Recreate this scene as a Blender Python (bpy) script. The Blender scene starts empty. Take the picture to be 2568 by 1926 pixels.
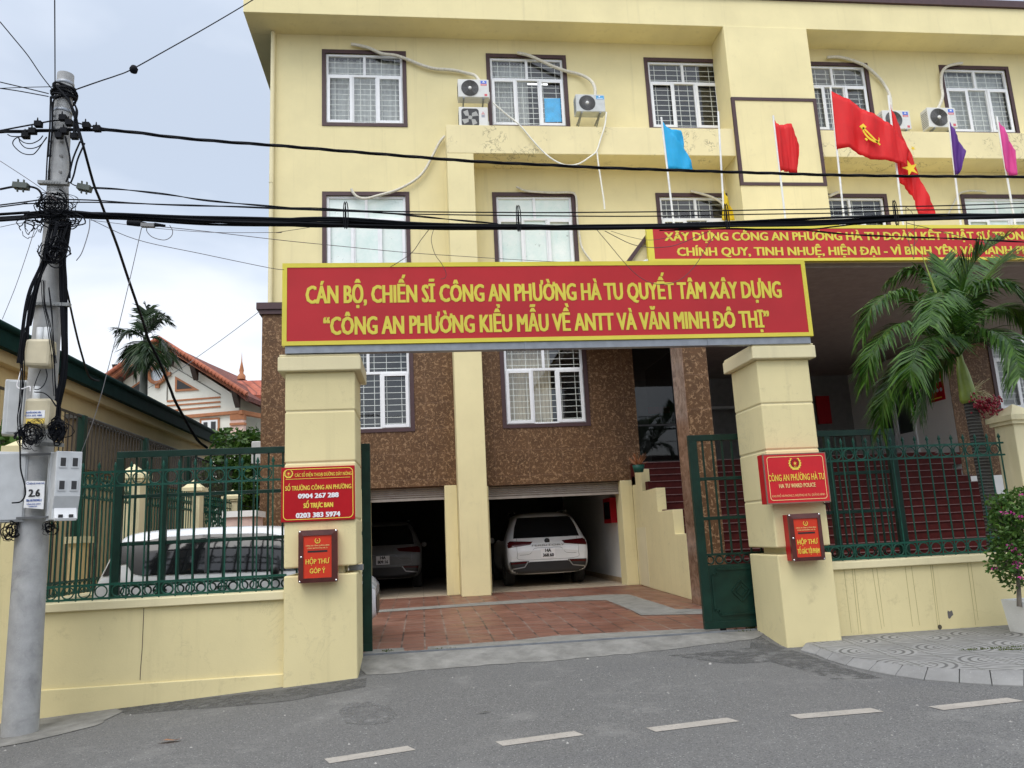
import bpy, bmesh, math, random
from math import sin, cos, pi, radians, sqrt, atan2
from mathutils import Vector, Matrix
from mathutils.bvhtree import BVHTree
from mathutils.geometry import tessellate_polygon

S = bpy.context.scene
COL = S.collection

# ------------------------------------------------------------------ camera
W, H, FPX = 2568.0, 1926.0, 1960.0
YAW, PITCH, ROLL = radians(6.9584), radians(10.8308), radians(-2.749)
EYE = Vector((0.0, 0.0, 1.305))
FWD = Vector((sin(YAW)*cos(PITCH), cos(YAW)*cos(PITCH), sin(PITCH)))
_r0 = Vector((cos(YAW), -sin(YAW), 0.0)); _u0 = _r0.cross(FWD)
RGT = _r0*cos(ROLL) + _u0*sin(ROLL)
UPV = _u0*cos(ROLL) - _r0*sin(ROLL)
cd = bpy.data.cameras.new('camera'); cam = bpy.data.objects.new('camera', cd); COL.objects.link(cam)
cam.matrix_world = Matrix(((RGT.x, UPV.x, -FWD.x, EYE.x), (RGT.y, UPV.y, -FWD.y, EYE.y), (RGT.z, UPV.z, -FWD.z, EYE.z), (0, 0, 0, 1)))
cd.sensor_width = 36.0; cd.lens = 36.0*FPX/W; cd.clip_end = 2000.0; cd.clip_start = 0.05
S.camera = cam

# ------------------------------------------------------------------ sky and light
SUN_EL, SUN_AZ = radians(58), radians(205)      # high, behind and a little left of the camera, veiled by cloud
SUND = Vector((sin(SUN_AZ)*cos(SUN_EL), cos(SUN_AZ)*cos(SUN_EL), sin(SUN_EL)))
wd = bpy.data.worlds.new('World'); S.world = wd; wd.use_nodes = True
nt = wd.node_tree; nt.nodes.clear()
def wn(t, **kw):
    n = nt.nodes.new(t)
    for k, v in kw.items(): setattr(n, k, v)
    return n
wout = wn('ShaderNodeOutputWorld'); add = wn('ShaderNodeAddShader')
sky = wn('ShaderNodeTexSky', sky_type='NISHITA', sun_disc=False, sun_elevation=SUN_EL, sun_rotation=SUN_AZ, air_density=1.0, dust_density=2.5, ozone_density=1.0)
bg1 = wn('ShaderNodeBackground'); bg1.inputs[1].default_value = 0.05
nt.links.new(sky.outputs[0], bg1.inputs[0])
tc = wn('ShaderNodeTexCoord'); mp = wn('ShaderNodeMapping'); mp.inputs['Scale'].default_value = (1.0, 1.0, 1.9)
mp.inputs['Location'].default_value = (0.35, 0.2, 0.1)
nt.links.new(tc.outputs['Generated'], mp.inputs[0])
nz = wn('ShaderNodeTexNoise'); nz.inputs['Scale'].default_value = 2.6; nz.inputs['Detail'].default_value = 5.0; nz.inputs['Roughness'].default_value = 0.48; nz.inputs['Distortion'].default_value = 0.35
nt.links.new(mp.outputs[0], nz.inputs['Vector'])
rp = wn('ShaderNodeValToRGB'); rp.color_ramp.elements[0].position = 0.36; rp.color_ramp.elements[0].color = (0.57, 0.635, 0.73, 1)
rp.color_ramp.elements[1].position = 0.62; rp.color_ramp.elements[1].color = (0.95, 0.96, 0.985, 1)
e = rp.color_ramp.elements.new(0.5); e.color = (0.76, 0.81, 0.885, 1)
nt.links.new(nz.outputs[0], rp.inputs[0])
# an overcast sky is brightest overhead and round the veiled sun
sep = wn('ShaderNodeSeparateXYZ'); nt.links.new(tc.outputs['Generated'], sep.inputs[0])
mr = wn('ShaderNodeMapRange'); mr.interpolation_type = 'SMOOTHSTEP'
for k, v in (('From Min', 0.45), ('From Max', 1.0), ('To Min', 1.0), ('To Max', 1.45)): mr.inputs[k].default_value = v
nt.links.new(sep.outputs['Z'], mr.inputs['Value'])
dt = wn('ShaderNodeVectorMath', operation='DOT_PRODUCT'); dt.inputs[1].default_value = SUND; nt.links.new(tc.outputs['Generated'], dt.inputs[0])
mr2 = wn('ShaderNodeMapRange'); mr2.interpolation_type = 'SMOOTHSTEP'
for k, v in (('From Min', 0.1), ('From Max', 1.0), ('To Min', 1.0), ('To Max', 1.7)): mr2.inputs[k].default_value = v
nt.links.new(dt.outputs['Value'], mr2.inputs['Value'])
mm = wn('ShaderNodeMath', operation='MULTIPLY'); nt.links.new(mr.outputs[0], mm.inputs[0]); nt.links.new(mr2.outputs[0], mm.inputs[1])
mm2 = wn('ShaderNodeMath', operation='MULTIPLY'); nt.links.new(mm.outputs[0], mm2.inputs[0]); mm2.inputs[1].default_value = 0.90
bg2 = wn('ShaderNodeBackground'); nt.links.new(rp.outputs[0], bg2.inputs[0]); nt.links.new(mm2.outputs[0], bg2.inputs[1])
nt.links.new(bg1.outputs[0], add.inputs[0]); nt.links.new(bg2.outputs[0], add.inputs[1]); nt.links.new(add.outputs[0], wout.inputs[0])
sl = bpy.data.lights.new('sun', 'SUN'); sl.energy = 1.3; sl.angle = radians(35); sl.color = (1.0, 0.96, 0.9)
so = bpy.data.objects.new('sun', sl); COL.objects.link(so); so.rotation_euler = (-SUND).to_track_quat('-Z', 'Y').to_euler(); so.location = (0, -20, 40)
S.view_settings.view_transform = 'Standard'; S.view_settings.look = 'None'; S.view_settings.gamma = 1.0
S.view_settings.exposure = 0.08
S.cycles.max_bounces = 8; S.cycles.transparent_max_bounces = 16

# ------------------------------------------------------------------ measuring helpers: photograph pixel -> point on a known plane
ZO = dict(Z1=(0,0),Z2=(0,500),Z3=(0,1000),Z4=(0,1400),Z5=(600,0),Z6=(600,450),Z7=(600,850),Z8=(600,1350),B1=(1200,0),B2=(1200,450),B3=(1200,850),B4=(1200,1350),C5=(1868,0),C6=(1868,450),C7=(1868,850),C8=(1868,1350))
def U(z, x, y): return (ZO[z][0]+x*.31646, ZO[z][1]+y*.31646)
def ray(p): return FWD + RGT*((p[0]-W/2)/FPX) - UPV*((p[1]-H/2)/FPX)
def oy(p, Y): d = ray(p); return EYE + d*(Y/d.y)
def oz(p, Z): d = ray(p); return EYE + d*((Z-EYE.z)/d.z)
def ox(p, X): d = ray(p); return EYE + d*(X/d.x)
def opl(p, q, n): d = ray(p); return EYE + d*((Vector(q)-EYE).dot(n)/d.dot(n))
def pxm(w, Y): return w*Y/FPX                    # width in photograph pixels -> metres at depth Y
def UZ(*a): return [U(*x) for x in a]

# ------------------------------------------------------------------ object helpers
def thing(name, label, cat, loc=(0,0,0), group=None, rz=0.0):
    o = bpy.data.objects.new(name, None); COL.objects.link(o); o.location = loc; o.rotation_euler = (0, 0, rz)
    o.empty_display_size = 0.2; o['label'] = label; o['category'] = cat
    if group: o['group'] = group
    return o
def tag(o, label, cat, group=None):
    o['label'] = label; o['category'] = cat
    if group: o['group'] = group
    return o
def root(o):
    while o.parent: o = o.parent
    return o
class MB:
    def __init__(s): s.v = []; s.f = []; s.m = []; s.sm = []; s.mi = 0
    def add(s, vs, fs, smooth=False):
        b = len(s.v); s.v += [Vector(v) for v in vs]
        for f in fs: s.f.append([i+b for i in f]); s.m.append(s.mi); s.sm.append(smooth)
        return s
    def box(s, x0, x1, y0, y1, z0, z1):
        return s.add([(x0,y0,z0),(x1,y0,z0),(x1,y1,z0),(x0,y1,z0),(x0,y0,z1),(x1,y0,z1),(x1,y1,z1),(x0,y1,z1)],
                     [(0,3,2,1),(4,5,6,7),(0,1,5,4),(1,2,6,5),(2,3,7,6),(3,0,4,7)])
    def quad(s, *p): return s.add(p, [(0,1,2,3)])
    def poly(s, pts): return s.add(pts, [list(range(len(pts)))])
    def prism(s, pts, d):
        n = len(pts); d = Vector(d); a = [Vector(p) for p in pts]; b = [p+d for p in a]
        return s.add(a+b, [list(range(n))[::-1], list(range(n, 2*n))] + [(i, (i+1)%n, n+(i+1)%n, n+i) for i in range(n)])
    def bar(s, a, b, w, d=None, up=(0,0,1)):         # rectangular bar from a to b
        a = Vector(a); b = Vector(b); d = d or w; t = (b-a).normalized(); up = Vector(up)
        if abs(t.dot(up)) > .98: up = Vector((0,1,0))
        x = t.cross(up).normalized()*(w/2); y = x.cross(t).normalized()*(d/2)
        return s.add([a-x-y,a+x-y,a+x+y,a-x+y,b-x-y,b+x-y,b+x+y,b-x+y], [(0,3,2,1),(4,5,6,7),(0,1,5,4),(1,2,6,5),(2,3,7,6),(3,0,4,7)])
    def tube(s, pts, r, n=8, cap=True, closed=False):
        pts = [Vector(p) for p in pts]; k = len(pts); rr = r if hasattr(r, '__len__') else [r]*k; vs = []; prev = None
        for i, p in enumerate(pts):
            if closed: t = pts[(i+1) % k]-pts[i-1]
            else: t = pts[min(i+1, k-1)]-pts[max(i-1, 0)]
            if t.length < 1e-9: t = Vector((0,0,1))
            t.normalize()
            if prev is None:
                u = Vector((0,0,1)) if abs(t.z) < .9 else Vector((0,1,0)); x = t.cross(u).normalized()
            else: x = (prev - t*prev.dot(t)); x = x.normalized() if x.length > 1e-6 else t.orthogonal().normalized()
            prev = x; y = t.cross(x)
            vs += [p + (x*cos(2*pi*j/n) + y*sin(2*pi*j/n))*rr[i] for j in range(n)]
        fs = [(i*n+j, i*n+(j+1)%n, (i+1)*n+(j+1)%n, (i+1)*n+j) for i in range(k-1) for j in range(n)]
        if closed: fs += [((k-1)*n+j, (k-1)*n+(j+1)%n, (j+1)%n, j) for j in range(n)]
        s.add(vs, fs, n > 4)
        if cap and not closed: s.add(vs[:n], [list(range(n))[::-1]]); s.add(vs[-n:], [list(range(n))])
        return s
    def ring(s, c, R, r, nrm=(0,1,0), n=16, m=5):
        nrm = Vector(nrm).normalized(); x = nrm.orthogonal().normalized(); y = nrm.cross(x)
        return s.tube([Vector(c)+(x*cos(2*pi*i/n)+y*sin(2*pi*i/n))*R for i in range(n)], r, m, closed=True)
    def disc(s, c, R, nrm=(0,-1,0), n=20, ry=None):
        nrm = Vector(nrm).normalized(); x = Vector((1,0,0)) if abs(nrm.x) < .9 else Vector((0,1,0)); y = nrm.cross(x).normalized(); x = y.cross(nrm)
        return s.poly([Vector(c)+x*(cos(2*pi*i/n)*R)+y*(sin(2*pi*i/n)*(ry or R)) for i in range(n)])
    def lathe(s, c, prof, axis=(0,0,1), n=20):           # prof: (radius, height)
        c = Vector(c); a = Vector(axis).normalized(); x = a.orthogonal().normalized(); y = a.cross(x); k = len(prof)
        vs = [c + a*h + (x*cos(2*pi*j/n)+y*sin(2*pi*j/n))*r for r, h in prof for j in range(n)]
        return s.add(vs, [(i*n+j, i*n+(j+1)%n, (i+1)*n+(j+1)%n, (i+1)*n+j) for i in range(k-1) for j in range(n)], True)
    def grid(s, rows, smooth=True):
        n = len(rows[0]); vs = [p for r in rows for p in r]
        return s.add(vs, [(i*n+j, i*n+j+1, (i+1)*n+j+1, (i+1)*n+j) for i in range(len(rows)-1) for j in range(n-1)], smooth)
    def build(s, name, mats, parent=None, local=False, bevel=0.0, kind=None):
        me = bpy.data.meshes.new(name); off = Vector((0,0,0)) if (parent is None or local) else root(parent).location.copy()
        me.from_pydata([tuple(v-off) for v in s.v], [], s.f)
        for m in (mats if isinstance(mats, (list, tuple)) else [mats]): me.materials.append(m)
        me.polygons.foreach_set('material_index', s.m); me.polygons.foreach_set('use_smooth', s.sm); me.update()
        o = bpy.data.objects.new(name, me); COL.objects.link(o)
        if parent is not None: o.parent = parent
        if bevel:
            b = o.modifiers.new('bevel', 'BEVEL'); b.width = bevel; b.segments = 2; b.limit_method = 'ANGLE'; b.angle_limit = radians(40)
        if kind: o['kind'] = kind
        return o
def catmull(P, k=6):
    P = [Vector(p) for p in P]
    if len(P) < 3: return [P[0].lerp(P[-1], i/k) for i in range(k+1)]
    out = []
    for i in range(len(P)-1):
        p0 = P[i-1] if i else P[0]*2-P[1]; p1, p2 = P[i], P[i+1]; p3 = P[i+2] if i+2 < len(P) else P[-1]*2-P[-2]
        for j in range(k):
            t = j/k; out.append(.5*((2*p1)+(p2-p0)*t+(2*p0-5*p1+4*p2-p3)*t*t+(3*p1-p0-3*p2+p3)*t**3))
    return out + [P[-1]]

# ------------------------------------------------------------------ materials
class NT:
    def __init__(s, name):
        s.m = bpy.data.materials.new(name); s.m.use_nodes = True; s.t = s.m.node_tree; s.t.nodes.clear()
        s.out = s.t.nodes.new('ShaderNodeOutputMaterial')
    def n(s, t, ins=None, **kw):
        q = s.t.nodes.new(t)
        for k, v in kw.items(): setattr(q, k, v)
        for k, v in (ins or {}).items(): s.set(q.inputs[k], v)
        return q
    def set(s, sock, v):
        if hasattr(v, 'links') or isinstance(v, bpy.types.NodeSocket): s.t.links.new(v, sock)
        else:
            if isinstance(v, (tuple, list)) and len(v) == 3 and sock.type == 'RGBA': v = (*v, 1)
            sock.default_value = v
    def pos(s, sc=(1,1,1), rot=(0,0,0)):
        g = s.n('ShaderNodeNewGeometry'); return s.n('ShaderNodeMapping', {'Vector': g.outputs['Position'], 'Scale': sc, 'Rotation': rot}).outputs[0]
    def noise(s, vec, scale, detail=4, rough=.55, dist=0.0):
        return s.n('ShaderNodeTexNoise', {'Vector': vec, 'Scale': scale, 'Detail': detail, 'Roughness': rough, 'Distortion': dist}).outputs[0]
    def ramp(s, v, a, b, lo=0.0, hi=1.0):
        return s.n('ShaderNodeMapRange', {'Value': v, 'From Min': a, 'From Max': b, 'To Min': lo, 'To Max': hi}).outputs[0]
    def mix(s, f, a, b, mode='MIX'):
        q = s.n('ShaderNodeMix', data_type='RGBA', blend_type=mode); s.set(q.inputs[0], f); s.set(q.inputs[6], a); s.set(q.inputs[7], b); return q.outputs[2]
    def math(s, op, a, b=0.0, c=0.0): 
        q = s.n('ShaderNodeMath', operation=op); s.set(q.inputs[0], a); s.set(q.inputs[1], b); s.set(q.inputs[2], c); return q.outputs[0]
    def bump(s, h, st=.3, d=.01): return s.n('ShaderNodeBump', {'Height': h, 'Strength': st, 'Distance': d}).outputs[0]
    def bsdf(s, col, rough=.6, normal=None, **kw):
        b = s.n('ShaderNodeBsdfPrincipled', {'Base Color': col, 'Roughness': rough})
        for k, v in kw.items(): s.set(b.inputs[k.replace('_', ' ')], v)
        if normal is not None: s.set(b.inputs['Normal'], normal)
        s.t.links.new(b.outputs[0], s.out.inputs[0]); return s.m
def flat(name, col, rough=.5, var=.12, scale=6.0, bump=0.0, **kw):
    q = NT(name); p = q.pos(); v = q.noise(p, scale, 5)
    c = q.mix(q.ramp(v, .3, .7), tuple(x*(1-var) for x in col), tuple(min(1, x*(1+var)) for x in col))
    nb = q.bump(q.noise(p, scale*12, 3), bump, .004) if bump else None
    return q.bsdf(c, rough, nb, **kw)
def paint(name, col, dirt=(.42,.36,.2), amt=.5, streak=.5, crack=0.0):
    """Masonry paint: cloudy tone, faint vertical rain streaks, grime, fine roller grain."""
    q = NT(name); p = q.pos(); v = q.noise(p, .9, 6, .6)
    c = q.mix(q.ramp(v, .3, .7), tuple(x*.93 for x in col), tuple(min(1, x*1.05) for x in col))
    st = q.noise(q.pos((5.0, 5.0, .22)), 1.0, 5, .65); sm = q.math('MULTIPLY', q.ramp(st, .56, .78), streak)
    c = q.mix(sm, c, tuple(col[i]*.72+dirt[i]*.1 for i in range(3)))
    g = q.noise(p, 3.2, 8, .72); gm = q.math('MULTIPLY', q.ramp(g, .6, .8), amt)
    c = q.mix(gm, c, dirt)
    sp = q.n('ShaderNodeTexVoronoi', {'Vector': p, 'Scale': 9.0, 'Randomness': 1.0}).outputs['Distance']
    c = q.mix(q.math('MULTIPLY', q.ramp(sp, .03, .015), .5*min(1, amt*1.6)), c, (.1, .08, .05))
    if crack:
        cr = q.math('ABSOLUTE', q.math('SUBTRACT', q.noise(p, 2.6, 9, .62, .6), .5))
        msk = q.ramp(q.noise(p, 1.1, 2), .5, .58)
        c = q.mix(q.math('MULTIPLY', q.math('MULTIPLY', q.ramp(cr, .012, .004), msk), crack), c, (.2, .17, .11))
    h = q.math('ADD', q.noise(p, 60, 4), q.math('MULTIPLY', q.noise(p, 7, 4), 1.5))
    return q.bsdf(c, .82, q.bump(h, .18, .006))
M = {}
YEL = (.745, .655, .365)
M['yellow'] = paint('yellow masonry paint', YEL, amt=.34, streak=.6)
M['yellow_beam'] = paint('flaking yellow paint', (.73, .64, .37), (.42, .35, .21), amt=.6, streak=.5, crack=.8)
M['yellow_wall'] = paint('yellow boundary wall paint', (.735, .64, .35), (.36,.30,.17), amt=.6, streak=.6, crack=.12)
M['yellow_trim'] = paint('pale yellow trim paint', (.74, .66, .41), (.42,.36,.23), amt=.4, streak=.55)
M['ochre'] = paint('ochre house paint', (.74, .57, .29), (.4,.3,.16), amt=.2, streak=.3)
M['white_paint'] = paint('white wall paint', (.82,.81,.77), (.42,.40,.36), amt=.25, streak=.25)
M['villa'] = paint('cream villa paint', (.78,.78,.70), (.5,.5,.42), amt=.2, streak=.3)
M['terracotta'] = flat('terracotta trim', (.42,.17,.075), .7)
M['villa_pink'] = flat('pale pink pilaster paint', (.72,.52,.45), .7)
M['purple'] = flat('dark purple brown trim paint', (.055,.024,.026), .55, .15)
M['pvc'] = flat('white window frame', (.78,.79,.80), .35, .04)
M['grille'] = flat('cream window bar paint', (.88,.87,.80), .5, .04)
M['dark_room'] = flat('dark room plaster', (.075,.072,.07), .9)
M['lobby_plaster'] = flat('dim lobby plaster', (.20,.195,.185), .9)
M['grey_room'] = flat('grey room plaster', (.5,.5,.49), .9)
M['curtain'] = flat('pale grey curtain', (.50,.50,.48), .9)
M['curtain_beige'] = flat('beige curtain', (.55,.48,.36), .9)
M['blue_sheet'] = flat('blue plastic sheet', (.0,.42,.80), .4, .2)
M['film'] = NT('frosted window film'); q = M['film']; p = q.pos(); v = q.noise(p, 2.2, 6, .7)
c = q.mix(q.ramp(v, .3, .7), (.60,.74,.69), (.80,.85,.81)); edge = q.math('MULTIPLY', q.ramp(q.noise(p, 5, 8, .75), .62, .68), .75)
M['film'] = q.bsdf(q.mix(edge, c, (.3,.33,.3)), .25, q.bump(q.noise(p, 14, 6, .7), .4, .01))
def glass(name, tint=(.8,.84,.84), refl=(1,1,1), ior=1.75, wav=.06):
    q = NT(name); t = q.n('ShaderNodeBsdfTransparent', {'Color': tint}); g = q.n('ShaderNodeBsdfGlossy', {'Color': refl, 'Roughness': .02})
    p = q.pos(); q.set(g.inputs['Normal'], q.bump(q.noise(p, 1.3, 2), wav, .05))
    r0 = ((ior-1)/(ior+1))**2; fc = q.n('ShaderNodeLayerWeight', {'Blend': .5}).outputs['Facing']; fr = q.math('MULTIPLY_ADD', q.math('POWER', fc, 4.0), 1-r0, r0); mx = q.n('ShaderNodeMixShader', {0: fr, 1: t.outputs[0], 2: g.outputs[0]})
    q.t.links.new(mx.outputs[0], q.out.inputs[0]); return q.m
M['glass'] = glass('window glass', ior=1.7, tint=(.92,.95,.95))
M['glass_dark'] = glass('tinted door glass', (.22,.25,.25), ior=1.45, wav=.01)
M['car_glass'] = flat('dark tinted car glass', (.010,.011,.012), .06, .02)
# brown wormy cladding
q = NT('brown worm pattern cladding'); p = q.pos(); ds = q.n('ShaderNodeTexNoise', {'Vector': p, 'Scale': 5.0, 'Detail': 2}).outputs['Color']
pv = q.n('ShaderNodeVectorMath', {0: p, 1: q.n('ShaderNodeVectorMath', {0: ds, 'Scale': .22}, operation='SCALE').outputs[0]}, operation='ADD').outputs[0]
def ridge(sc, rot, w):
    mpn = q.n('ShaderNodeMapping', {'Vector': pv, 'Rotation': rot, 'Scale': (1, 1, 1)}).outputs[0]
    return q.ramp(q.math('ABSOLUTE', q.math('SUBTRACT', q.noise(mpn, sc, 0.0, .5, .5), .5)), w, w*.25)
l1 = ridge(9.5, (.4,.2,.1), .040); l2 = ridge(11.5, (1.2,.7,.9), .045); l3 = ridge(10.4, (2.0,1.4,.3), .040)
ln = q.math('MAXIMUM', q.math('MAXIMUM', l1, l2), l3)
ln = q.math('MULTIPLY', ln, q.ramp(q.noise(p, 14, 1), .45, .58, .05, 1.0))
bc = q.mix(q.ramp(q.noise(p, 4, 5), .3, .7), (.084,.042,.018), (.128,.065,.028))
cl = q.mix(q.math('MULTIPLY', ln, .62), bc, (.40,.25,.135))
gx = q.n('ShaderNodeSeparateXYZ', {0: p})
def seam(v, step, off, w): return q.ramp(q.math('ABSOLUTE', q.math('SUBTRACT', q.math('FRACT', q.math('ADD', q.math('DIVIDE', v, step), off)), .5)), w/step, w/step*.3)
sm = q.math('MAXIMUM', seam(gx.outputs['X'], .8, .3, .006), seam(gx.outputs['Z'], .6, .1, .006))
cl = q.mix(q.math('MULTIPLY', sm, .45), cl, (.25,.16,.11))
M['cladding'] = q.bsdf(cl, .5, q.bump(ln, .25, .004), Specular_IOR_Level=.25)
q = NT('brown marble'); p = q.pos(); v = q.noise(p, 3.2, 9, .66, 2.2); v2 = q.noise(p, 9, 6, .7, 1.0)
c = q.mix(q.ramp(v, .3, .72), (.11,.055,.03), (.36,.225,.15)); c = q.mix(q.math('MULTIPLY', q.ramp(v2, .56, .72), .5), c, (.46,.33,.25))
M['marble'] = q.bsdf(c, .18)
# paving
q = NT('ribbed red brown clay tiles'); p = q.pos(); br = q.n('ShaderNodeTexBrick', {'Vector': p, 'Color1': (.165,.068,.043), 'Color2': (.225,.094,.060), 'Mortar': (.10,.068,.052), 'Scale': 1.0, 'Mortar Size': .012, 'Mortar Smooth': .15, 'Bias': .0, 'Brick Width': .3, 'Row Height': .3}, offset=0.0)
sx = q.n('ShaderNodeSeparateXYZ', {0: p}); rib = q.math('SINE', q.math('MULTIPLY', sx.outputs['Y'], 2*pi/.10))
c = q.mix(q.math('MULTIPLY', q.ramp(rib, .72, 1.0), .65), br.outputs[0], (.085,.04,.03))
c = q.mix(q.ramp(q.noise(p, 1.2, 6, .65), .45, .8, 0, .35), c, (.28,.17,.125)); c = q.mix(q.ramp(q.noise(p, 5, 6, .7), .62, .85, 0, .5), c, (.20,.13,.10))
mf = q.math('MULTIPLY', br.outputs[1], q.ramp(q.noise(p, 4, 3), .3, .6, .45, 1.0)); c = q.mix(mf, c, q.mix(q.ramp(q.noise(p, 1.7, 2), .45, .55), (.035,.024,.02), (.24,.17,.135)))
M['tiles'] = q.bsdf(c, q.ramp(q.noise(p, 2, 4), .3, .7, .35, .6), q.bump(rib, .25, .004))
q = NT('beige garage floor'); p = q.pos(); br = q.n('ShaderNodeTexBrick', {'Vector': p, 'Color1': (.52,.43,.32), 'Color2': (.56,.47,.36), 'Mortar': (.35,.29,.22), 'Scale': 1.0, 'Mortar Size': .005, 'Brick Width': .6, 'Row Height': .6}, offset=0.0)
M['garage_floor'] = q.bsdf(br.outputs[0], .25)
def concrete(name, a, b, sc=2.0, bump=.3):
    q = NT(name); p = q.pos(); c = q.mix(q.ramp(q.noise(p, sc, 8, .65), .3, .7), a, b)
    c = q.mix(q.ramp(q.noise(p, sc*.6, 4, .6, 1.0), .55, .75, 0, .55), c, tuple(x*.55 for x in a)); c = q.mix(q.ramp(q.noise(p, sc*22, 3), .62, .7, 0, .4), c, tuple(x*1.35 for x in b))
    return q.bsdf(c, .85, q.bump(q.noise(p, sc*30, 4), bump, .006))
M['concrete'] = concrete('worn concrete', (.125,.122,.112), (.265,.26,.24), 3.4, .7)
M['concrete_band'] = concrete('grey mortar patch', (.15,.145,.128), (.25,.242,.215), 4)
M['pole_concrete'] = concrete('pole concrete', (.30,.305,.305), (.43,.435,.435), 5.5, .5)
M['kerb'] = concrete('grey kerb stone', (.175,.174,.168), (.255,.254,.246), 2.5, .15)
M['ground'] = concrete('bare ground', (.2,.19,.17), (.3,.285,.26), .5)
# asphalt
q = NT('worn asphalt'); p = q.pos(); sp = q.n('ShaderNodeTexVoronoi', {'Vector': p, 'Scale': 130.0}).outputs['Color']
g = q.n('ShaderNodeSeparateColor', {0: sp}).outputs[0]
c = q.mix(q.ramp(g, 0, 1), (.066,.066,.0645), (.170,.169,.163))
c = q.mix(q.ramp(q.noise(p, .55, 6, .6), .35, .7, 0, .5), c, (.13,.129,.124)); c = q.mix(q.ramp(q.noise(p, 1.6, 7, .68), .54, .72, 0, .6), c, (.215,.212,.20))
c = q.mix(q.ramp(q.noise(q.pos((.25,1.6,1)), 1.0, 5), .55, .75, 0, .45), c, (.10,.10,.102))
c = q.mix(q.ramp(g, .975, .99, 0, .7), c, (.38,.38,.36)); c = q.mix(q.ramp(g, .05, .02, 0, .7), c, (.04,.04,.042))
M['asphalt'] = q.bsdf(c, .8, q.bump(q.math('ADD', g, q.noise(p, 40, 3)), .55, .006))
q = NT('worn white road paint'); p = q.pos(); c = q.mix(q.ramp(q.noise(p, 3, 6, .7), .35, .7), (.30,.275,.24), (.40,.37,.325))
c = q.mix(q.ramp(q.noise(p, 45, 5, .75), .54, .64, 0, .8), c, (.17,.17,.17)); M['road_paint'] = q.bsdf(c, .75, q.bump(q.noise(p, 70, 3), .3, .004))
# moulded pavement tile: arcs round alternate corners, rib bars on others
q = NT('moulded grey pavement tiles'); p = q.pos((1/.42,1/.42,1), (0,0,.12)); sx = q.n('ShaderNodeSeparateXYZ', {0: p}); X, Y = sx.outputs['X'], sx.outputs['Y']
fx = q.math('SUBTRACT', q.math('FRACT', X), .5); fy = q.math('SUBTRACT', q.math('FRACT', Y), .5)
hx = q.math('ABSOLUTE', q.math('SUBTRACT', q.math('FRACT', q.math('MULTIPLY', X, .5)), .5)); hy = q.math('ABSOLUTE', q.math('SUBTRACT', q.math('FRACT', q.math('MULTIPLY', Y, .5)), .5))
r = q.math('MULTIPLY', q.math('SQRT', q.math('ADD', q.math('MULTIPLY', hx, hx), q.math('MULTIPLY', hy, hy))), 2.0)
arcs = q.math('MULTIPLY', q.ramp(q.math('SINE', q.math('MULTIPLY', r, 2*pi/.2)), .25, .75), q.ramp(r, .98, .94))
dots = q.math('MULTIPLY', q.math('MULTIPLY', q.ramp(q.math('SINE', q.math('MULTIPLY', X, 2*pi/.17)), 0, .4), q.ramp(q.math('SINE', q.math('MULTIPLY', Y, 2*pi/.17)), 0, .4)), q.ramp(r, .46, .44))
arcs = q.math('MULTIPLY', arcs, q.ramp(r, .44, .46))
bars = q.math('MULTIPLY', q.ramp(q.math('SINE', q.math('MULTIPLY', Y, 2*pi/.22)), .4, .8), q.ramp(r, .94, .98))
gr = q.math('MAXIMUM', q.math('MAXIMUM', arcs, dots), bars)
jn = q.math('MAXIMUM', q.ramp(q.math('ABSOLUTE', fx), .478, .492), q.ramp(q.math('ABSOLUTE', fy), .478, .492))
pw = q.pos(); c = q.mix(q.ramp(q.noise(pw, 1.4, 7, .65), .3, .7), (.20,.20,.195), (.29,.288,.275)); c = q.mix(q.math('MULTIPLY', gr, 1.0), c, (.095,.095,.092)); c = q.mix(q.math('MULTIPLY', jn, .8), c, (.085,.09,.07))
M['pavement'] = q.bsdf(c, .8, q.bump(q.math('SUBTRACT', 1.0, q.math('MAXIMUM', gr, jn)), .5, .01))
M['step'] = flat('polished dark red granite steps', (.075,.013,.011), .55, .2, 9, Specular_IOR_Level=.1)
M['step_edge'] = flat('worn step nosing', (.22,.13,.12), .4, .2, 9)
M['steel_green'] = flat('dark green gloss paint', (.006,.030,.021), .40, .25, Specular_IOR_Level=.3)
M['fence_green'] = flat('green fence paint', (.009,.068,.047), .45, .3, 9, Specular_IOR_Level=.3)
M['black_iron'] = flat('rusty black iron', (.035,.028,.022), .6, .3, 9)
M['steel'] = flat('galvanised steel', (.27,.29,.32), .4, .15, 8, Metallic=.5)
M['shutter'] = flat('grey brown roller shutter', (.34,.30,.26), .4)
M['sign_red'] = flat('sun faded red sign vinyl', (.47,.020,.026), .42, .10, 1.2, Specular_IOR_Level=.3)
M['plate_red'] = flat('deep red sign plate', (.42,.006,.012), .35, .05, Specular_IOR_Level=.3)
M['box_red'] = flat('red orange sign panel', (.60,.045,.02), .35, .05, Specular_IOR_Level=.3)
M['sign_yellow'] = flat('yellow green sign vinyl', (.70,.60,.055), .4, .06, 2)
M['gold'] = flat('gold yellow lettering', (.82,.62,.08), .4, .05)
M['gold_pale'] = flat('pale gold lettering', (.84,.62,.26), .4, .05)
M['white'] = flat('white lettering', (.85,.84,.86), .4, .03)
M['ink'] = flat('black ink', (.012,.012,.014), .5)
M['ink_blue'] = flat('blue ink', (.04,.11,.42), .5)
M['wood'] = flat('dark red brown wood frame', (.085,.022,.018), .3, .25, 7)
M['chrome'] = flat('chrome', (.75,.75,.75), .15, .03, Metallic=1.0)
M['black'] = flat('black rubber', (.012,.012,.013), .6)
M['cable'] = flat('black cable sheath', (.007,.008,.011), .7, .2, Specular_IOR_Level=.12)
M['wire_grey'] = flat('grey wire', (.30,.30,.33), .5)
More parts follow.
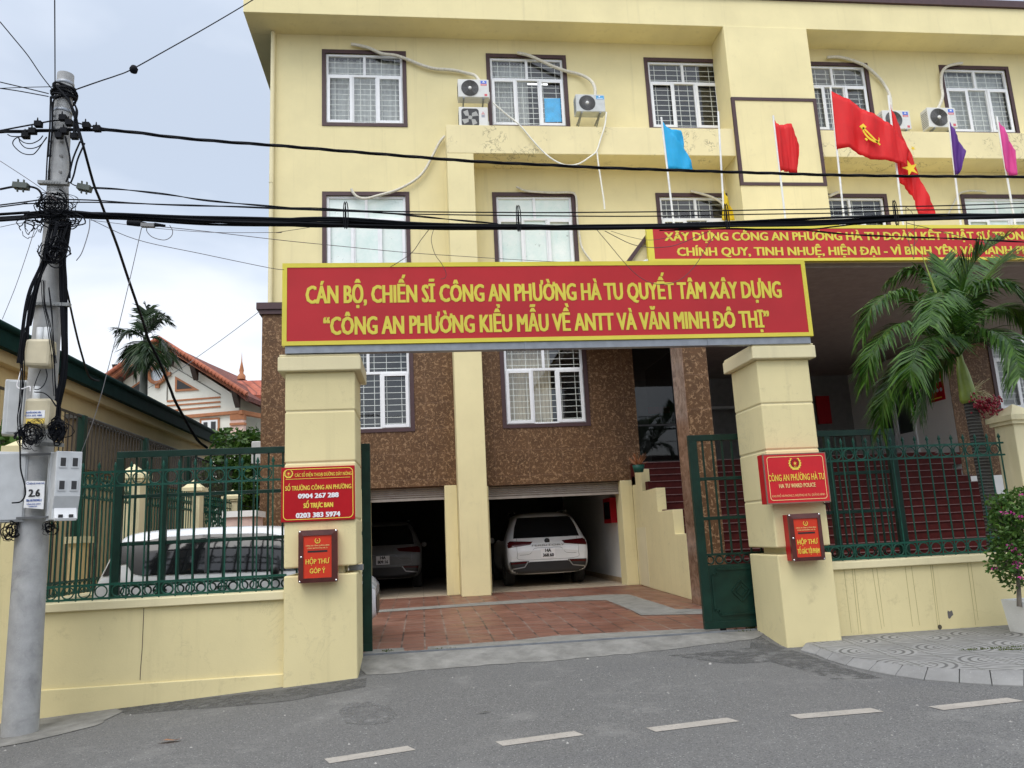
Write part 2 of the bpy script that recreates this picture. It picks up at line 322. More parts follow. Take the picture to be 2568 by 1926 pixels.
M['wire_brown'] = flat('old brown wire', (.07,.05,.05), .6)
M['pipe_white'] = flat('taped pipe insulation', (.60,.57,.48), .7, .15, 20)
M['hose'] = flat('white hose', (.74,.73,.66), .5)
M['ac_white'] = flat('off white enamel', (.62,.62,.59), .4, .06)
M['ac_grey'] = flat('weathered grey enamel', (.50,.52,.51), .45, .1)
M['ac_dark'] = flat('dark fan cavity', (.03,.03,.032), .6)
M['ac_grill'] = flat('dark grey guard wire', (.17,.17,.17), .5)
M['sticker_blue'] = flat('blue sticker', (.07,.16,.60), .4)
M['sticker_red'] = flat('red sticker', (.60,.10,.12), .4)
M['sticker_cyan'] = flat('light blue sticker', (.05,.32,.62), .4)
M['meter_box'] = flat('weathered grey white plastic', (.55,.57,.58), .5, .07, 9)
M['beige_box'] = flat('aged beige plastic', (.55,.49,.34), .5, .08, 8)
M['label_white'] = flat('white label', (.80,.81,.82), .4, .03)
M['label_yellow'] = flat('yellow label', (.75,.55,.10), .5, .08)
M['car_white'] = flat('white car paint', (.78,.79,.80), .22, .02, Coat_Weight=.6, Coat_Roughness=.05)
M['car_black'] = flat('black car plastic', (.015,.015,.017), .4)
M['lamp_red'] = flat('dark red lamp lens', (.07,.004,.006), .15)
M['tyre'] = flat('tyre rubber', (.022,.022,.023), .75)
M['alloy'] = flat('alloy wheel', (.38,.39,.4), .3, .05, Metallic=.9)
M['lamp_glass'] = flat('headlamp lens', (.5,.53,.56), .12, .1)
M['roof_green'] = flat('dark green metal fascia', (.008,.030,.025), .7, .2, 4, Specular_IOR_Level=.08)
M['grey_brown'] = flat('grey brown panel', (.27,.205,.125), .7, .1)
q = NT('red clay roof tiles'); tcd = q.n('ShaderNodeTexCoord'); uvv = q.n('ShaderNodeUVMap').outputs[0]; sx = q.n('ShaderNodeSeparateXYZ', {0: uvv})
wv = q.math('SINE', q.math('MULTIPLY', sx.outputs[0], 2*pi/.30)); rw = q.math('FRACT', q.math('DIVIDE', sx.outputs[1], .34))
p = q.pos(); c = q.mix(q.ramp(q.noise(p, 2.5, 6, .7), .35, .7), (.34,.075,.04), (.50,.15,.085)); c = q.mix(q.ramp(wv, -.6, -1, 0, .7), c, (.09,.025,.02)); c = q.mix(q.ramp(rw, .12, .0, 0, .8), c, (.07,.02,.018))
M['roof_tile'] = q.bsdf(c, .75, q.bump(q.math('ADD', wv, rw), .6, .05))
q = NT('mossy old roof tiles'); uvv = q.n('ShaderNodeUVMap').outputs[0]; sx = q.n('ShaderNodeSeparateXYZ', {0: uvv})
wv = q.math('SINE', q.math('MULTIPLY', sx.outputs[0], 2*pi/.30)); rw = q.math('FRACT', q.math('DIVIDE', sx.outputs[1], .34))
p = q.pos(); c = q.mix(q.ramp(q.noise(p, 3.5, 8, .75), .35, .7), (.10,.035,.028), (.30,.085,.055)); c = q.mix(q.ramp(wv, -.6, -1, 0, .7), c, (.04,.015,.014)); c = q.mix(q.ramp(rw, .14, .0, 0, .8), c, (.035,.014,.012))
M['roof_tile_old'] = q.bsdf(c, .85, q.bump(q.math('ADD', wv, rw), .6, .05))
def leafmat(name, a, b, rough=.45, trans=.25):
    q = NT(name); g = q.n('ShaderNodeNewGeometry'); v = g.outputs['Random Per Island']; c = q.mix(v, a, b)
    c = q.mix(q.ramp(q.noise(q.pos(), 5, 3), .4, .7, 0, .4), c, tuple(x*.65 for x in a))
    b1 = q.n('ShaderNodeBsdfPrincipled', {'Base Color': c, 'Roughness': rough, 'Specular IOR Level': .3}); b2 = q.n('ShaderNodeBsdfTranslucent', {'Color': c})
    mx = q.n('ShaderNodeMixShader', {0: trans, 1: b1.outputs[0], 2: b2.outputs[0]}); q.t.links.new(mx.outputs[0], q.out.inputs[0]); return q.m
M['palm_leaf'] = leafmat('palm leaflets', (.010,.048,.006), (.078,.175,.018), .42, .25)
M['areca_leaf'] = leafmat('areca leaflets', (.018,.042,.018), (.05,.085,.03), .4)
M['leaf'] = leafmat('broad leaves', (.028,.085,.014), (.11,.20,.035))
M['leaf_dark'] = leafmat('dark tree leaves', (.022,.06,.015), (.07,.14,.03))
M['weed'] = leafmat('weeds', (.05,.09,.02), (.14,.16,.04))
M['petal'] = leafmat('magenta bracts', (.55,.03,.28), (.70,.08,.40))
M['dry_leaf'] = leafmat('dry leaf', (.35,.13,.05), (.45,.2,.09))
M['crownshaft'] = flat('green palm crownshaft', (.20,.26,.045), .4, .25, 5)
q = NT('ringed palm trunk'); p = q.pos(); sx = q.n('ShaderNodeSeparateXYZ', {0: p}); rg = q.math('SINE', q.math('ADD', q.math('MULTIPLY', sx.outputs['Z'], 2*pi/.045), q.math('MULTIPLY', q.noise(p, 9, 2), 3.0)))
c = q.mix(q.ramp(rg, .2, 1), (.05,.047,.042), (.12,.115,.105)); M['palm_trunk'] = q.bsdf(c, .9, q.bump(rg, .6, .01))
M['bark'] = flat('grey bark', (.16,.14,.115), .9, .3, 12)
M['areca_trunk'] = flat('areca trunk', (.17,.175,.15), .8, .2, 8)
M['fruit'] = flat('red palm fruit', (.28,.012,.03), .35, .3, 40)
M['stalk'] = flat('dry fruit stalk', (.45,.38,.22), .8)
M['planter'] = concrete('white painted planter', (.68,.68,.66), (.78,.78,.76), 3, .15)
M['soil'] = flat('dark soil', (.045,.032,.022), .95, .3, 30)
def cloth(name, col):
    q = NT(name); p = q.pos(); c = q.mix(q.ramp(q.noise(p, 4, 3), .3, .7), tuple(x*.9 for x in col), col)
    b1 = q.n('ShaderNodeBsdfPrincipled', {'Base Color': c, 'Roughness': .6}); b2 = q.n('ShaderNodeBsdfTranslucent', {'Color': c}); mx = q.n('ShaderNodeMixShader', {0: .3, 1: b1.outputs[0], 2: b2.outputs[0]})
    q.t.links.new(mx.outputs[0], q.out.inputs[0]); return q.m
M['flag_red'] = cloth('red flag cloth', (.82,.012,.014)); M['flag_cyan'] = cloth('sky blue flag cloth', (.02,.50,.85)); M['flag_purple'] = cloth('purple flag cloth', (.13,.03,.30))
M['flag_pink'] = cloth('pink flag cloth', (.80,.08,.36)); M['flag_yellow'] = cloth('yellow flag cloth', (.80,.58,.0)); M['flag_gold'] = flat('yellow emblem cloth', (.80,.56,.02), .6)
M['pole_white'] = flat('white pole', (.75,.75,.72), .4)
M['lamp_lit'] = NT('lit fluorescent tube'); q = M['lamp_lit']; em = q.n('ShaderNodeEmission', {'Color': (1,1,1,1), 'Strength': 2.0}); q.t.links.new(em.outputs[0], q.out.inputs[0]); M['lamp_lit'] = q.m
# ------------------------------------------------------------------ lettering
_tc = {}
def glyphs(body):
    if body in _tc: return _tc[body]
    c = bpy.data.curves.new('lettering', 'FONT'); c.body = body; c.resolution_u = 2
    o = bpy.data.objects.new('lettering', c); COL.objects.link(o)
    dg = bpy.context.evaluated_depsgraph_get(); me = bpy.data.meshes.new_from_object(o.evaluated_get(dg))
    r = ([(v.co.x, v.co.y) for v in me.vertices], [tuple(p.vertices) for p in me.polygons])
    bpy.data.objects.remove(o); bpy.data.curves.remove(c); bpy.data.meshes.remove(me); _tc[body] = r; return r
def capheight(): 
    v = glyphs('H')[0]; return max(y for x, y in v)
def text(mb, body, p0, p1, cap, nrm=(0,-1,0), bold=.035, ref=None, up=(0,0,1), lift=.003):
    """Write body along p0->p1 (baseline ends), capitals `cap` high. With ref, p0->p1 is the width of that prefix."""
    def pl(s): return s.replace('Đ', 'D').replace('Ờ', 'Ò').replace('Ở', 'Ỏ')
    plain = pl(body); vs, fs = glyphs(plain); rv = glyphs(pl(ref or body))[0]; CH = capheight()
    x0 = min(x for x, y in rv); x1 = max(x for x, y in rv); p0 = Vector(p0); p1 = Vector(p1); nrm = Vector(nrm); up = Vector(up)
    ux = (p1-p0); L = ux.length; ux.normalize(); sx = (L - 2*bold*cap)/(x1-x0); sy = (cap*(1-.4*bold*2))/CH; k = 0
    vs = list(vs); fs = list(fs); dv = glyphs('D')[0]; dw = max(x for x, y in dv)-min(x for x, y in dv)
    for i, ch in enumerate(body):
        if ch in 'ỜỞ':
            xr = max(x for x, y in glyphs(plain[:i+1])[0]); n = len(vs)
            vs += [(xr+x*CH, y*CH) for x, y in ((-.10,.84),(-.02,.84),(.07,.93),(.08,1.10),(-.03,1.10),(-.03,.98),(-.09,.93))]; fs.append(tuple(range(n, n+7)))
        if ch != 'Đ': continue
        xl = max(x for x, y in glyphs(plain[:i+1])[0]) - dw; n = len(vs)
        vs += [(xl-.10*CH, .46*CH), (xl+.34*CH, .46*CH), (xl+.34*CH, .56*CH), (xl-.10*CH, .56*CH)]; fs.append((n, n+1, n+2, n+3))
    b = bold*cap; offs = [(-b, -b*.4), (b, b*.4), (-b, b*.4), (b, -b*.4), (0, 0)] if bold else [(0, 0)]
    for dx, dy in offs:
        base = p0 + nrm*(lift + k*.0005); k += 1
        for n, f in enumerate(fs):
            w = base + nrm*((n*7 % 5)*.0001); mb.add([w + ux*((vs[i][0]-x0)*sx + b + dx) + up*(vs[i][1]*sy + dy + b*.4) for i in f], [range(len(f))])
    return mb
def textc(mb, body, c, width, cap, **kw):           # centred on c
    c = Vector(c); return text(mb, body, c-Vector((width/2, 0, 0)), c+Vector((width/2, 0, 0)), cap, **kw)
def star(mb, c, R, nrm_y, rot=0.0, r=None):
    r = r or R*.382; P = []
    for i in range(10):
        a = pi/2 + rot + i*pi/5; q = R if i % 2 == 0 else r; P.append((c[0]+q*cos(a), nrm_y, c[2]+q*sin(a)))
    for i in range(10): mb.add([(c[0], nrm_y, c[2]), P[i], P[(i+1) % 10]], [(0, 1, 2)])
def emblem(parent, c, s, Y, disc='box_red'):
    """Police badge: ear-of-rice wreath round a disc with a star and a small cog. Materials: gold, disc, gold."""
    mb = MB(); c = Vector((c[0], Y, c[2]))
    for side in (-1, 1):
        P = []
        for i in range(13):
            a = radians(-78 + i*11.5); R = s*(.50 + (.05 if i % 2 else -.035)); w = s*.19*(1 - .55*i/12)
            P.append((a, R, w))
        for i in range(12):
            a0, R0, w0 = P[i]; a1, R1, w1 = P[i+1]
            mb.quad(*[(c.x+side*r*cos(a), Y-.002, c.z+r*sin(a)) for a, r in ((a0, R0), (a1, R1), (a1, R1-w1), (a0, R0-w0))])
    mb.mi = 0; mb.box(c.x-s*.26, c.x+s*.26, Y-.0035, Y-.002, c.z-s*.5, c.z-s*.36)
    mb.mi = 2; mb.disc((c.x, Y-.0045, c.z), s*.33); mb.mi = 1; mb.disc((c.x, Y-.0055, c.z), s*.285); mb.mi = 0; star(mb, c, s*.17, Y-.0065)
    mb.ring((c.x, Y-.0045, c.z-s*.27), s*.07, s*.02, n=10, m=4)
    return mb.build('emblem', [M['gold'], M[disc], M['ink']], parent)

# ------------------------------------------------------------------ ground
def sm(a, b, x): t = max(0, min(1, (x-a)/(b-a))); return t*t*(3-2*t)
def road_z(X, Y):
    zn = -.30
    za = -.28 + .009*(max(-12, min(14, X))+.75)
    zb = -.17 + .062*(max(-5.2, X)+.7) if X < -.7 else -.165
    zb = zb if X > -5.2 else -.17+.062*(-4.5)
    z = zn + (za-zn)*sm(1.5, 6.4, Y) if Y < 6.4 else za + (zb-za)*sm(6.4, 9.25, Y)
    if Y > 9.22 and -1.0 < X < 4.7: z += .10*sm(9.22, 10.05, Y)
    return z
def onroad(p):
    z = -.25
    for i in range(6): q = oz(p, z); z = road_z(q.x, q.y)
    return oz(p, z)
def inpoly(x, y, P):
    c = False; n = len(P)
    for i in range(n):
        x0, y0 = P[i][0], P[i][1]; x1, y1 = P[i-1][0], P[i-1][1]
        if (y0 > y) != (y1 > y) and x < (x1-x0)*(y-y0)/(y1-y0)+x0: c = not c
    return c
def sheet(name, poly, zf, dz, mt, cuts=4, kind=None, parent=None):
    bm = bmesh.new(); vs = [bm.verts.new((p[0], p[1], 0)) for p in poly]
    tri = tessellate_polygon([[Vector((p[0], p[1], 0)) for p in poly]])
    for t in tri:
        try: bm.faces.new([vs[i] for i in t])
        except ValueError: pass
    for i in range(cuts):
        ed = [e for e in bm.edges if e.calc_length() > .22]
        if ed: bmesh.ops.subdivide_edges(bm, edges=ed, cuts=1); bmesh.ops.triangulate(bm, faces=bm.faces)
    for v in bm.verts: v.co.z = zf(v.co.x, v.co.y) + dz
    bmesh.ops.recalc_face_normals(bm, faces=bm.faces)
    for f in bm.faces:
        if f.normal.z < 0: f.normal_flip()
    me = bpy.data.meshes.new(name); bm.to_mesh(me); bm.free(); me.materials.append(mt)
    o = bpy.data.objects.new(name, me); COL.objects.link(o)
    if parent: o.parent = parent
    if kind: o['kind'] = kind
    return o
def jag(P, amp, step=.12, seed=3):
    r = random.Random(seed); out = []
    for a, b in zip(P, list(P[1:])+[P[0]]):
        a = Vector((a[0], a[1])); b = Vector((b[0], b[1])); n = max(1, int((b-a).length/step)); out.append(tuple(a))
        for i in range(1, n): q = a.lerp(b, i/n); out.append((q.x+r.uniform(-amp, amp), q.y+r.uniform(-amp, amp)))
    return out
mb = MB(); mb.box(-400, 400, 10.1, 400, -.9, -.40); mb.build('ground', M['ground'], kind='structure')
xs = [-150, -60, -30, -18, -12, -8] + [-6+.3*i for i in range(55)] + [11, 13, 16, 22, 32, 60, 150]
ys = [-60, -30, -12, -4, 0, 1.5] + [2.2+.33*i for i in range(21)] + [9.22, 9.35, 9.5, 9.65, 9.8, 9.95, 10.05, 10.1]
MB().grid([[(x, y, road_z(x, y)) for x in xs] for y in ys]).build('road', M['asphalt'], kind='structure')
dash = [((700,1640),(880,1612)), ((1070,1603),(1240,1580)), ((1395,1573),(1570,1551)), ((1705,1545),(1880,1530)), ((2005,1527),(2175,1508))]
dash_w = [(20, 0, .16), (15, 0, .15), (14, 0, .14), (13, 0, .13), (13, 0, .12)]
for i, (a, b) in enumerate([((450,1668),(520,1656))] + dash):
    if i == 0: A = Vector((-1.95, 6.27, 0)); B = Vector((-1.35, 6.31, 0))
    else: A = onroad((a[0]*1.161, a[1]*1.161)); B = onroad((b[0]*1.161, b[1]*1.161))
    w = .15
    d = (B-A); d.z = 0; d.normalize(); nn = Vector((-d.y, d.x, 0))
    P = [A, B, B-nn*w+d*.03, A-nn*w+d*.02]
    sheet('lane_dash', [(v.x, v.y) for v in P], road_z, .004, M['road_paint'], 3, 'structure')
# concrete apron between the road and the gate rail; concrete round the pole foot
ap = [onroad(p) for p in UZ(('Z8',960,1050),('Z8',1010,1085),('Z8',1180,1078),('Z8',1500,1045),('Z8',2212,990),('B4',600,975),('B4',1000,940),('B4',1600,888),('B4',2180,835))]
ap = [(p.x, p.y) for p in ap] + [(4.5, 10.05), (-.80, 10.05)]
sheet('driveway_apron', jag(ap, .022), road_z, .005, M['concrete'], 5, 'structure')
pc = [onroad(p) for p in UZ(('Z4',300,1258),('Z4',600,1215),('Z4',880,1188),('Z4',975,1212),('Z4',880,1262),('Z4',760,1330),('Z4',520,1390),('Z4',250,1455),('Z4',0,1500))]
pc = [(-4.9, 9.2)] + [(p.x, p.y) for p in pc] + [(-5.6, 7.9), (-5.8, 9.2)]
sheet('pole_foot_concrete', jag(pc, .03), road_z, .006, M['concrete'], 5, 'structure')
def asphalt_like(name, k, thr):
    q = NT(name); p = q.pos(); g = q.n('ShaderNodeSeparateColor', {0: q.n('ShaderNodeTexVoronoi', {'Vector': p, 'Scale': 130.0}).outputs['Color']}).outputs[0]
    c = q.mix(g, (.066*k,.066*k,.0645*k), (.170*k,.169*k,.163*k)); b = q.n('ShaderNodeBsdfPrincipled', {'Base Color': c, 'Roughness': .85}); tr = q.n('ShaderNodeBsdfTransparent')
    mx = q.n('ShaderNodeMixShader', {0: q.ramp(q.noise(p, 3.5, 7, .72), thr, thr+.18), 1: tr.outputs[0], 2: b.outputs[0]}); q.t.links.new(mx.outputs[0], q.out.inputs[0]); return q.m
for pts, nm, k, thr in ((UZ(('Z8',780,1370),('Z8',870,1310),('Z8',1000,1290),('Z8',1180,1330),('Z8',1260,1390),('Z8',1200,1460),('Z8',1000,1490),('Z8',850,1470)), 'dusty_asphalt_patch', 1.3, .44), (UZ(('Z4',900,1192),('Z4',1500,1122),('Z4',2208,1050),('Z8',330,1205),('Z8',900,1115),('Z8',1010,1110),('Z8',1000,1180),('Z8',400,1290),('Z8',0,1330),('Z4',1500,1200),('Z4',1000,1240)), 'dark_asphalt_strip', .7, .36), (UZ(('B4',1500,930),('B4',2150,870),('C8',60,770),('C8',420,900),('C8',800,1030),('C8',1100,1110),('C8',700,1120),('C8',200,980),('B4',2000,1000)), 'dark_asphalt_strip', .72, .42)):
    P_ = [onroad(p) for p in pts]; sheet(nm, [(p.x, p.y) for p in P_], road_z, .003, asphalt_like(nm.replace('_', ' '), k, thr), 5, 'structure')
# forecourt: rises a little from the gate to the building
C0 = 10.08
def fore_z(x, y): return -.065*(1-sm(C0, 13.2, y))
def onfore(p):
    z = -.03
    for i in range(6): z = fore_z(0, oz(p, z).y)
    return oz(p, z)
fy = [C0+.06+.2*i for i in range(17)] + [13.6, 16, 18.4]
MB().grid([[(x, y, fore_z(x, y)) for x in (-4.4, -2, 0, 2, 4, 6, 9, 12.55)] for y in fy]).build('forecourt_paving', M['tiles'], kind='structure')
bd = [onfore(p) for p in UZ(('Z8',1090,570),('Z8',2212,490),('B4',640,470),('B4',1020,447),('B4',1190,445),('B4',1560,563),('B4',1810,562),('B4',1812,602),('B4',1290,612),('B4',1010,492),('B4',640,500),('B4',0,535),('Z8',1085,590))]
sheet('mortar_band', jag([(p.x, p.y) for p in bd], .012), fore_z, .006, M['concrete_band'], 4, 'structure')
b2 = [onfore(p) for p in UZ(('Z8',1040,885),('Z8',1300,870),('Z8',1310,895),('Z8',1490,888),('Z8',1495,862),('Z8',2212,808),('B4',600,775),('B4',1150,745),('B4',1700,720))]
sheet('gate_sill_concrete', [(p.x, p.y) for p in b2] + [(4.2, C0+.075), (-.80, C0+.075)], fore_z, .006, M['concrete_band'], 3, 'structure')
mb = MB(); mb.box(-.95, 4.5, C0-.035, C0+.07, -.4, -.062); mb.build('gate_sill', M['concrete'], kind='structure')
t = thing('gate_rail', 'thin steel rail the sliding gates run on, set across the gateway', 'rail', (1.7, C0, -.06))
mb = MB(); mb.box(-.78, 4.4, C0-.012, C0+.012, -.061, -.042); mb.build('rail', M['steel'], t)
# pavement and kerb
kin = [oz(p, -.12) for p in UZ(('C8',600,872),('C8',700,900),('C8',860,945),('C8',1050,975),('C8',1250,1003),('C8',1450,1022),('C8',1700,1035),('C8',1940,1045),('C8',2212,1043))]
kout = [onroad(p) for p in UZ(('C8',440,893),('C8',560,925),('C8',650,966),('C8',800,1012),('C8',980,1055),('C8',1190,1095),('C8',1420,1128),('C8',1700,1150),('C8',1960,1168),('C8',2212,1178))]
kin = [(p.x, p.y) for p in kin]; 
while len(kin) < len(kout): kin.insert(0, (4.52, 9.28))
kin += [(6.6, 7.16), (7.6, 7.1), (9, 7.08), (12, 7.06), (40, 7.0)]
kout = [(p.x, p.y, road_z(p.x, p.y)) for p in kout] + [(x, y, road_z(x, y)) for x, y in ((6.0, 6.42), (7.4, 6.36), (9, 6.34), (12, 6.32), (40, 6.3))]
mb = MB()
for i in range(len(kin)-1):
    a, b, c, d = Vector((*kin[i], -.118)), Vector((*kin[i+1], -.118)), Vector(kout[i+1]), Vector(kout[i]); g = .012
    a2, b2_, c2, d2 = a.lerp(b, g), a.lerp(b, 1-g), d.lerp(c, 1-g), d.lerp(c, g); c2.z += .012; d2.z += .012
    dn = Vector((0, 0, -.25)); mb.add([a2, b2_, c2, d2, a2+dn, b2_+dn, c2+dn, d2+dn], [(0,1,2,3),(0,4,5,1),(1,5,6,2),(2,6,7,3),(3,7,4,0)])
mb.build('kerb', M['kerb'], kind='structure', bevel=.006)
pv = [(x, y) for x, y in kin] + [(40, 9.7), (4.9, 9.7), (4.6, 9.5)]
sheet('pavement', pv, lambda x, y: -.12, 0, M['pavement'], 3, 'structure')
# ------------------------------------------------------------------ police station
YW, YB, YC = 18.43, 18.35, 17.62        # upper wall, clad ground-floor wall, beam and column front
ZS, ZF = 14.12, 14.95                    # eave soffit, fascia top
st = thing('police_station', 'three storey yellow police station with brown clad ground floor, red stairs and garages', 'building', (3.0, YB, 0))
def wall_holes(mb, x0, x1, z0, z1, Y, holes, depth):
    xs = sorted({x0, x1, *[v for h in holes for v in h[:2] if x0 < v < x1]}); zs = sorted({z0, z1, *[v for h in holes for v in h[2:] if z0 < v < z1]})
    for i in range(len(xs)-1):
        for j in range(len(zs)-1):
            cx, cz = (xs[i]+xs[i+1])/2, (zs[j]+zs[j+1])/2
            if any(h[0] < cx < h[1] and h[2] < cz < h[3] for h in holes): continue
            mb.quad((xs[i],Y,zs[j]), (xs[i+1],Y,zs[j]), (xs[i+1],Y,zs[j+1]), (xs[i],Y,zs[j+1]))
    for a, b, c, d in holes:
        y1 = Y+depth; a = max(a, x0); b = min(b, x1); c = max(c, z0); d = min(d, z1)
        mb.quad((a,Y,c),(a,y1,c),(a,y1,d),(a,Y,d)); mb.quad((b,Y,c),(b,Y,d),(b,y1,d),(b,y1,c)); mb.quad((a,Y,d),(a,y1,d),(b,y1,d),(b,Y,d)); mb.quad((a,Y,c),(b,Y,c),(b,y1,c),(a,y1,c))
WX = [-2.24, 1.97, 6.23, 10.51, 14.79]; WW = 2.135; T = .10
F3 = (11.58, 13.71); F2 = (7.70, 9.81); F1 = (3.77, 5.90)
hol = [(x+T, x+WW-T, z0+T-.01, z1-T) for z0, z1 in (F3, F2) for x in WX]
mb = MB(); wall_holes(mb, -3.5, 24, 6.9, ZS, YW, hol, .14)
mb.box(-3.5, -3.44, YW, YW+12, 0, ZS); mb.quad((-3.5,YW,0),(-3.5,YW+12,0),(-3.5,YW+12,ZS),(-3.5,YW,ZS)); mb.box(-3.5, 24, 30.4, 30.5, 0, ZS)
mb.build('upper_wall', M['yellow'], st)
# ground floor clad wall with windows, garage openings and the lobby opening
gh = [(x+T, x+WW-T, F1[0]+T-.01, F1[1]-T) for x in (WX[0], WX[1])]
mb = MB(); wall_holes(mb, -3.62, .80, 2.48, 6.9, YB, [gh[0]], .16); wall_holes(mb, .80, 5.26, 2.43, 6.9, YB, [gh[1]], .16)
mb.quad((-3.62,YB,0),(-3.62,YB+.3,0),(-3.62,YB+.3,6.9),(-3.62,YB,6.9)); mb.quad((-3.62,YB,0),(-1.25,YB,0),(-1.25,YB,2.48),(-3.62,YB,2.48))
mb.quad((-3.62,YB+.3,0),(-3.5,YB+.3,0),(-3.5,YB+.3,6.9),(-3.62,YB+.3,6.9)); mb.quad((5.26,YB,2.43),(5.26,YB,6.9),(5.26,YB+.5,6.9),(5.26,YB+.5,2.43)); mb.quad((-3.62,YB,2.48),(5.26,YB,2.48),(5.26,YB+.4,2.44),(-3.62,YB+.4,2.44))
mb.build('cladding', M['cladding'], st); mb = MB(); wall_holes(mb, 13.57, 24, 2.18, 6.9, YB, [(14.89, 16.8, F1[0]+.09, F1[1]-T)], .16); mb.quad((13.57,YB,2.18),(13.57,YB,6.9),(13.57,YB+.5,6.9),(13.57,YB+.5,2.18))
mb.build('cladding', M['cladding'], st)
mb = MB(); mb.box(-3.74, 5.4, YB-.10, YB+.3, 6.77, 6.93); mb.box(-3.68, 5.4, YB-.06, YB+.3, 6.66, 6.77); mb.build('cladding_cap', M['purple'], st)
# eave slab, fascia, roof
mb = MB(); mb.box(-4.02, 24.5, 17.60, YW+.02, ZS, ZF); mb.box(-4.02, -3.44, YW+.02, 31, ZS, ZF); mb.build('eave', M['yellow'], st, bevel=.01)
mb = MB(); mb.box(-4.1, 24.6, 17.53, 17.75, ZF, ZF+.2); mb.build('eave_cap', M['purple'], st)
mb = MB(); mb.prism([(-3.9,18.0,ZF+.19),(24.5,18.0,ZF+.19),(24.5,24.5,18.2),(-3.9,24.5,18.2)], (0,.05,.12)); mb.prism([(-3.9,31,ZF),(24.5,31,ZF),(24.5,24.5,18.2),(-3.9,24.5,18.2)], (0,0,.12)); mb.build('roof', M['roof_green'], st)
mb = MB(); mb.box(5.0, 12.2, 18.6, 20, ZF+.1, 16.3); mb.build('roof_parapet', M['yellow'], st)
# tower bay with its dark outlined panel
mb = MB(); mb.box(8.17, 10.47, 17.56, YW+.02, 5.8, ZS-.003); mb.build('tower_bay', M['yellow'], st, bevel=.012)
TW = 17.56; pz = [oy(p, TW) for p in UZ(('B1',2005,775),('C5',560,780),('C5',650,1470),('B1',2085,1475))]
x0, x1 = 8.17, 10.47; zt = (pz[0].z+pz[1].z)/2; zb = (pz[2].z+pz[3].z)/2; w = .085
mb = MB(); mb.box(x0-.004, x1+.004, TW-.02, TW+.04, zt-w, zt); mb.box(x0-.004, x1+.004, TW-.02, TW+.04, zb, zb+w); mb.box(x0-.004, x0+w, TW-.02, TW+.04, zb+w, zt-w); mb.box(x1-w, x1+.004, TW-.02, TW+.04, zb+w, zt-w)
mb.build('tower_panel_outline', M['purple'], st)
# projecting beams and columns
BT, BB = 11.21, 10.46
for xa, xb, nm in ((.83, 8.17, None), (10.47, 18.05, None)):
    mb = MB(); mb.box(xa, xb, YC, YW+.02, BB, BT); mb.build('beam', M['yellow_beam'], st, bevel=.012)
mb = MB(); mb.box(.83, 1.475, YC, YW+.02, 0, BB-.003); mb.build('column', M['yellow'], st, bevel=.012)
mb = MB(); mb.box(17.4, 18.05, YC, YW+.02, 2, BB-.003); mb.build('column', M['yellow'], st, bevel=.012)
for a_, b_, c_ in ((.54, .827, 2.475), (1.478, 1.56, 2.43), (4.715, 5.0, 2.425), (-1.45, -1.17, 2.475)): mb = MB(); mb.box(a_, b_, YB-.035, YB+.5, 0, c_); mb.build('garage_jamb', M['yellow'], st, bevel=.01)
# downpipe at the corner
t = MB(); t.tube([(-3.44, YW-.09, 14.1), (-3.44, YW-.09, 6.94)], .055, 10); t.ring((-3.44, YW-.09, 14.05), .05, .02, (0,0,1)); t.ring((-3.44,YW-.09,10.0), .052, .012, (0,0,1)); t.build('downpipe', M['yellow_trim'], st)
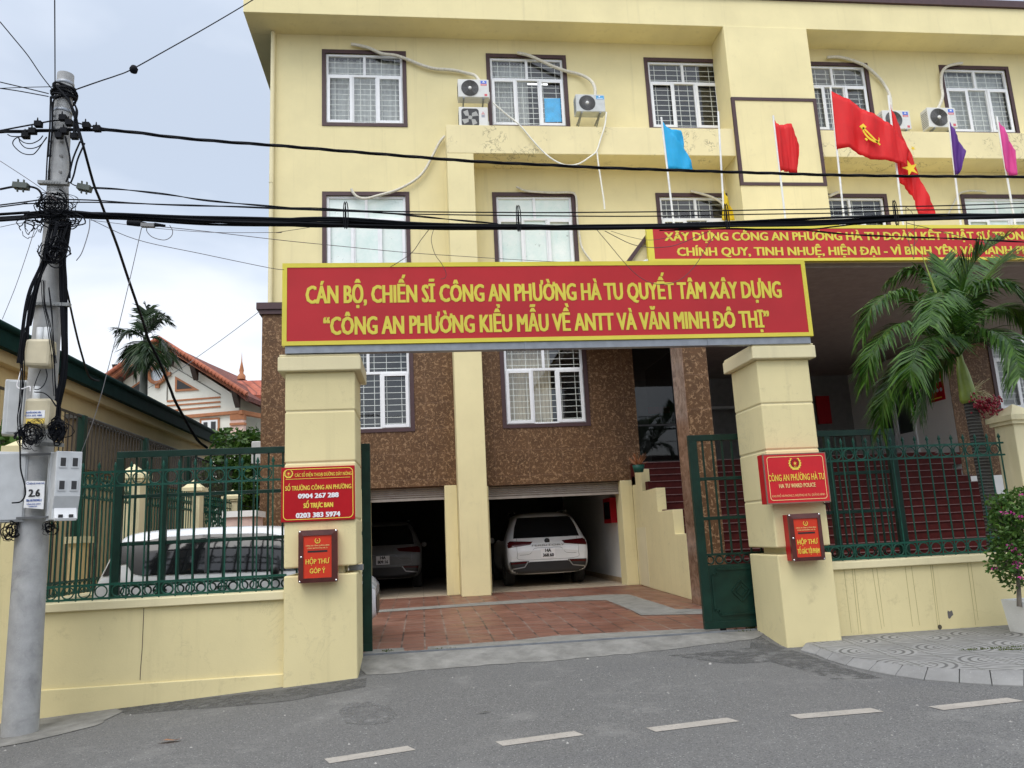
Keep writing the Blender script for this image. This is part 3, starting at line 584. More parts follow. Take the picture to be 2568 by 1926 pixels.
# windows
def window(x, z0, z1, Y, style, w=WW, clip=None):
    """dark trim with a white frame, two top lights, a fixed middle light and two casements, bars behind the glass"""
    mb = MB(); x1 = x+w; pr = .022
    mb.box(x, x1, Y-pr, Y+.03, z1-T, z1); mb.box(x, x1, Y-pr, Y+.03, z0, z0+T-.012); mb.box(x, x+T, Y-pr, Y+.03, z0+T-.012, z1-T); mb.box(x1-T, x1, Y-pr, Y+.03, z0+T-.012, z1-T)
    win = mb.build('window', M['purple'], st)
    a, b, c, d = x+T, x1-T, z0+T-.012, z1-T; fw = .06; tz = d-.61; y0, y1 = Y+.035, Y+.10
    mb = MB(); mb.box(a, a+fw, y0, y1, c, d); mb.box(b-fw, b, y0, y1, c, d); mb.box(a+fw, b-fw, y0, y1, d-fw, d); mb.box(a+fw, b-fw, y0, y1, c, c+fw*.7); mb.box(a+fw, b-fw, y0-.004, y1, tz-.03, tz+.035); mc = (a+b)/2
    mb.box(mc-.035, mc+.035, y0, y1, tz+.035, d-fw)
    m1, m2 = a+(b-a)*.345, a+(b-a)*.655
    mb.box(m1-.03, m1+.03, y0, y1, c+fw*.7, tz-.03); mb.box(m2-.03, m2+.03, y0, y1, c+fw*.7, tz-.03)
    mb.build('frame', M['pvc'], win, bevel=.006)
    for l, r in ((a+.025, m1-.005), (m2+.005, b-.025)):
        mb = MB(); s = .075; zb_, zt_ = c+.02, tz-.005; ys, ye = y0-.028, y0-.002
        mb.box(l, l+s, ys, ye, zb_, zt_); mb.box(r-s, r, ys, ye, zb_, zt_); mb.box(l+s, r-s, ys, ye, zb_, zb_+s); mb.box(l+s, r-s, ys, ye, zt_-s, zt_)
        mb.build('casement', M['pvc'], win, bevel=.006)
    gm = M['film'] if style == 'film' else M['glass']
    mb = MB(); yg = Y+.075
    for l, r, q0, q1 in ((a+fw, mc-.035, tz+.03, d-fw), (mc+.035, b-fw, tz+.03, d-fw), (a+fw, m1-.02, c+.04, tz-.03), (m1+.03, m2-.03, c+.04, tz-.03), (m2+.02, b-fw, c+.04, tz-.03)): mb.quad((l,yg,q0),(r,yg,q0),(r,yg,q1),(l,yg,q1))
    mb.build('pane', gm, win)
    if style != 'film':
        mb = MB(); yb = Y+.13; k = 0
        z = c+.13
        while z < d-.08:
            if abs(z-tz) > .06: mb.bar((a+.05,yb,z), (b-.05,yb,z), .012)
            z += .148
        for f in (.11, .28, .44, .57, .72, .90): mb.bar((a+(b-a)*f, yb+.013, c+.03), (a+(b-a)*f, yb+.013, d-.03), .012)
        mb.build('grille', M['grille'], win)
        room = MB(); ry = Y+1.6
        for q in (((a-.4,ry,c-.5),(b+.4,ry,c-.5),(b+.4,ry,d+.3),(a-.4,ry,d+.3)), ((a-.4,Y+.15,c-.5),(a-.4,ry,c-.5),(a-.4,ry,d+.3),(a-.4,Y+.15,d+.3)), ((b+.4,Y+.15,c-.5),(b+.4,ry,c-.5),(b+.4,ry,d+.3),(b+.4,Y+.15,d+.3)), ((a-.4,Y+.15,d+.3),(b+.4,Y+.15,d+.3),(b+.4,ry,d+.3),(a-.4,ry,d+.3)), ((a-.4,Y+.15,c-.5),(b+.4,Y+.15,c-.5),(b+.4,ry,c-.5),(a-.4,ry,c-.5))): room.quad(*q)
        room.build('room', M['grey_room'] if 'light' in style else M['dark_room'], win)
        if 'curtain' in style:
            spans = {'curtain_full': [(0,1)], 'curtain_part': [(0,.52)], 'curtain_beige': [(.02,.60)], 'curtain_light': [(0,1)]}[style]
            for f0, f1 in spans:
                n = 64; rows = []
                for zz in (c+.02, (c+d)/2, d-.02): rows.append([(a+(b-a)*(f0+(f1-f0)*i/n), Y+.27+.035*sin(i*1.15)+.015*sin(i*2.9+zz), zz) for i in range(n+1)])
                MB().grid(rows).build('curtain', M['curtain_beige'] if 'beige' in style else M['curtain'], win)
    return win
for x, s in zip(WX, ('curtain_full', 'curtain_part', 'dark', 'light', 'curtain_light')): w_ = window(x, F3[0], F3[1], YW, s); w3b = w_ if x == WX[1] else (w3b if x > WX[1] else None)
for x, s in zip(WX, ('film', 'film', 'dark', 'dark', 'film')): window(x, F2[0], F2[1], YW, s)
window(WX[0], F1[0], F1[1], YB, 'dark'); window(WX[1], F1[0], F1[1], YB, 'curtain_beige'); window(WX[4], F1[0], F1[1], YB, 'light')
mb = MB(); P = [oy(p, YW+.115) for p in UZ(('B1',520,780),('B1',648,778),('B1',660,965),('B1',528,968))]; mb.poly(P); mb.build('window_sheet', M['blue_sheet'], w3b)
mb = MB(); mb.box(3.0, 3.75, YW+.9, YW+.94, 13.42, 13.45); mb.build('ceiling_lamp', M['lamp_lit'], w3b)
# garage: interior, shutters, floor
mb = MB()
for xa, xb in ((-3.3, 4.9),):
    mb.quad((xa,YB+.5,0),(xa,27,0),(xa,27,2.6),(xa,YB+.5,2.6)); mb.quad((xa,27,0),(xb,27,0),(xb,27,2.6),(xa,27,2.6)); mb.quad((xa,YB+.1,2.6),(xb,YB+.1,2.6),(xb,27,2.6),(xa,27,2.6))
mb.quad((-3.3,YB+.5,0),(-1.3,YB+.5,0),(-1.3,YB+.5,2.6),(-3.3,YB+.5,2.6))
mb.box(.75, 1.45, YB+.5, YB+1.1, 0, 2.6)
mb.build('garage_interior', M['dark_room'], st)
mb = MB(); mb.quad((4.86,YB+.1,0),(4.86,27,0),(4.86,27,2.6),(4.86,YB+.1,2.6)); mb.build('garage_side_wall', M['white_paint'], st)
mb = MB(); mb.box(4.82, 4.857, YB+.2, 26, 0, .12); mb.build('skirting', flat('beige skirting', (.45,.33,.2), .5), st)
mb = MB(); mb.box(-3.5, 4.95, YB, 27.2, -.2, .004); mb.build('garage_floor', M['garage_floor'], st)
for xa, xb, zt in ((-1.17, .54, 2.475), (1.56, 4.715, 2.43)):
    mb = MB(); n = 5; h = .05
    for i in range(n): z = zt-.003-i*h; mb.prism([(xa,YB+.20,z),(xa,YB+.175,z-h*.5),(xa,YB+.20,z-h*.96),(xa,YB+.24,z-h*.96),(xa,YB+.24,z)], (xb-xa,0,0))
    mb.box(xa, xb, YB+.17, YB+.25, zt-n*h-.06, zt-n*h-.004); mb.build('roller_shutter', M['shutter'], st)
# lobby, porch and stairs
FZ = 2.80
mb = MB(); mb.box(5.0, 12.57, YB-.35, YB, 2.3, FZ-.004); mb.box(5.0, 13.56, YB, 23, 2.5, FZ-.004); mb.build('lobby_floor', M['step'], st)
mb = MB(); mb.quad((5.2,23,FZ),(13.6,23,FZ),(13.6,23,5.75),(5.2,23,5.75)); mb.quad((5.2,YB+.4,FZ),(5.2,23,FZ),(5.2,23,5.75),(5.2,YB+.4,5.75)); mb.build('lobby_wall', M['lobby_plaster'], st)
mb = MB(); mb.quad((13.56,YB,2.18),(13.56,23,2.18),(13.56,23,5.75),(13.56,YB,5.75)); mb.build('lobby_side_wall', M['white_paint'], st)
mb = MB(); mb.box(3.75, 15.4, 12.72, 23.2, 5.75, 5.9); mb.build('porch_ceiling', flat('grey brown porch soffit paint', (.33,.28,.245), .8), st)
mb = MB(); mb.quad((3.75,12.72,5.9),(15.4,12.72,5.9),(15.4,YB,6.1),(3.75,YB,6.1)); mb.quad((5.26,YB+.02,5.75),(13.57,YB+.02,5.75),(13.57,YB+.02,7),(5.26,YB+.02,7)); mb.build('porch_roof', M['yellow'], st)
FY = 12.66
mb = MB(); mb.prism([(3.62,FY,5.83),(15.45,FY,5.83),(14.95,FY,6.52),(4.22,FY,6.52)], (0,.056,0)); mb.build('porch_fascia', M['yellow'], st)
mb = MB(); P = [oy(p, FY-.05) for p in UZ(('B2',1340,418),('B2',1357,440),('B2',1180,693),('B2',1138,693))]; P[2] += (P[2]-P[1])*.25; P[3] += (P[3]-P[0])*.25; mb.prism(P, (0,.3,0)); mb.build('porch_raking_trim', M['purple'], st)
def marble_post(x0, x1, y0, y1):
    mb = MB(); mb.box(x0, x1, y0, y1, 0, 5.75); c_ = mb.build('clad_column', M['cladding'], st, bevel=.01); mb = MB(); mb.box(x0-.012, x0-.001, y0+.01, y1-.01, 0, 5.74); mb.build('marble_slab', M['marble'], c_)
marble_post(4.53, 4.96, 12.7, 13.3); marble_post(13.7, 14.13, 12.7, 13.3)
# inner square columns and dark glazing on the left of the lobby
mb = MB(); mb.quad((5.265,YB+.06,FZ),(6.5,YB+.06,FZ),(6.5,YB+.06,5.74),(5.265,YB+.06,5.74)); mb.quad((6.5,YB+.06,FZ),(6.5,21.5,FZ),(6.5,21.5,5.74),(6.5,YB+.06,5.74)); mb.build('lobby_glazing', M['glass_dark'], st)
mb = MB(); mb.box(5.265, 6.5, YB+.03, YB+.09, 2.80, 2.86); mb.box(6.24, 6.29, YB+.02, YB+.10, 2.86, 5.74); mb.box(5.27, 6.24, YB+.03, YB+.09, 3.72, 3.76); mb.build('lobby_glazing_frame', M['ac_dark'], st)
sx = 4.69; px_ = lambda y: sx+(y-13.3)/4.6*.28
NR = 17; rh = FZ/NR; ry0 = 13.35; td = .283
mb = MB(); me_ = MB()
for i in range(NR):
    y = ry0+i*td; z = (i+1)*rh; mb.box(max(4.85, px_(y)+.1), 12.55, y, (y+td if i < NR-1 else YB-.36), 0 if i == 0 else i*rh-.02, z-.03); mb.box(max(4.85, px_(y)+.1), 12.58, y-.022, y+(td if i < NR-1 else .2)-.023, z-.03, z); me_.box(max(4.86, px_(y)+.11), 12.585, y-.027, y-.0225, z-.014, z-.003)
mb.build('stair_flight', M['step'], st); 
me_.build('stair_nosing', [M['step_edge']], st)
# stepped parapet wall beside the stairs
sx = 4.69
mb = MB(); PN = Vector((4.6,-.28,0)); px_ = lambda y: sx+(y-13.3)/4.6*.28
cn = [opl(U('B3', *q), (sx,13.3,0), PN) for q in ((1283,1032),(1405,1180),(1538,1352),(1640,1545))]; prof = [(17.9,0),(17.9,cn[0].z)]
for i, c_ in enumerate(cn): prof += [(c_.y, c_.z), (c_.y, cn[i+1].z if i < 3 else .0)]
mb.prism([(px_(y),y,z) for y,z in prof], (.2,0,0)); mb.box(px_(17.9)+.03, px_(17.9)+.2, 17.9, YB-.04, 0, 2.5); mb.build('stepped_parapet', M['yellow_wall'], st, bevel=.01)
mb = MB(); nb = UZ(('B3',1250,1495),('B3',1322,1492),('B3',1335,1659)); q0, q1 = opl(nb[0], (sx-.004,13.3,0), PN), opl(nb[1], (sx-.004,13.3,0), PN); q1.z = q0.z; mb.prism([q0, q1, Vector((q1.x,q1.y,.02)), Vector((q0.x,q0.y,.02))], (.01,0,0)); mb.build('parapet_recess', M['yellow_trim'], st)
# white base wall right of the stairs and the doors of the lobby
mb = MB(); mb.box(12.56, 24, YB-.05, YB+.3, 0, 2.18); mb.build('base_wall', M['white_paint'], st)
def door(x, ya, yb, z0, z1):      # in the white side wall, facing the stairs
    mb = MB(); X = x; f = .09
    mb.box(X-.05, X, ya, ya+f, z0, z1); mb.box(X-.05, X, yb-f, yb, z0, z1); mb.box(X-.05, X, ya+f, yb-f, z1-f, z1); mb.box(X-.05, X, ya+f, yb-f, z0, z0+.75)
    d = mb.build('door', M['pvc'], st, bevel=.006); mb = MB(); mb.quad((X-.03,ya+f,z0+.75),(X-.03,yb-f,z0+.75),(X-.03,yb-f,z1-f),(X-.03,ya+f,z1-f)); mb.build('door_pane', M['glass_dark'], d)
door(13.555, 19.9, 20.75, FZ, 5.0); door(13.555, 20.78, 21.6, FZ, 5.0)
mb = MB()
for x in (8.6, 9.7, 10.9): mb.box(x, x+.08, 22.4, 22.5, FZ, 5.7)
mb.box(8.6, 10.98, 22.39, 22.49, 4.7, 4.78); mb.build('inner_door_frame', flat('dim aluminium frame', (.30,.30,.29), .4), st)
# ------------------------------------------------------------------ gateway: pillars, long sign, walls, fences, gates
PY = 9.20
def pillar(x0, x1, y0, y1, grooves, slot, label, zc0, zc1):
    t = thing('gate_pillar', label, 'pillar', ((x0+x1)/2, (y0+y1)/2, -.2))
    zs = [-.6] + sorted(grooves + [slot]); g = .007
    mb = MB(); mb.box(x0+.012, x1-.012, y0+.012, y1-.012, -.5, slot-.05); mb.box(x0+.012, x1-.012, y0+.012, y1-.012, slot+.05, zc0); mb.box(x0+.16, x1-.16, y0+.10, y1-.10, slot-.06, slot+.06)
    mb.build('core', M['yellow_trim'], t)
    edges = zs + [zc0]; mb = MB()
    for i in range(len(edges)-1):
        a = edges[i] + (0 if i == 0 else (.042 if edges[i] == slot else g)); b = edges[i+1] - (.042 if edges[i+1] == slot else g)
        if i == len(edges)-2: b = zc0-.004
        mb.box(x0, x1, y0, y1, a, b)
    mb.build('shaft', M['yellow_wall'], t, bevel=.016)
    mb = MB(); mb.box(x0-.075, x1+.075, y0-.075, y1+.075, zc0, zc1); mb.prism([(x0-.06,y0-.06,zc1),(x1+.06,y0-.06,zc1),(x1+.06,y1+.06,zc1),(x0-.06,y1+.06,zc1)], (0,0,.03)); mb.build('cap', M['yellow_trim'], t, bevel=.012)
    return t
gl = [oy(p, PY).z for p in UZ(('Z7',640,570),('Z7',640,978))]; sl_ = oy(U('Z8', 870, 245), PY).z
pillar(-1.545, -.742, PY, 10.03, gl+[1.56], sl_, 'yellow gate pillar carrying the hotline sign and the suggestion box', 3.285, 3.455)
gr = [oy(p, PY).z for p in UZ(('C7',300,510),('C7',300,877))]; sl2 = oy(U('C8', 250, 105), PY).z
pillar(4.235, 4.925, PY, 10.03, gr+[1.56], sl2, 'yellow gate pillar carrying the police name sign', 3.31, 3.47)
mb = MB(); mb.box(-.86, -.70, PY+.35, PY+.5, sl_-.03, sl_+.035); o = mb.build('gate_latch', M['steel'], None, bevel=.004); tag(o, 'steel latch keeper in the slot of the pillar with the hotline sign', 'latch')

# the long sign over the gateway
t = thing('gateway_sign', 'long red banner sign with yellow lettering spanning both gate pillars', 'sign', (1.7, 9.15, 3.49))
X0, X1, Z0, Z1, SY = -1.565, 4.975, 3.585, 4.585, 9.10
mb = MB(); mb.box(X0, X1, SY, SY+.07, Z0, Z1); mb.build('panel', M['sign_red'], t)
bw = .050; mb = MB(); f = SY-.006
mb.box(X0-.004, X1+.004, f, SY+.074, Z1-bw, Z1+.004); mb.box(X0-.004, X1+.004, f, SY+.074, Z0-.004, Z0+bw*.9); mb.box(X0-.004, X0+bw, f, SY+.074, Z0+bw*.9, Z1-bw); mb.box(X1-bw, X1+.004, f, SY+.074, Z0+bw*.9, Z1-bw)
mb.build('border', M['sign_yellow'], t)
mb = MB(); mb.box(X0+.03, X1-.03, SY+.02, SY+.12, 3.492, Z0-.006)
for x in (1.3, 3.6): mb.box(x-.012, x+.012, SY+.012, SY+.13, 3.49, Z0-.004)
for x in (-1.2, .4, 2.0, 3.6, 4.7): mb.box(x, x+.06, SY+.09, SY+.15, 3.5, 4.5)
mb.build('support_tube', M['steel'], t)
a, b = oy(U('Z6',525,968), SY), oy(U('C6',297,955), SY); c, d = oy(U('Z6',665,1216), SY), oy(U('C6',205,1190), SY)
z1, z2 = (a.z+b.z)/2, (c.z+d.z)/2
cap1 = (oy(U('Z6',560,827), SY).z - a.z)
mb = MB(); text(mb, 'CÁN BỘ, CHIẾN SĨ CÔNG AN PHƯỜNG HÀ TU QUYẾT TÂM XÂY DỰNG', (a.x,SY,z1), (b.x,SY,z1), cap1, bold=.04)
text(mb, '“CÔNG AN PHƯỜNG KIỂU MẪU VỀ ANTT VÀ VĂN MINH ĐÔ THỊ”', (c.x,SY,z2), (d.x,SY,z2), cap1, bold=.04)
mb.build('lettering', M['sign_yellow'], t)

# slogan sign on the porch
t = thing('porch_sign', 'red two line slogan sign hung on the front of the porch canopy', 'sign', (9.4, 12.5, 5.8))
SY2 = 12.50; p0, p1 = oy(U('B2',1355,660), SY2), oy(U('B2',1350,390), SY2); q0 = oy(U('C6',1740,628), SY2)
X0, Z0, Z1 = p0.x, (p0.z+q0.z)/2, 6.47; X1 = 14.7
mb = MB(); mb.box(X0, X1, SY2, SY2+.08, Z0, Z1); mb.build('panel', M['sign_red'], t)
bw = .085; mb = MB(); f = SY2-.006
mb.box(X0-.004, X1, f, SY2+.084, Z1-bw*.7, Z1+.004); mb.box(X0-.004, X1, f, SY2+.084, Z0-.004, Z0+bw*.55); mb.box(X0-.004, X0+bw*1.2, f, SY2+.084, Z0+bw*.55, Z1-bw*.7); mb.box(X1-bw, X1+.004, f, SY2+.083, Z0+bw*.55, Z1-bw*.7)
mb.build('border', M['sign_yellow'], t)
a, b = oy(U('B2',1475,487), SY2), oy(U('C6',2212,478), SY2); c, d = oy(U('B2',1575,607), SY2), oy(U('C6',1685,592), SY2)
cap2 = oy(U('B2',1600,540), SY2).z - oy(U('B2',1600,607), SY2).z
mb = MB(); text(mb, 'XÂY DỰNG CÔNG AN PHƯỜNG HÀ TU ĐOÀN KẾT THẬT SỰ TRONG SẠCH', (a.x,SY2,a.z), (b.x,SY2,a.z), cap2, bold=.055, ref='XÂY DỰNG CÔNG AN PHƯỜNG HÀ TU ĐOÀN KẾT THẬT SỰ TRON')
text(mb, 'CHÍNH QUY, TINH NHUỆ, HIỆN ĐẠI - VÌ BÌNH YÊN VÀ HẠNH PHÚC', (c.x,SY2,c.z), (d.x,SY2,c.z), cap2, bold=.055, ref='CHÍNH QUY, TINH NHUỆ, HIỆN ĐẠI - VÌ BÌNH YÊN')
mb.build('lettering', M['sign_yellow'], t)

# small signs and letter boxes on the pillars
def VL(x, y, Y): return oy((690+x*.1988, 1150+y*.1988), Y)
def VR(x, y, Y): return oy((1860+x*.1929, 1110+y*.1929), Y)
def rounded(x0, x1, z0, z1, r, n=5):
    P = []
    for cx, cz, a in ((x1-r, z1-r, 0), (x0+r, z1-r, 90), (x0+r, z0+r, 180), (x1-r, z0+r, 270)):
        P += [(cx+r*cos(radians(a+90*i/n)), cz+r*sin(radians(a+90*i/n))) for i in range(n+1)]
    return P
def border_ring(mb, x0, x1, z0, z1, r, w, Y):
    A = rounded(x0, x1, z0, z1, r); B = rounded(x0+w, x1-w, z0+w, z1-w, r-w*.6); n = len(A)
    for i in range(n): j = (i+1) % n; mb.quad((A[i][0],Y,A[i][1]), (A[j][0],Y,A[j][1]), (B[j][0],Y,B[j][1]), (B[i][0],Y,B[i][1]))
SYL = PY-.03
p = [VL(*q, SYL) for q in ((80,115),(1005,85),(1005,765),(72,805))]; X0 = (p[0].x+p[3].x)/2; X1 = (p[1].x+p[2].x)/2; Z1 = (p[0].z+p[1].z)/2; Z0 = (p[2].z+p[3].z)/2
t = thing('hotline_sign', 'dark red plate listing two white hotline phone numbers on the gate pillar', 'sign', ((X0+X1)/2, SYL, Z0))
mb = MB(); mb.box(X0, X1, SYL, PY+.02, Z0, Z1); mb.build('plate', M['plate_red'], t, bevel=.003)
sh = lambda zx, zy: VL(zx, zy, SYL)
mb = MB(); border_ring(mb, X0+.022, X1-.018, Z0+.02, Z1-.02, .05, .008, SYL-.004)
zz = (sh(125,265).z+sh(960,232).z)/2; mb.box(X0+.05, X1-.05, SYL-.004, SYL-.001, zz-.0025, zz+.0025)
def sline(mb, s, pa, pb, cap_, f, Y, **kw):
    A, B = f(*pa), f(*pb); z = (A.z+B.z)/2; text(mb, s, (A.x,Y,z), (B.x,Y,z), cap_, **kw)
k = abs(sh(0,0).z-sh(0,100).z)/100
sline(mb, 'CÁC SỐ ĐIỆN THOẠI ĐƯỜNG DÂY NÓNG', (248,233), (966,205), 42*k, sh, SYL, bold=.025)
sline(mb, 'SỐ TRƯỞNG CÔNG AN PHƯỜNG', (127,408), (962,375), 56*k, sh, SYL, bold=.035); sline(mb, 'SỐ TRỰC BAN', (357,625), (733,610), 60*k, sh, SYL, bold=.06)
mb.build('lettering', M['gold'], t)
mb = MB(); sline(mb, '0904 267 288', (288,505), (803,488), 60*k, sh, SYL, bold=.08); sline(mb, '0203 383 5974', (260,752), (823,728), 62*k, sh, SYL, bold=.08); mb.build('number_lettering', M['white'], t)
emblem(t, sh(170,192), 108*k, SYL)

def letter_box(x0, x1, z0, z1, yf, label, px, pz, lines, name, side_red=False, slot=None):
    """wood framed steel box with a red printed front, corner caps, slot and lock"""
    t = thing('letter_box', label, 'letter box', ((x0+x1)/2, PY, z0), 'letter boxes on the gate pillars')
    mb = MB(); mb.box(x0+.006, x1-.006, yf+.02, PY+.01, z0+.006, z1-.006); mb.build('box', M['plate_red'], t)
    fw = (px[0]-x0+x1-px[1])/2; mb = MB(); P = rounded(x0, x1, z0, z1, .02); 
    for i in range(len(P)):
        j = (i+1) % len(P)
        def inn(q): return (min(max(q[0], px[0]), px[1]), min(max(q[1], pz[0]), pz[1]))
        a, b = P[i], P[j]; c, d = inn(b), inn(a)
        mb.quad((a[0],yf+.045,a[1]), (b[0],yf+.045,b[1]), (b[0],yf+.008,b[1]), (a[0],yf+.008,a[1])); mb.quad((a[0],yf+.008,a[1]), (b[0],yf+.008,b[1]), (c[0],yf,c[1]), (d[0],yf,d[1])); mb.quad((d[0],yf,d[1]), (c[0],yf,c[1]), (c[0],yf+.012,c[1]), (d[0],yf+.012,d[1]))
    mb.build('frame', M['wood'], t)
    mb = MB(); mb.quad((px[0],yf+.012,pz[0]), (px[1],yf+.012,pz[0]), (px[1],yf+.012,pz[1]), (px[0],yf+.012,pz[1])); mb.build('front_panel', M['box_red'], t)
    mb = MB()
    for cx, cz in ((x0+.016, z0+.016), (x1-.016, z0+.016), (x0+.016, z1-.016), (x1-.016, z1-.016)): mb.lathe((cx, yf+.012, cz), [(.014,.03),(.014,.0),(.010,-.006),(0,-.008)], (0,1,0), 12)
    mb.build('corner_cap', M['chrome'], t)
    mb = MB(); cx = (px[0]+px[1])/2; w = px[1]-px[0]; h = pz[1]-pz[0]; yy = yf+.012
    mb.box(cx-w*.35, cx+w*.35, yy-.002, yy+.001, pz[0]+h*.60, pz[0]+h*.645); mb.build('slot', M['ink'], t)
    mb = MB(); mb.lathe(((x0+px[0])/2+.004, yf+.004, pz[0]+h*.5), [(.012,.0),(.012,-.006),(0,-.008)], (0,1,0), 12); mb.build('lock', M['chrome'], t)
    emblem(t, (cx, yy, pz[0]+h*.875), h*.13, yy-.001)
    mb = MB(); textc(mb, 'CÔNG AN TỈNH QUẢNG NINH', (cx, yy, pz[0]+h*.745), w*.84, h*.030, bold=.02); textc(mb, 'CÔNG AN PHƯỜNG HÀ TU', (cx, yy, pz[0]+h*.685), w*.74, h*.030, bold=.02); mb.build('small_lettering', M['gold_pale'], t)
    mb = MB()
    for s, zf, wf, cf in lines: textc(mb, s, (cx, yy, pz[0]+h*zf), w*wf, h*cf, bold=.03)
    mb.build('lettering', M['gold'], t)
    return t
YF = PY-.13
p = [VL(*q, YF) for q in ((297,905),(795,892),(775,1555),(283,1572))]; i_ = [VL(*q, YF) for q in ((358,975),(715,962),(708,1497),(350,1515))]
mid = lambda a, b, c: (getattr(a, c)+getattr(b, c))/2
letter_box(mid(p[0],p[3],'x'), mid(p[1],p[2],'x'), mid(p[2],p[3],'z'), mid(p[0],p[1],'z'), YF, 'red suggestion box reading GÓP Ý in a wood frame, below the phone number sign', (mid(i_[0],i_[3],'x'), mid(i_[1],i_[2],'x')), (mid(i_[2],i_[3],'z'), mid(i_[0],i_[1],'z')), [('HỘP THƯ', .33, .84, .115), ('GÓP Ý', .11, .56, .115)], 'a')
YF = PY-.17
p = [VR(*q, YF) for q in ((600,935),(1025,908),(1095,1522),(682,1548))]; i_ = [VR(*q, YF) for q in ((668,995),(985,975),(1040,1480),(728,1492))]
letter_box(mid(p[0],p[3],'x'), mid(p[1],p[2],'x'), mid(p[2],p[3],'z'), mid(p[0],p[1],'z'), YF, 'red report box reading TỐ GIÁC TỘI PHẠM below the police name sign', (mid(i_[0],i_[3],'x'), mid(i_[1],i_[2],'x')), (mid(i_[2],i_[3],'z'), mid(i_[0],i_[1],'z')), [('HỘP THƯ', .33, .84, .125), ('TỐ GIÁC TỘI PHẠM', .09, .90, .125)], 'b')
YS = PY-.15
p = [VR(*q, YS) for q in ((270,150),(1085,125),(1165,770),(335,800))]; X0, X1, Z0, Z1 = mid(p[0],p[3],'x'), mid(p[1],p[2],'x'), mid(p[2],p[3],'z'), mid(p[0],p[1],'z')
t = thing('police_name_sign', 'red box sign with gold badge reading HA TU WARD POLICE on the gate pillar', 'sign', ((X0+X1)/2, PY, Z0))
mb = MB(); mb.box(X0+.003, X1-.003, YS+.004, PY+.01, Z0+.003, Z1-.003); mb.build('box', M['plate_red'], t)
mb = MB(); w = .012
for a in ((X0,X1,Z1-w,Z1),(X0,X1,Z0,Z0+w),(X0,X0+w,Z0+w,Z1-w),(X1-w,X1,Z0+w,Z1-w)): mb.box(a[0], a[1], YS, YS+.02, a[2], a[3])
mb.build('edge_trim', flat('brown aluminium edge', (.20,.12,.09), .4), t)
mb = MB(); mb.quad((X0+w,YS+.002,Z0+w), (X1-w,YS+.002,Z0+w), (X1-w,YS+.002,Z1-w), (X0+w,YS+.002,Z1-w)); mb.build('front_panel', flat('bright red sign face', (.56,.014,.022), .3, .05), t)
sh = lambda zx, zy: VR(zx, zy, YS); k = abs(sh(600,0).z-sh(600,100).z)/100
mb = MB(); border_ring(mb, X0+.045, X1-.04, Z0+.04, Z1-.035, .035, .007, YS-.002)
sline(mb, 'HA TU WARD POLICE', (487,590), (962,575), 52*k, sh, YS, bold=.03); sline(mb, 'KHU PHỐ HÀ PHONG 3, PHƯỜNG HÀ TU, QUẢNG NINH', (400,712), (1080,685), 28*k, sh, YS, bold=.0); mb.build('small_lettering', M['gold_pale'], t)
mb = MB(); sline(mb, 'CÔNG AN PHƯỜNG HÀ TU', (347,505), (1075,478), 82*k, sh, YS, bold=.015); mb.build('lettering', M['gold'], t)
emblem(t, sh(690,270), 165*k, YS, 'plate_red')
cable_pts = [VR(x, y, PY-.01) for x, y in ((1060,780),(1105,815),(1130,870),(1137,960))]
o = MB().tube(catmull(cable_pts), .006, 6).build('sign_cable', M['cable']); tag(o, 'short black cable hanging from the police name sign', 'cable')

# boundary walls and fences
def low_wall(name, label, x0, x1, y0, y1, zt, zc, plinth=None):
    t = thing(name, label, 'wall', ((x0+x1)/2, (y0+y1)/2, -.2)); mb = MB(); mb.box(x0, x1, y0, y1, -.6, zc); mb.build('wall', M['yellow_wall'], t)
    mb = MB(); mb.box(x0, x1, y0-.05, y1+.05, zc, zt); mb.build('coping', M['yellow_trim'], t, bevel=.008)
    if plinth is not None: mb = MB(); mb.box(x0, x1, y0-.025, y0+.05, -.7, plinth); mb.build('plinth', M['yellow_wall'], t, bevel=.008)
    return t
t = low_wall('boundary_wall', 'low yellow boundary wall between the power pole and the gate pillar', -4.35, -1.545, 9.29, 9.55, .795, .705, -.09)
mb = MB(); c_ = UZ(('Z4',1140,395),('Z4',1128,700),('Z4',1112,900),('Z4',1110,965)); P = [oy(q, 9.288) for q in c_]; mb.tube(P, .0035, 4); mb.build('crack', M['wire_brown'], t)
t = low_wall('boundary_wall', 'low yellow boundary wall with rain streaks behind the planter', 4.925, 7.9, 9.5, 9.72, .765, .675)
ms = flat('dark rain streak stain', (.40,.35,.17), .9, .1); mb = MB()
for xa, ya, xb, yb in ((785,245,845,750),(850,245,905,760),(868,245,925,755),(1010,240,1085,720),(1045,235,1105,700),(1270,225,1330,700),(1320,222,1385,690),(1470,212,1530,700),(1485,210,1545,690),(1765,198,1830,690),(1790,196,1850,650)):
    a, b = oy(U('C8', xa, ya), 9.497), oy(U('C8', xb, yb), 9.497); w = .0035; mb.quad((a.x-w,9.498,a.z), (a.x+w,9.498,a.z), (b.x+w*.6,9.498,b.z), (b.x-w*.6,9.498,b.z))
mb.build('rain_streak', ms, t)
mb = MB(); P = [oy(U('C8', x, y), 9.497) for x, y in ((1607,572),(1622,580),(1640,570),(1648,590),(1652,608),(1640,615),(1632,628),(1622,638),(1612,632),(1608,612),(1605,590))]; mb.poly(P); mb.build('bare_patch', flat('bare cement patch', (.13,.12,.115), .9), t)
mb = MB(); P = oy(U('C8', 1545, 703), 9.497); mb.disc((P.x, 9.4965, P.z), .03, n=9); mb.build('weep_hole', flat('weep hole stain', (.09,.075,.05), .9), t)
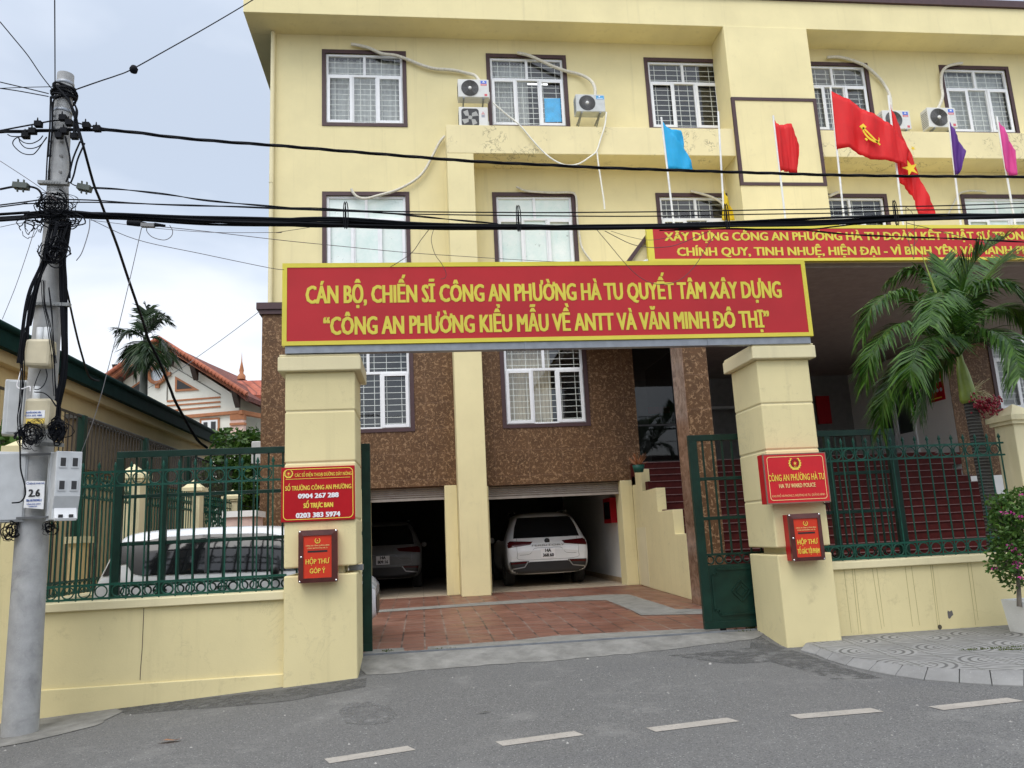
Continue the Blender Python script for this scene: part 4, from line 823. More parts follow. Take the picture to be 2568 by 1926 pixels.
t = thing('corner_post', 'yellow corner post of the boundary wall behind the power pole', 'post', (-4.42, 9.4, -.3)); mb = MB(); mb.box(-4.58, -4.28, 9.28, 9.58, -.7, 2.45); mb.build('shaft', M['yellow_wall'], t, bevel=.01)
mb = MB(); mb.box(-4.62,-4.24,9.24,9.62,2.45,2.53); mb.add([(-4.6,9.26,2.53),(-4.26,9.26,2.53),(-4.26,9.6,2.53),(-4.6,9.6,2.53),(-4.43,9.43,2.66)], [(0,1,4),(1,2,4),(2,3,4),(3,0,4)]); mb.build('cap', M['yellow_trim'], t)
def post(label, x, y, w, z0, z1, group=None):
    t = thing('fence_post', label, 'post', (x, y, z0), group); h = w/2; mb = MB(); mb.box(x-h, x+h, y-h, y+h, z0-.3, z1); mb.build('shaft', M['yellow_trim'], t, bevel=.01)
    mb = MB(); k = h+.035; mb.box(x-k, x+k, y-k, y+k, z1, z1+.05); mb.box(x-k-.03, x+k+.03, y-k-.03, y+k+.03, z1+.05, z1+.12)
    mb.add([(x-k,y-k,z1+.12),(x+k,y-k,z1+.12),(x+k,y+k,z1+.12),(x-k,y+k,z1+.12),(x,y,z1+.29)], [(0,1,4),(1,2,4),(2,3,4),(3,0,4)]); mb.build('cap', M['yellow_trim'], t); return t
post('yellow pyramid capped post rising behind the bougainvillea', 7.98, 9.62, .36, -.1, 2.42)
def spear(z0, z1):
    mb = MB(); mb.bar((0,0,z0), (0,0,z1-.075), .014, .014, (0,1,0)); mb.lathe((0,0,z1-.085), [(.007,0),(.014,.012),(.008,.022),(.022,.045),(.004,.095),(0,.1)], n=8); return mb
def fence(label, xs, Y, z, rail_ends, mt):
    t = thing('iron_fence', label, 'fence', ((xs[0]+xs[-1])/2, Y, z[0]))
    first = None
    for x in xs:
        if first is None: first = spear(z[0]-.02, z[4]).build('picket', mt, t, local=True); first.location = (x-t.location.x, 0, -t.location.z)
        else: c = first.copy(); COL.objects.link(c); c.parent = t; c.location = (x-t.location.x, 0, -t.location.z)
    for zz in z[:4]: MB().box(rail_ends[0], rail_ends[1], Y-.006, Y+.006, zz-.012, zz+.012).build('rail', mt, t)
    for za, zb in ((z[0], z[1]), (z[2], z[3])):
        mb = MB(); R = (zb-za)/2-.012
        for a, b in zip(xs, xs[1:]): mb.ring(((a+b)/2, Y, (za+zb)/2), R, .008, n=18, m=5)
        mb.build('ring_band', mt, t)
    return t
fence('green ringed iron fence on the low wall in front of the parked white car', [-4.17+.1757*i for i in range(15)], 9.42, (.815, .965, 2.055, 2.215, 2.315), (-4.3, -1.55), M['fence_green'])
fence('green ringed iron fence on the low wall in front of the red stairs', [4.93+.1722*i for i in range(17)], 9.6, (.79, .955, 2.03, 2.19, 2.31), (4.92, 7.74), M['fence_green'])
# sliding gate leaves
def gate_leaf(label, x0, x1, Y, z0, z1, posts, rails, step, flip):
    t = thing('sliding_gate', label, 'gate', ((x0+x1)/2, Y, z0), 'dark green sliding gate leaves'); b = .09; m = M['steel_green']
    mb = MB(); mb.box(x0, x1, Y-.03, Y+.03, z1-b*.9, z1); mb.box(x0, x1, Y-.03, Y+.03, z0, z0+b)
    for a, c in posts: mb.box(a, c, Y-.033, Y+.033, z0+b, z1-b*.9)
    for zz in rails: mb.box(x0+b, x1-b, Y-.018, Y+.018, zz-.022, zz+.022)
    mb.build('frame', m, t, bevel=.004)
    zr = z0+.80; mb = MB(); x = x0+b+step*.8; zt = z1-b*.9
    while x < x1-b-.02: mb.bar((x,Y,zr+.12), (x,Y,zt), .022, .022, (0,1,0)); x += step
    mb.build('bars', m, t)
    mb = MB(); x = x0+b+.07
    while x < x1-b-.05: mb.ring((x, Y, zr+.062), .05, .011, n=16, m=5); x += .125
    mb.box(x0+b, x1-b, Y-.018, Y+.018, zr+.118, zr+.145); mb.build('ring_row', m, t)
    mb = MB(); mb.box(x0+b, x1-b, Y-.012, Y+.012, z0+b, zr); mb.build('solid_panel', m, t)
    xs_ = [p for p in posts]; lo = sorted([p[1] for p in posts])[:-1]; hi = sorted([p[0] for p in posts])[1:]; mb = MB()
    for a, c in zip(lo, hi):
        if c-a < .25: continue
        a += .05; c = min(c-.05, a+.75) if not flip else c-.05; za, zb = z0+.17, zr-.06; k = .06
        P = [(a+k,za),(c-k,za),(c-k,za+k),(c,za+k),(c,zb-k),(c-k,zb-k),(c-k,zb),(a+k,zb),(a+k,zb-k),(a,zb-k),(a,za+k),(a+k,za+k)]
        for i in range(12): q, r = P[i], P[(i+1) % 12]; mb.bar((q[0],Y-.014,q[1]), (r[0],Y-.014,r[1]), .03, .02, (0,1,0))
        cx, cz = (a+c)/2, (za+zb)/2
        for s_ in (.13, .07):
            D = [(cx-s_,cz),(cx,cz+s_),(cx+s_,cz),(cx,cz-s_)]
            for i in range(4): q, r = D[i], D[(i+1) % 4]; mb.bar((q[0],Y-.014,q[1]), (r[0],Y-.014,r[1]), .016, .018, (0,1,0))
    mb.build('relief', m, t)
    mb = MB()
    for x in (x0+.25, x1-.25): mb.lathe((x, Y-.012, z0-.005), [(.0,0),(.04,0),(.034,.012),(.04,.024),(0,.024)], (0,1,0), 16)
    mb.build('wheel', M['black'], t); return t
GY = 10.13
gate_leaf('dark green gate leaf slid behind the wall with the parked white car', -3.71, -.635, GY, -.02, 2.525, [(-3.71,-3.62),(-3.18,-3.10),(-.745,-.635)], [1.97, 1.40], .176, False)
gate_leaf('dark green gate leaf slid behind the pillar with the police name sign', 3.575, 6.53, GY, -.02, 2.49, [(3.575,3.69),(6.41,6.53),(5.5,5.58)], [1.90, 1.38], .135, False)
# side boundary of the yard: wall, scrolled fence, posts
t = thing('side_wall', 'low yellow side wall of the yard running back behind the parked white car', 'wall', (-4.5, 18, -.2)); mb = MB(); mb.box(-4.62, -4.38, 9.58, 32, -.6, .70); mb.build('wall', M['yellow_wall'], t); mb = MB(); mb.box(-4.66, -4.34, 9.6, 32, .70, .78); mb.build('coping', M['yellow_trim'], t)
for i, (y, s) in enumerate(((13.0, 'nearest of the three capped posts on the side wall beside the neighbour house'), (16.35, 'middle one of the three capped posts on the side wall'), (19.6, 'farthest of the three capped posts on the side wall'))): post('yellow post, '+s, -4.5, y, .30, .78, 2.38, 'capped posts of the side wall')
t = thing('iron_fence', 'green scrolled iron fence on the side wall running away from the street', 'fence', (-4.5, 18, .78)); mb = MB(); mr_ = MB()
for zz in (.82, .97, 2.05, 2.2, 2.33): mr_.box(-4.508, -4.492, 9.6, 22, zz-.012, zz+.012)
y = 9.7
while y < 20: mb.bar((-4.5,y,.8), (-4.5,y,2.40), .016, .016, (0,1,0)); y += .15
mr_.build('rails', M['fence_green'], t); mb.build('bars', M['fence_green'], t); mb = MB(); mr_ = MB(); y = 9.775
while y < 18:
    mb.ring((-4.5, y, .895), .062, .008, (1,0,0), 12, 4); mr_.ring((-4.5, y, 2.125), .06, .008, (1,0,0), 12, 4); mr_.ring((-4.5, y, 2.265), .05, .007, (1,0,0), 12, 4); y += .15
mb.build('lower_scrolls', M['fence_green'], t); mr_.build('upper_scrolls', M['fence_green'], t)
# ------------------------------------------------------------------ cars
def subdivided(mb, levels=2):
    me = bpy.data.meshes.new('body'); me.from_pydata([tuple(v) for v in mb.v], [], mb.f); me.update()
    o = bpy.data.objects.new('body', me); COL.objects.link(o); sm_ = o.modifiers.new('s', 'SUBSURF'); sm_.levels = levels; sm_.render_levels = levels
    dg = bpy.context.evaluated_depsgraph_get(); m2 = bpy.data.meshes.new_from_object(o.evaluated_get(dg)); bpy.data.objects.remove(o); bpy.data.meshes.remove(me)
    m2.polygons.foreach_set('use_smooth', [True]*len(m2.polygons)); return m2
def link(me, name, parent, mt):
    me.name = name; me.materials.clear(); me.materials.append(mt); o = bpy.data.objects.new(name, me); COL.objects.link(o); o.parent = parent; return o
def decal(bvh, poly, axis, off, name, mt, parent, cuts=3, both=False):
    """patch of surface following the body: poly in (y,z) seen from the rear/front or (x,z) seen from a side"""
    for sgn in ((-1, 1) if both else (1,)):
        out = MB(); bm = bmesh.new(); vs = [bm.verts.new((p[0]*(sgn if axis in ('rear', 'front') else 1), p[1], 0)) for p in poly]
        for tr in tessellate_polygon([[v.co.copy() for v in vs]]):
            try: bm.faces.new([vs[i] for i in tr])
            except ValueError: pass
        for i in range(cuts+2):
            ed = [e for e in bm.edges if e.calc_length() > .06]
            if ed: bmesh.ops.subdivide_edges(bm, edges=ed, cuts=1); bmesh.ops.triangulate(bm, faces=bm.faces)
        bm.verts.index_update(); P = []
        for v in bm.verts:
            a, z = v.co.x, v.co.y
            if axis == 'rear': o, d = Vector((-3, a, z)), Vector((1, 0, 0))
            elif axis == 'front': o, d = Vector((9, a, z)), Vector((-1, 0, 0))
            else: s_ = sgn if both else (-1 if axis == 'right' else 1); o, d = Vector((a, 4*s_, z)), Vector((0, -s_, 0))
            h = bvh.ray_cast(o, d); 
            if h[0] is None: h = bvh.find_nearest(o+d*3.4)
            P.append(h[0] - d*off)
        out.add(P, [[v.index for v in f.verts] for f in bm.faces], True); bm.free(); o = out.build(name, mt, parent, local=True)
    return o
def suv_body(st_, levels=2):
    """stations: x, z_bottom, z_belt, z_top, half widths at sill, belt, roof"""
    rows = []
    for x, zb, zl, zt, ws, wl, wr in st_:
        h = [(0, zb), (ws*.80, zb), (ws, zb+.10), (wl*1.005, zb+(zl-zb)*.62), (wl, zl-.02), (wl*.985, zl+.03), (wr+(wl-wr)*.18, zt-(zt-zl)*.22), (wr*.86, zt-.015), (wr*.45, zt+.012), (0, zt+.015)]
        rows.append([(x, -y, z) for y, z in h] + [(x, y, z) for y, z in h[-2:0:-1]])
    n = len(rows[0]); mb = MB(); vs = [p for r in rows for p in r]
    fs = [(i*n+j, i*n+(j+1) % n, (i+1)*n+(j+1) % n, (i+1)*n+j) for i in range(len(rows)-1) for j in range(n)]
    mb.add(vs, fs); mb.add(rows[0], [list(range(n))[::-1]]); mb.add(rows[-1], [list(range(n))])
    return subdivided(mb, levels)
def wheel(parent, x, y, R, w=.225):
    sg = 1 if y > 0 else -1; mb = MB(); mb.lathe((x, y-w/2, R), [(R*.62,0),(R*.93,.0),(R,.03),(R,w-.03),(R*.93,w),(R*.62,w)], (0,1,0), 28); wh = mb.build('wheel', M['tyre'], parent, local=True)
    mb = MB(); yo = y+sg*w*.47; mb.lathe((x, yo, R), [(R*.64,-sg*.03),(R*.60,0),(R*.56,-sg*.02)], (0,1,0), 28); mb.lathe((x, yo, R), [(R*.17,-sg*.01),(R*.12,0),(0,.0)], (0,1,0), 14)
    for i in range(5):
        a = 2*pi*i/5+.3
        for da in (-.13, .13): mb.bar((x+R*.14*cos(a), yo-sg*.012, R+R*.14*sin(a)), (x+R*.58*cos(a+da), yo-sg*.015, R+R*.58*sin(a+da)), R*.09, .03, (0,1,0))
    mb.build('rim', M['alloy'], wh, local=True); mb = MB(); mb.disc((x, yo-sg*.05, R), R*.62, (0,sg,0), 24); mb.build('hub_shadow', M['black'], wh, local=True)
def arch(bvh, x, R, name, parent):
    P = [(x+(R*1.17)*cos(radians(a)), R+(R*1.17)*sin(radians(a))) for a in range(-12, 193, 12)] + [(x-R*.9, R*.62), (x+R*.9, R*.62)]
    decal(bvh, P, 'left', .004, name, M['car_black'], parent, 2, both=True)
def rear_suv(label, loc, s, plate, lettering, paintm=None):
    paintm = paintm or M['car_white']
    t = thing('parked_suv', label, 'car', loc, None, pi/2)
    L = 4.6*s; st_ = [(a*s, b*s, c*s, d*s, e*s, f*s, g*s) for a, b, c, d, e, f, g in (
        (.0,.36,.66,.80,.80,.84,.70), (.03,.30,.80,.93,.90,.925,.80), (.10,.28,.93,1.06,.93,.95,.80), (.22,.27,1.0,1.24,.94,.96,.74), (.36,.26,1.02,1.44,.945,.965,.75), (.46,.25,1.03,1.60,.95,.967,.72), (.62,.24,1.03,1.66,.95,.967,.72),
        (1.0,.23,1.02,1.695,.95,.967,.72), (1.8,.22,1.0,1.70,.95,.967,.72), (2.5,.22,.98,1.66,.95,.967,.70), (3.0,.22,.97,1.45,.95,.96,.66), (3.45,.22,.96,1.10,.95,.95,.70), (4.0,.24,.92,1.0,.93,.93,.72), (4.4,.26,.82,.9,.86,.87,.68), (4.58,.32,.7,.76,.7,.72,.6))]
    me = suv_body(st_); bvh = BVHTree.FromPolygons([v.co.copy() for v in me.vertices], [tuple(p.vertices) for p in me.polygons]); link(me, 'body', t, paintm)
    sc = lambda P: [(a*s, b*s) for a, b in P]
    decal(bvh, sc([(-.78,1.10),(.78,1.10),(.72,1.36),(.63,1.575),(-.63,1.575),(-.72,1.36)]), 'rear', .006, 'rear_window', M['car_glass'], t)
    decal(bvh, sc([(-.64,1.575),(.64,1.575),(.62,1.61),(-.62,1.61)]), 'rear', .03, 'spoiler', paintm, t)
    decal(bvh, sc([(.40,.945),(.92,.89),(.945,.99),(.86,1.045),(.34,1.015)]), 'rear', .008, 'tail_lamp', M['lamp_red'], t, both=True)
    decal(bvh, sc([(-.80,.30),(.80,.30),(.84,.42),(.52,.46),(.44,.56),(-.44,.56),(-.52,.46),(-.84,.42)]), 'rear', .010, 'lower_bumper', M['car_black'], t)
    decal(bvh, sc([(.47,.46),(.86,.42),(.89,.58),(.45,.585)]), 'rear', .012, 'bumper_insert', M['car_black'], t, both=True)
    decal(bvh, sc([(.52,.535),(.87,.515),(.875,.56),(.50,.575)]), 'rear', .018, 'reflector', M['lamp_red'], t, both=True)
    for p in (((.47,.575),(.56,.45)), ((.56,.45),(.87,.41)), ((.87,.41),(.90,.56))):
        (a, b), (c, d) = p; w = .012; nn = Vector((-(d-b), c-a)).normalized()*w
        decal(bvh, sc([(a-nn.x,b-nn.y),(c-nn.x,d-nn.y),(c+nn.x,d+nn.y),(a+nn.x,b+nn.y)]), 'rear', .02, 'bumper_chrome', M['alloy'], t, both=True)
    grey = flat('panel gap', (.25,.255,.26), .5)
    def lines(pts, name):
        mb = MB()
        for sg in (-1, 1):
            Q = []
            for y, z in pts: h = bvh.ray_cast(Vector((-3, sg*y*s, z*s)), Vector((1,0,0))); Q.append((h[0] if h[0] else Vector((0,sg*y*s,z*s)))-Vector((.002,0,0)))
            mb.tube(catmull(Q, 4), .005, 4)
        mb.build(name, grey, t, local=True)
    lines([(.70,1.1),(.72,.95),(.71,.75),(.66,.62),(.0,.60)], 'tailgate_gap'); lines([(.0,.86),(.30,.86),(.42,.74),(.66,.72)], 'plate_recess')
    h = bvh.ray_cast(Vector((-3,0,.74*s)), Vector((1,0,0)))[0]; x = h.x-.014; pw, ph = .165*s, .105*s
    mb = MB(); mb.box(x-.004, x+.03, -pw, pw, .74*s-ph, .74*s+ph); pl = mb.build('number_plate', M['white'], t, local=True)
    mb = MB(); X = x-.006
    for st2, z in ((plate[0], .765), (plate[1], .66)): text(mb, st2, (X, (.07 if len(st2) < 5 else .13)*s, z*s), (X, -(.07 if len(st2) < 5 else .13)*s, z*s), .075*s, nrm=(-1,0,0), bold=.06)
    mb.build('plate_lettering', M['ink'], pl, local=True)
    if lettering:
        h = bvh.ray_cast(Vector((-3,0,.93*s)), Vector((1,0,0)))[0]; mb = MB(); text(mb, lettering, (h.x-.02, .40*s, .905*s), (h.x-.02, -.40*s, .905*s), .04*s, nrm=(-1,0,0), bold=.04); mb.build('lettering', M['alloy'], t, local=True)
        h = bvh.ray_cast(Vector((-3,0,1.02*s)), Vector((1,0,0)))[0]; mb = MB(); mb.lathe((h.x-.012, 0, 1.015*s), [(0,-.012),(.06*s,-.008),(.065*s,.02)], (1,0,0), 20)
        b_ = mb.build('badge', M['car_black'], t, local=True); b_.scale = (1,1,1)
    decal(bvh, sc([(.62,1.06),(2.0,1.03),(3.0,1.01),(2.75,1.22),(2.3,1.5),(1.6,1.57),(1.0,1.53),(.72,1.35)]), 'left', .012, 'side_window', M['car_glass'], t, both=True)
    decal(bvh, sc([(.25,.24),(4.3,.24),(4.35,.36),(.15,.40)]), 'left', .006, 'sill', M['car_black'], t, both=True)
    for x in (.92*s, 3.65*s):
        arch(bvh, x, .355*s, 'wheel_arch', t)
        for y in (-.835*s, .835*s): wheel(t, x, y, .355*s, .235*s)
    mb = MB()
    for y in (-1, 1): mb.tube([(.9*s, y*.63*s, 1.70*s), (1.1*s, y*.64*s, 1.735*s), (2.1*s, y*.64*s, 1.735*s), (2.4*s, y*.63*s, 1.69*s)], .014*s, 6)
    mb.build('roof_rail', M['alloy'], t, local=True)
    for y in (-1, 1): mb = MB(); mb.lathe((3.0*s, y*1.03*s, 1.06*s), [(0,-.06),(.07,-.05),(.085,0),(.06,.06),(0,.07)], (1,0,0), 12); mb.build('mirror', M['car_white'], t, local=True)
    return t
c = oy(U('B4', 556, 190), 19.5)
rear_suv('white SUV parked nose in inside the right garage bay, plate 14A 368.60', (c.x, 19.5, .004), 1.07, ('14A', '368.60'), 'TERRITORY')
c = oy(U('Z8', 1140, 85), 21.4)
rear_suv('dim SUV parked deep in the dark left garage bay', (c.x, 21.2, .004), 1.05, ('14A', '809.16'), None, flat('shade darkened car paint', (.15,.153,.156), .35))  # the bay's shade is put into this car's body colour

# side view hatchback behind the fence
def side_suv(label, loc, rz):
    t = thing('parked_car', label, 'car', loc, None, rz)
    st_ = [(.0,.40,.72,.86,.76,.82,.70), (.05,.32,.90,1.02,.87,.90,.76), (.12,.27,1.0,1.20,.895,.91,.74), (.20,.25,1.03,1.42,.90,.91,.71), (.28,.24,1.04,1.59,.90,.91,.69), (.42,.23,1.04,1.645,.90,.91,.69),
           (.9,.22,1.03,1.665,.90,.91,.70), (1.7,.21,1.02,1.67,.90,.91,.70), (2.5,.21,1.01,1.655,.90,.91,.69), (2.9,.21,1.0,1.60,.90,.91,.68), (3.2,.21,.98,1.36,.90,.905,.66), (3.5,.21,.94,1.06,.90,.90,.70), (3.8,.23,.88,.96,.87,.87,.70), (4.0,.28,.80,.86,.80,.81,.66), (4.08,.34,.68,.74,.70,.72,.58)]
    me = suv_body(st_); bvh = BVHTree.FromPolygons([v.co.copy() for v in me.vertices], [tuple(p.vertices) for p in me.polygons]); link(me, 'body', t, M['car_white'])
    decal(bvh, [(.70,1.075),(1.7,1.06),(3.02,1.04),(3.0,1.22),(2.80,1.49),(2.4,1.555),(1.6,1.575),(.95,1.565),(.72,1.53)], 'left', .014, 'side_window', M['car_glass'], t, both=True)
    decal(bvh, [(.15,1.09),(.30,1.10),(.37,1.23),(.47,1.24),(.57,1.11),(.72,1.075),(.74,1.53),(.36,1.52),(.25,1.36)], 'left', .016, 'rear_quarter_trim', M['car_black'], t, both=True)
    for x in (1.62,): decal(bvh, [(x-.03,1.07),(x+.03,1.07),(x+.0,1.57),(x-.06,1.57)], 'left', .020, 'door_pillar', M['car_black'], t, both=True)
    decal(bvh, [(-.62,1.10),(.62,1.10),(.56,1.38),(.48,1.52),(-.48,1.52),(-.56,1.38)], 'rear', .007, 'rear_window', M['car_glass'], t)
    decal(bvh, [(.40,.92),(.84,.86),(.86,.98),(.38,1.0)], 'rear', .008, 'tail_lamp', M['lamp_red'], t, both=True)
    decal(bvh, [(.2,.24),(3.95,.26),(3.95,.40),(.12,.46)], 'left', .006, 'sill', M['car_black'], t, both=True)
    decal(bvh, [(-.55,1.02),(.55,1.02),(.50,1.5),(-.50,1.5)], 'front', .007, 'windscreen', M['car_glass'], t)
    decal(bvh, [(.38,.72),(.78,.74),(.80,.84),(.40,.80)], 'front', .010, 'headlamp', M['lamp_glass'], t, both=True)
    decal(bvh, [(3.72,.74),(3.98,.72),(4.0,.82),(3.70,.86)], 'left', .012, 'headlamp', M['lamp_glass'], t, both=True)
    decal(bvh, [(-.5,.36),(.5,.36),(.56,.62),(-.56,.62)], 'front', .010, 'grille', M['car_black'], t)
    grey = flat('door gap', (.20,.205,.21), .5)
    for pts in ([(2.72,1.0),(2.76,.7),(2.72,.42)], [(1.62,1.03),(1.66,.7),(1.64,.40)], [(.80,1.03),(.76,.85),(.92,.72)]):
        mb = MB()
        for sg in (-1, 1):
            Q = [bvh.ray_cast(Vector((x, 4*sg, z)), Vector((0,-sg,0)))[0]+Vector((0,.002*sg,0)) for x, z in pts]; mb.tube(catmull(Q, 4), .004, 4)
        mb.build('door_gap', grey, t, local=True)
    for x in (.98, 1.86):
        for sg in (-1, 1):
            h = bvh.ray_cast(Vector((x, 4*sg, .88)), Vector((0,-sg,0)))[0]; mb = MB(); mb.tube([(x-.09, h.y+sg*.012, .88), (x, h.y+sg*.035, .885), (x+.09, h.y+sg*.012, .88)], .014, 6); mb.build('door_handle', M['car_black'], t, local=True)
    for x in (.80, 3.30):
        arch(bvh, x, .335, 'wheel_arch', t)
        for y in (-.79, .79): wheel(t, x, y, .335, .22)
    for y in (-1, 1): mb = MB(); mb.lathe((2.62, y*1.0, 1.06), [(0,-.07),(.065,-.055),(.08,0),(.055,.06),(0,.07)], (1,0,0), 12); mb.build('mirror', M['car_black'], t, local=True)
    return t
side_suv('white car with black tinted side windows parked behind the green iron fence', (-4.22, 11.58, fore_z(0, 11.2)), radians(.8)).scale = (.875, .88, .975)

# ------------------------------------------------------------------ air conditioners and their pipes
def ac(x0, x1, z0, z1, yf, label, style, pipe=None, feet=True):
    d = .30; t = thing('air_conditioner', label, 'air conditioner', ((x0+x1)/2, yf+d/2, z0), 'outdoor air conditioner units on the facade'); w = x1-x0; h = z1-z0
    mt = M['ac_grey'] if style == 'grey' else M['ac_white']
    mb = MB(); mb.box(x0, x1, yf, yf+d, z0, z1); mb.build('casing', mt, t, bevel=.015)
    cx = x0+w*.385; cz = z0+h*.5; R = h*.44
    if style == 'old':
        mb = MB(); P = rounded(cx-w*.30, cx+w*.30, cz-h*.42, cz+h*.42, .08); mb.poly([(a, yf-.003, b) for a, b in P]); mb.build('fan_opening', M['ac_dark'], t)
        mb = MB()
        for i in range(4):
            a = i*pi/2+.6; mb.poly([(cx+R*.18*cos(a), yf-.006, cz+R*.18*sin(a)), (cx+R*.85*cos(a-.35), yf-.005, cz+R*.85*sin(a-.35)), (cx+R*.9*cos(a+.25), yf-.005, cz+R*.9*sin(a+.25)), (cx+R*.5*cos(a+.6), yf-.006, cz+R*.5*sin(a+.6))])
        mb.disc((cx, yf-.008, cz), R*.2); mb.build('fan', flat('grey fan plastic', (.33,.33,.31), .5), t)
    else:
        mb = MB(); mb.disc((cx, yf-.003, cz), R, n=32); mb.build('fan_opening', M['ac_dark'], t)
        mb = MB()
        if style == 'grey':
            for i in range(40): a = 2*pi*i/40; mb.bar((cx+R*.22*cos(a), yf-.012, cz+R*.22*sin(a)), (cx+R*.98*cos(a+.12), yf-.008, cz+R*.98*sin(a+.12)), .006)
        else:
            for k in range(1, 9): mb.ring((cx, yf-.010, cz), R*(.20+.098*k), .0055, n=28, m=4)
            for i in range(8): a = 2*pi*i/8; mb.bar((cx+R*.2*cos(a), yf-.012, cz+R*.2*sin(a)), (cx+R*cos(a), yf-.012, cz+R*sin(a)), .005)
        mb.build('fan_guard', M['ac_grill'], t); mb = MB(); mb.lathe((cx, yf-.002, cz), [(R*.2,0),(R*.19,-.02),(0,-.022)], (0,1,0), 18); mb.build('guard_hub', M['ac_white'], t)
    sx0, sx1 = x0+w*.735, x0+w*.93; mb = MB()
    if style == 'old':
        s = w*.035; c0 = (x0+w*.83, z0+h*.70); mb.mi = 0
        for a in (90, 210, 330):
            dx, dz = cos(radians(a)), sin(radians(a)); u = (cos(radians(a+30))*s*1.15, sin(radians(a+30))*s*1.15); v_ = (cos(radians(a-30))*s*1.15, sin(radians(a-30))*s*1.15)
            mb.poly([(c0[0], yf-.003, c0[1]), (c0[0]+v_[0], yf-.003, c0[1]+v_[1]), (c0[0]+u[0]+v_[0], yf-.003, c0[1]+u[1]+v_[1]), (c0[0]+u[0], yf-.003, c0[1]+u[1])])
        mb.mi = 2; mb.box(c0[0]-s*1.6, c0[0]+s*1.6, yf-.002, yf, c0[1]-s*4.2, c0[1]-s*1.6); mb.build('badge', [M['sticker_red'], M['label_white'], flat('grey badge', (.3,.32,.36), .4)], t)
    elif style == 'grey':
        mb.box(sx0-.02, sx1+.03, yf-.003, yf, z0+h*.72, z0+h*.92); mb.mi = 1; mb.disc((sx0+w*.08, yf-.004, z0+h*.87), .018); mb.box(sx0, sx1, yf-.0045, yf-.003, z0+h*.76, z0+h*.79); mb.build('badge', [M['sticker_cyan'], M['label_white']], t)
    else:
        mb.box(sx0, sx1, yf-.003, yf, z0+h*.76, z0+h*.92); mb.mi = 1; mb.box(sx0, sx1, yf-.003, yf, z0+h*.65, z0+h*.745); mb.box(sx0+w*.11, sx1+.005, yf-.003, yf, z0+h*.07, z0+h*.19)
        mb.mi = 2; xm = (sx0+sx1)/2; mb.poly([(xm-.04, yf-.005, z0+h*.82), (xm+.04, yf-.005, z0+h*.82), (xm, yf-.005, z0+h*.90)]); mb.box(sx0+.02, sx1-.02, yf-.0045, yf-.003, z0+h*.68, z0+h*.70)
        for k in range(4): mb.box(sx0, sx1, yf-.002, yf, z0+h*(.3+.08*k), z0+h*(.308+.08*k))
        mb.build('badge', [M['sticker_blue'], M['sticker_red'], M['label_white']], t)
    mb = MB()
    for k in range(9): mb.box(x0-.003, x0, yf+.03, yf+d-.03, z0+h*(.12+.085*k), z0+h*(.14+.085*k))
    mb.build('side_louvre', M['ac_dark'], t)
    mb = MB(); zb = max(z0-.17, BT) if feet else z0-.04
    for x in (x0+w*.18, x1-w*.18): mb.box(x-.018, x+.018, yf+.01, yf+d+.35, z0-.03, z0-.002); mb.bar((x, yf+d+.3, zb), (x, yf+.03, z0-.03), .025)
    mb.build('bracket', M['steel'], t)
    mb = MB(); mb.box(x1, x1+.03, yf+.12, yf+.24, z0+h*.08, z0+h*.45); mb.build('valve_cover', mt, t)
    if pipe: MB().tube(catmull(pipe, 6), .042, 8).build('pipe', M['pipe_white'], t)
    return t
def acpx(z, x0, y0, x1, y1, yf): a, b = oy(U(z, x0, y0), yf), oy(U(z, x1, y1), yf); return a.x, b.x, b.z, a.z
def wp(z, pts, Y=18.34): return [oy(U(z, x, y), Y) for x, y in pts]
a = acpx('Z5', 1730, 625, 1982, 772, 17.78); ac(*a, 17.78, 'white air conditioner with ringed fan guard standing on top of another unit', 'new', wp('Z5', [(887,349),(960,362),(1040,385),(1130,425),(1240,440),(1330,470),(1440,515),(1550,545),(1690,556),(1800,580)], 18.33) + [oy(U('Z5',1870,600), 18.12), Vector((a[1]-.18, 17.95, a[3]-.01))], feet=False)
a2 = acpx('Z5', 1738, 845, 1975, 985, 17.80); ac(a2[0], a2[1], BT+.01, a2[3], 17.80, 'old white air conditioner with square fan opening underneath another unit', 'old')
a = acpx('B1', 768, 745, 1008, 886, 17.78); ac(*a, 17.78, 'weathered grey air conditioner beside the window with the blue sheet', 'grey', wp('B1', [(306,418),(400,440),(500,485),(600,530),(700,565),(800,590)], 18.33) + [oy(U('B1',880,630),18.2), oy(U('B1',920,690),18.0), Vector((a[1]-.2, 17.95, a[3]-.01))])
a = acpx('C5', 1085, 872, 1325, 1022, 17.78); ac(*a, 17.78, 'white air conditioner half hidden behind the hanging red star flag', 'new', wp('C5', [(650,455),(740,452),(840,475),(950,520),(1040,595),(1110,680)], 18.33) + [oy(U('C5',1150,770),18.1), Vector((a[0]+.38, 17.95, a[3]-.01))])
a = acpx('C5', 1440, 850, 1690, 1010, 17.78); ac(*a, 17.78, 'white air conditioner below the bent pipe at the rightmost top window', 'new', wp('C5', [(1722,502),(1660,510),(1600,530),(1560,580),(1556,680)], 18.33) + [oy(U('C5',1565,770),18.15), Vector((a[0]+.42, 17.95, a[3]-.01))])
def pipe(label, P, r=.04, mt='pipe_white', cat='pipe', name='insulated_pipe', grp='insulated pipes on the facade'):
    t = MB().tube(catmull(P, 6), r, 8).build(name, M[mt]); tag(t, label, cat, grp); return t
pipe('pale insulated pipe curving from the lower left window up to the beam', wp('Z5', [(888,1497),(905,1530),(940,1562),(1000,1575),(1100,1550),(1250,1505),(1390,1430),(1470,1350),(1530,1240),(1590,1125),(1628,1080)]), .035)
pipe('grey insulated pipe running along the top and down the right of a frosted window', wp('B2', [(300,58),(370,90),(480,100),(600,105),(720,104),(765,120),(778,180),(782,300),(800,440),(820,540),(880,630),(940,693)]), .028)
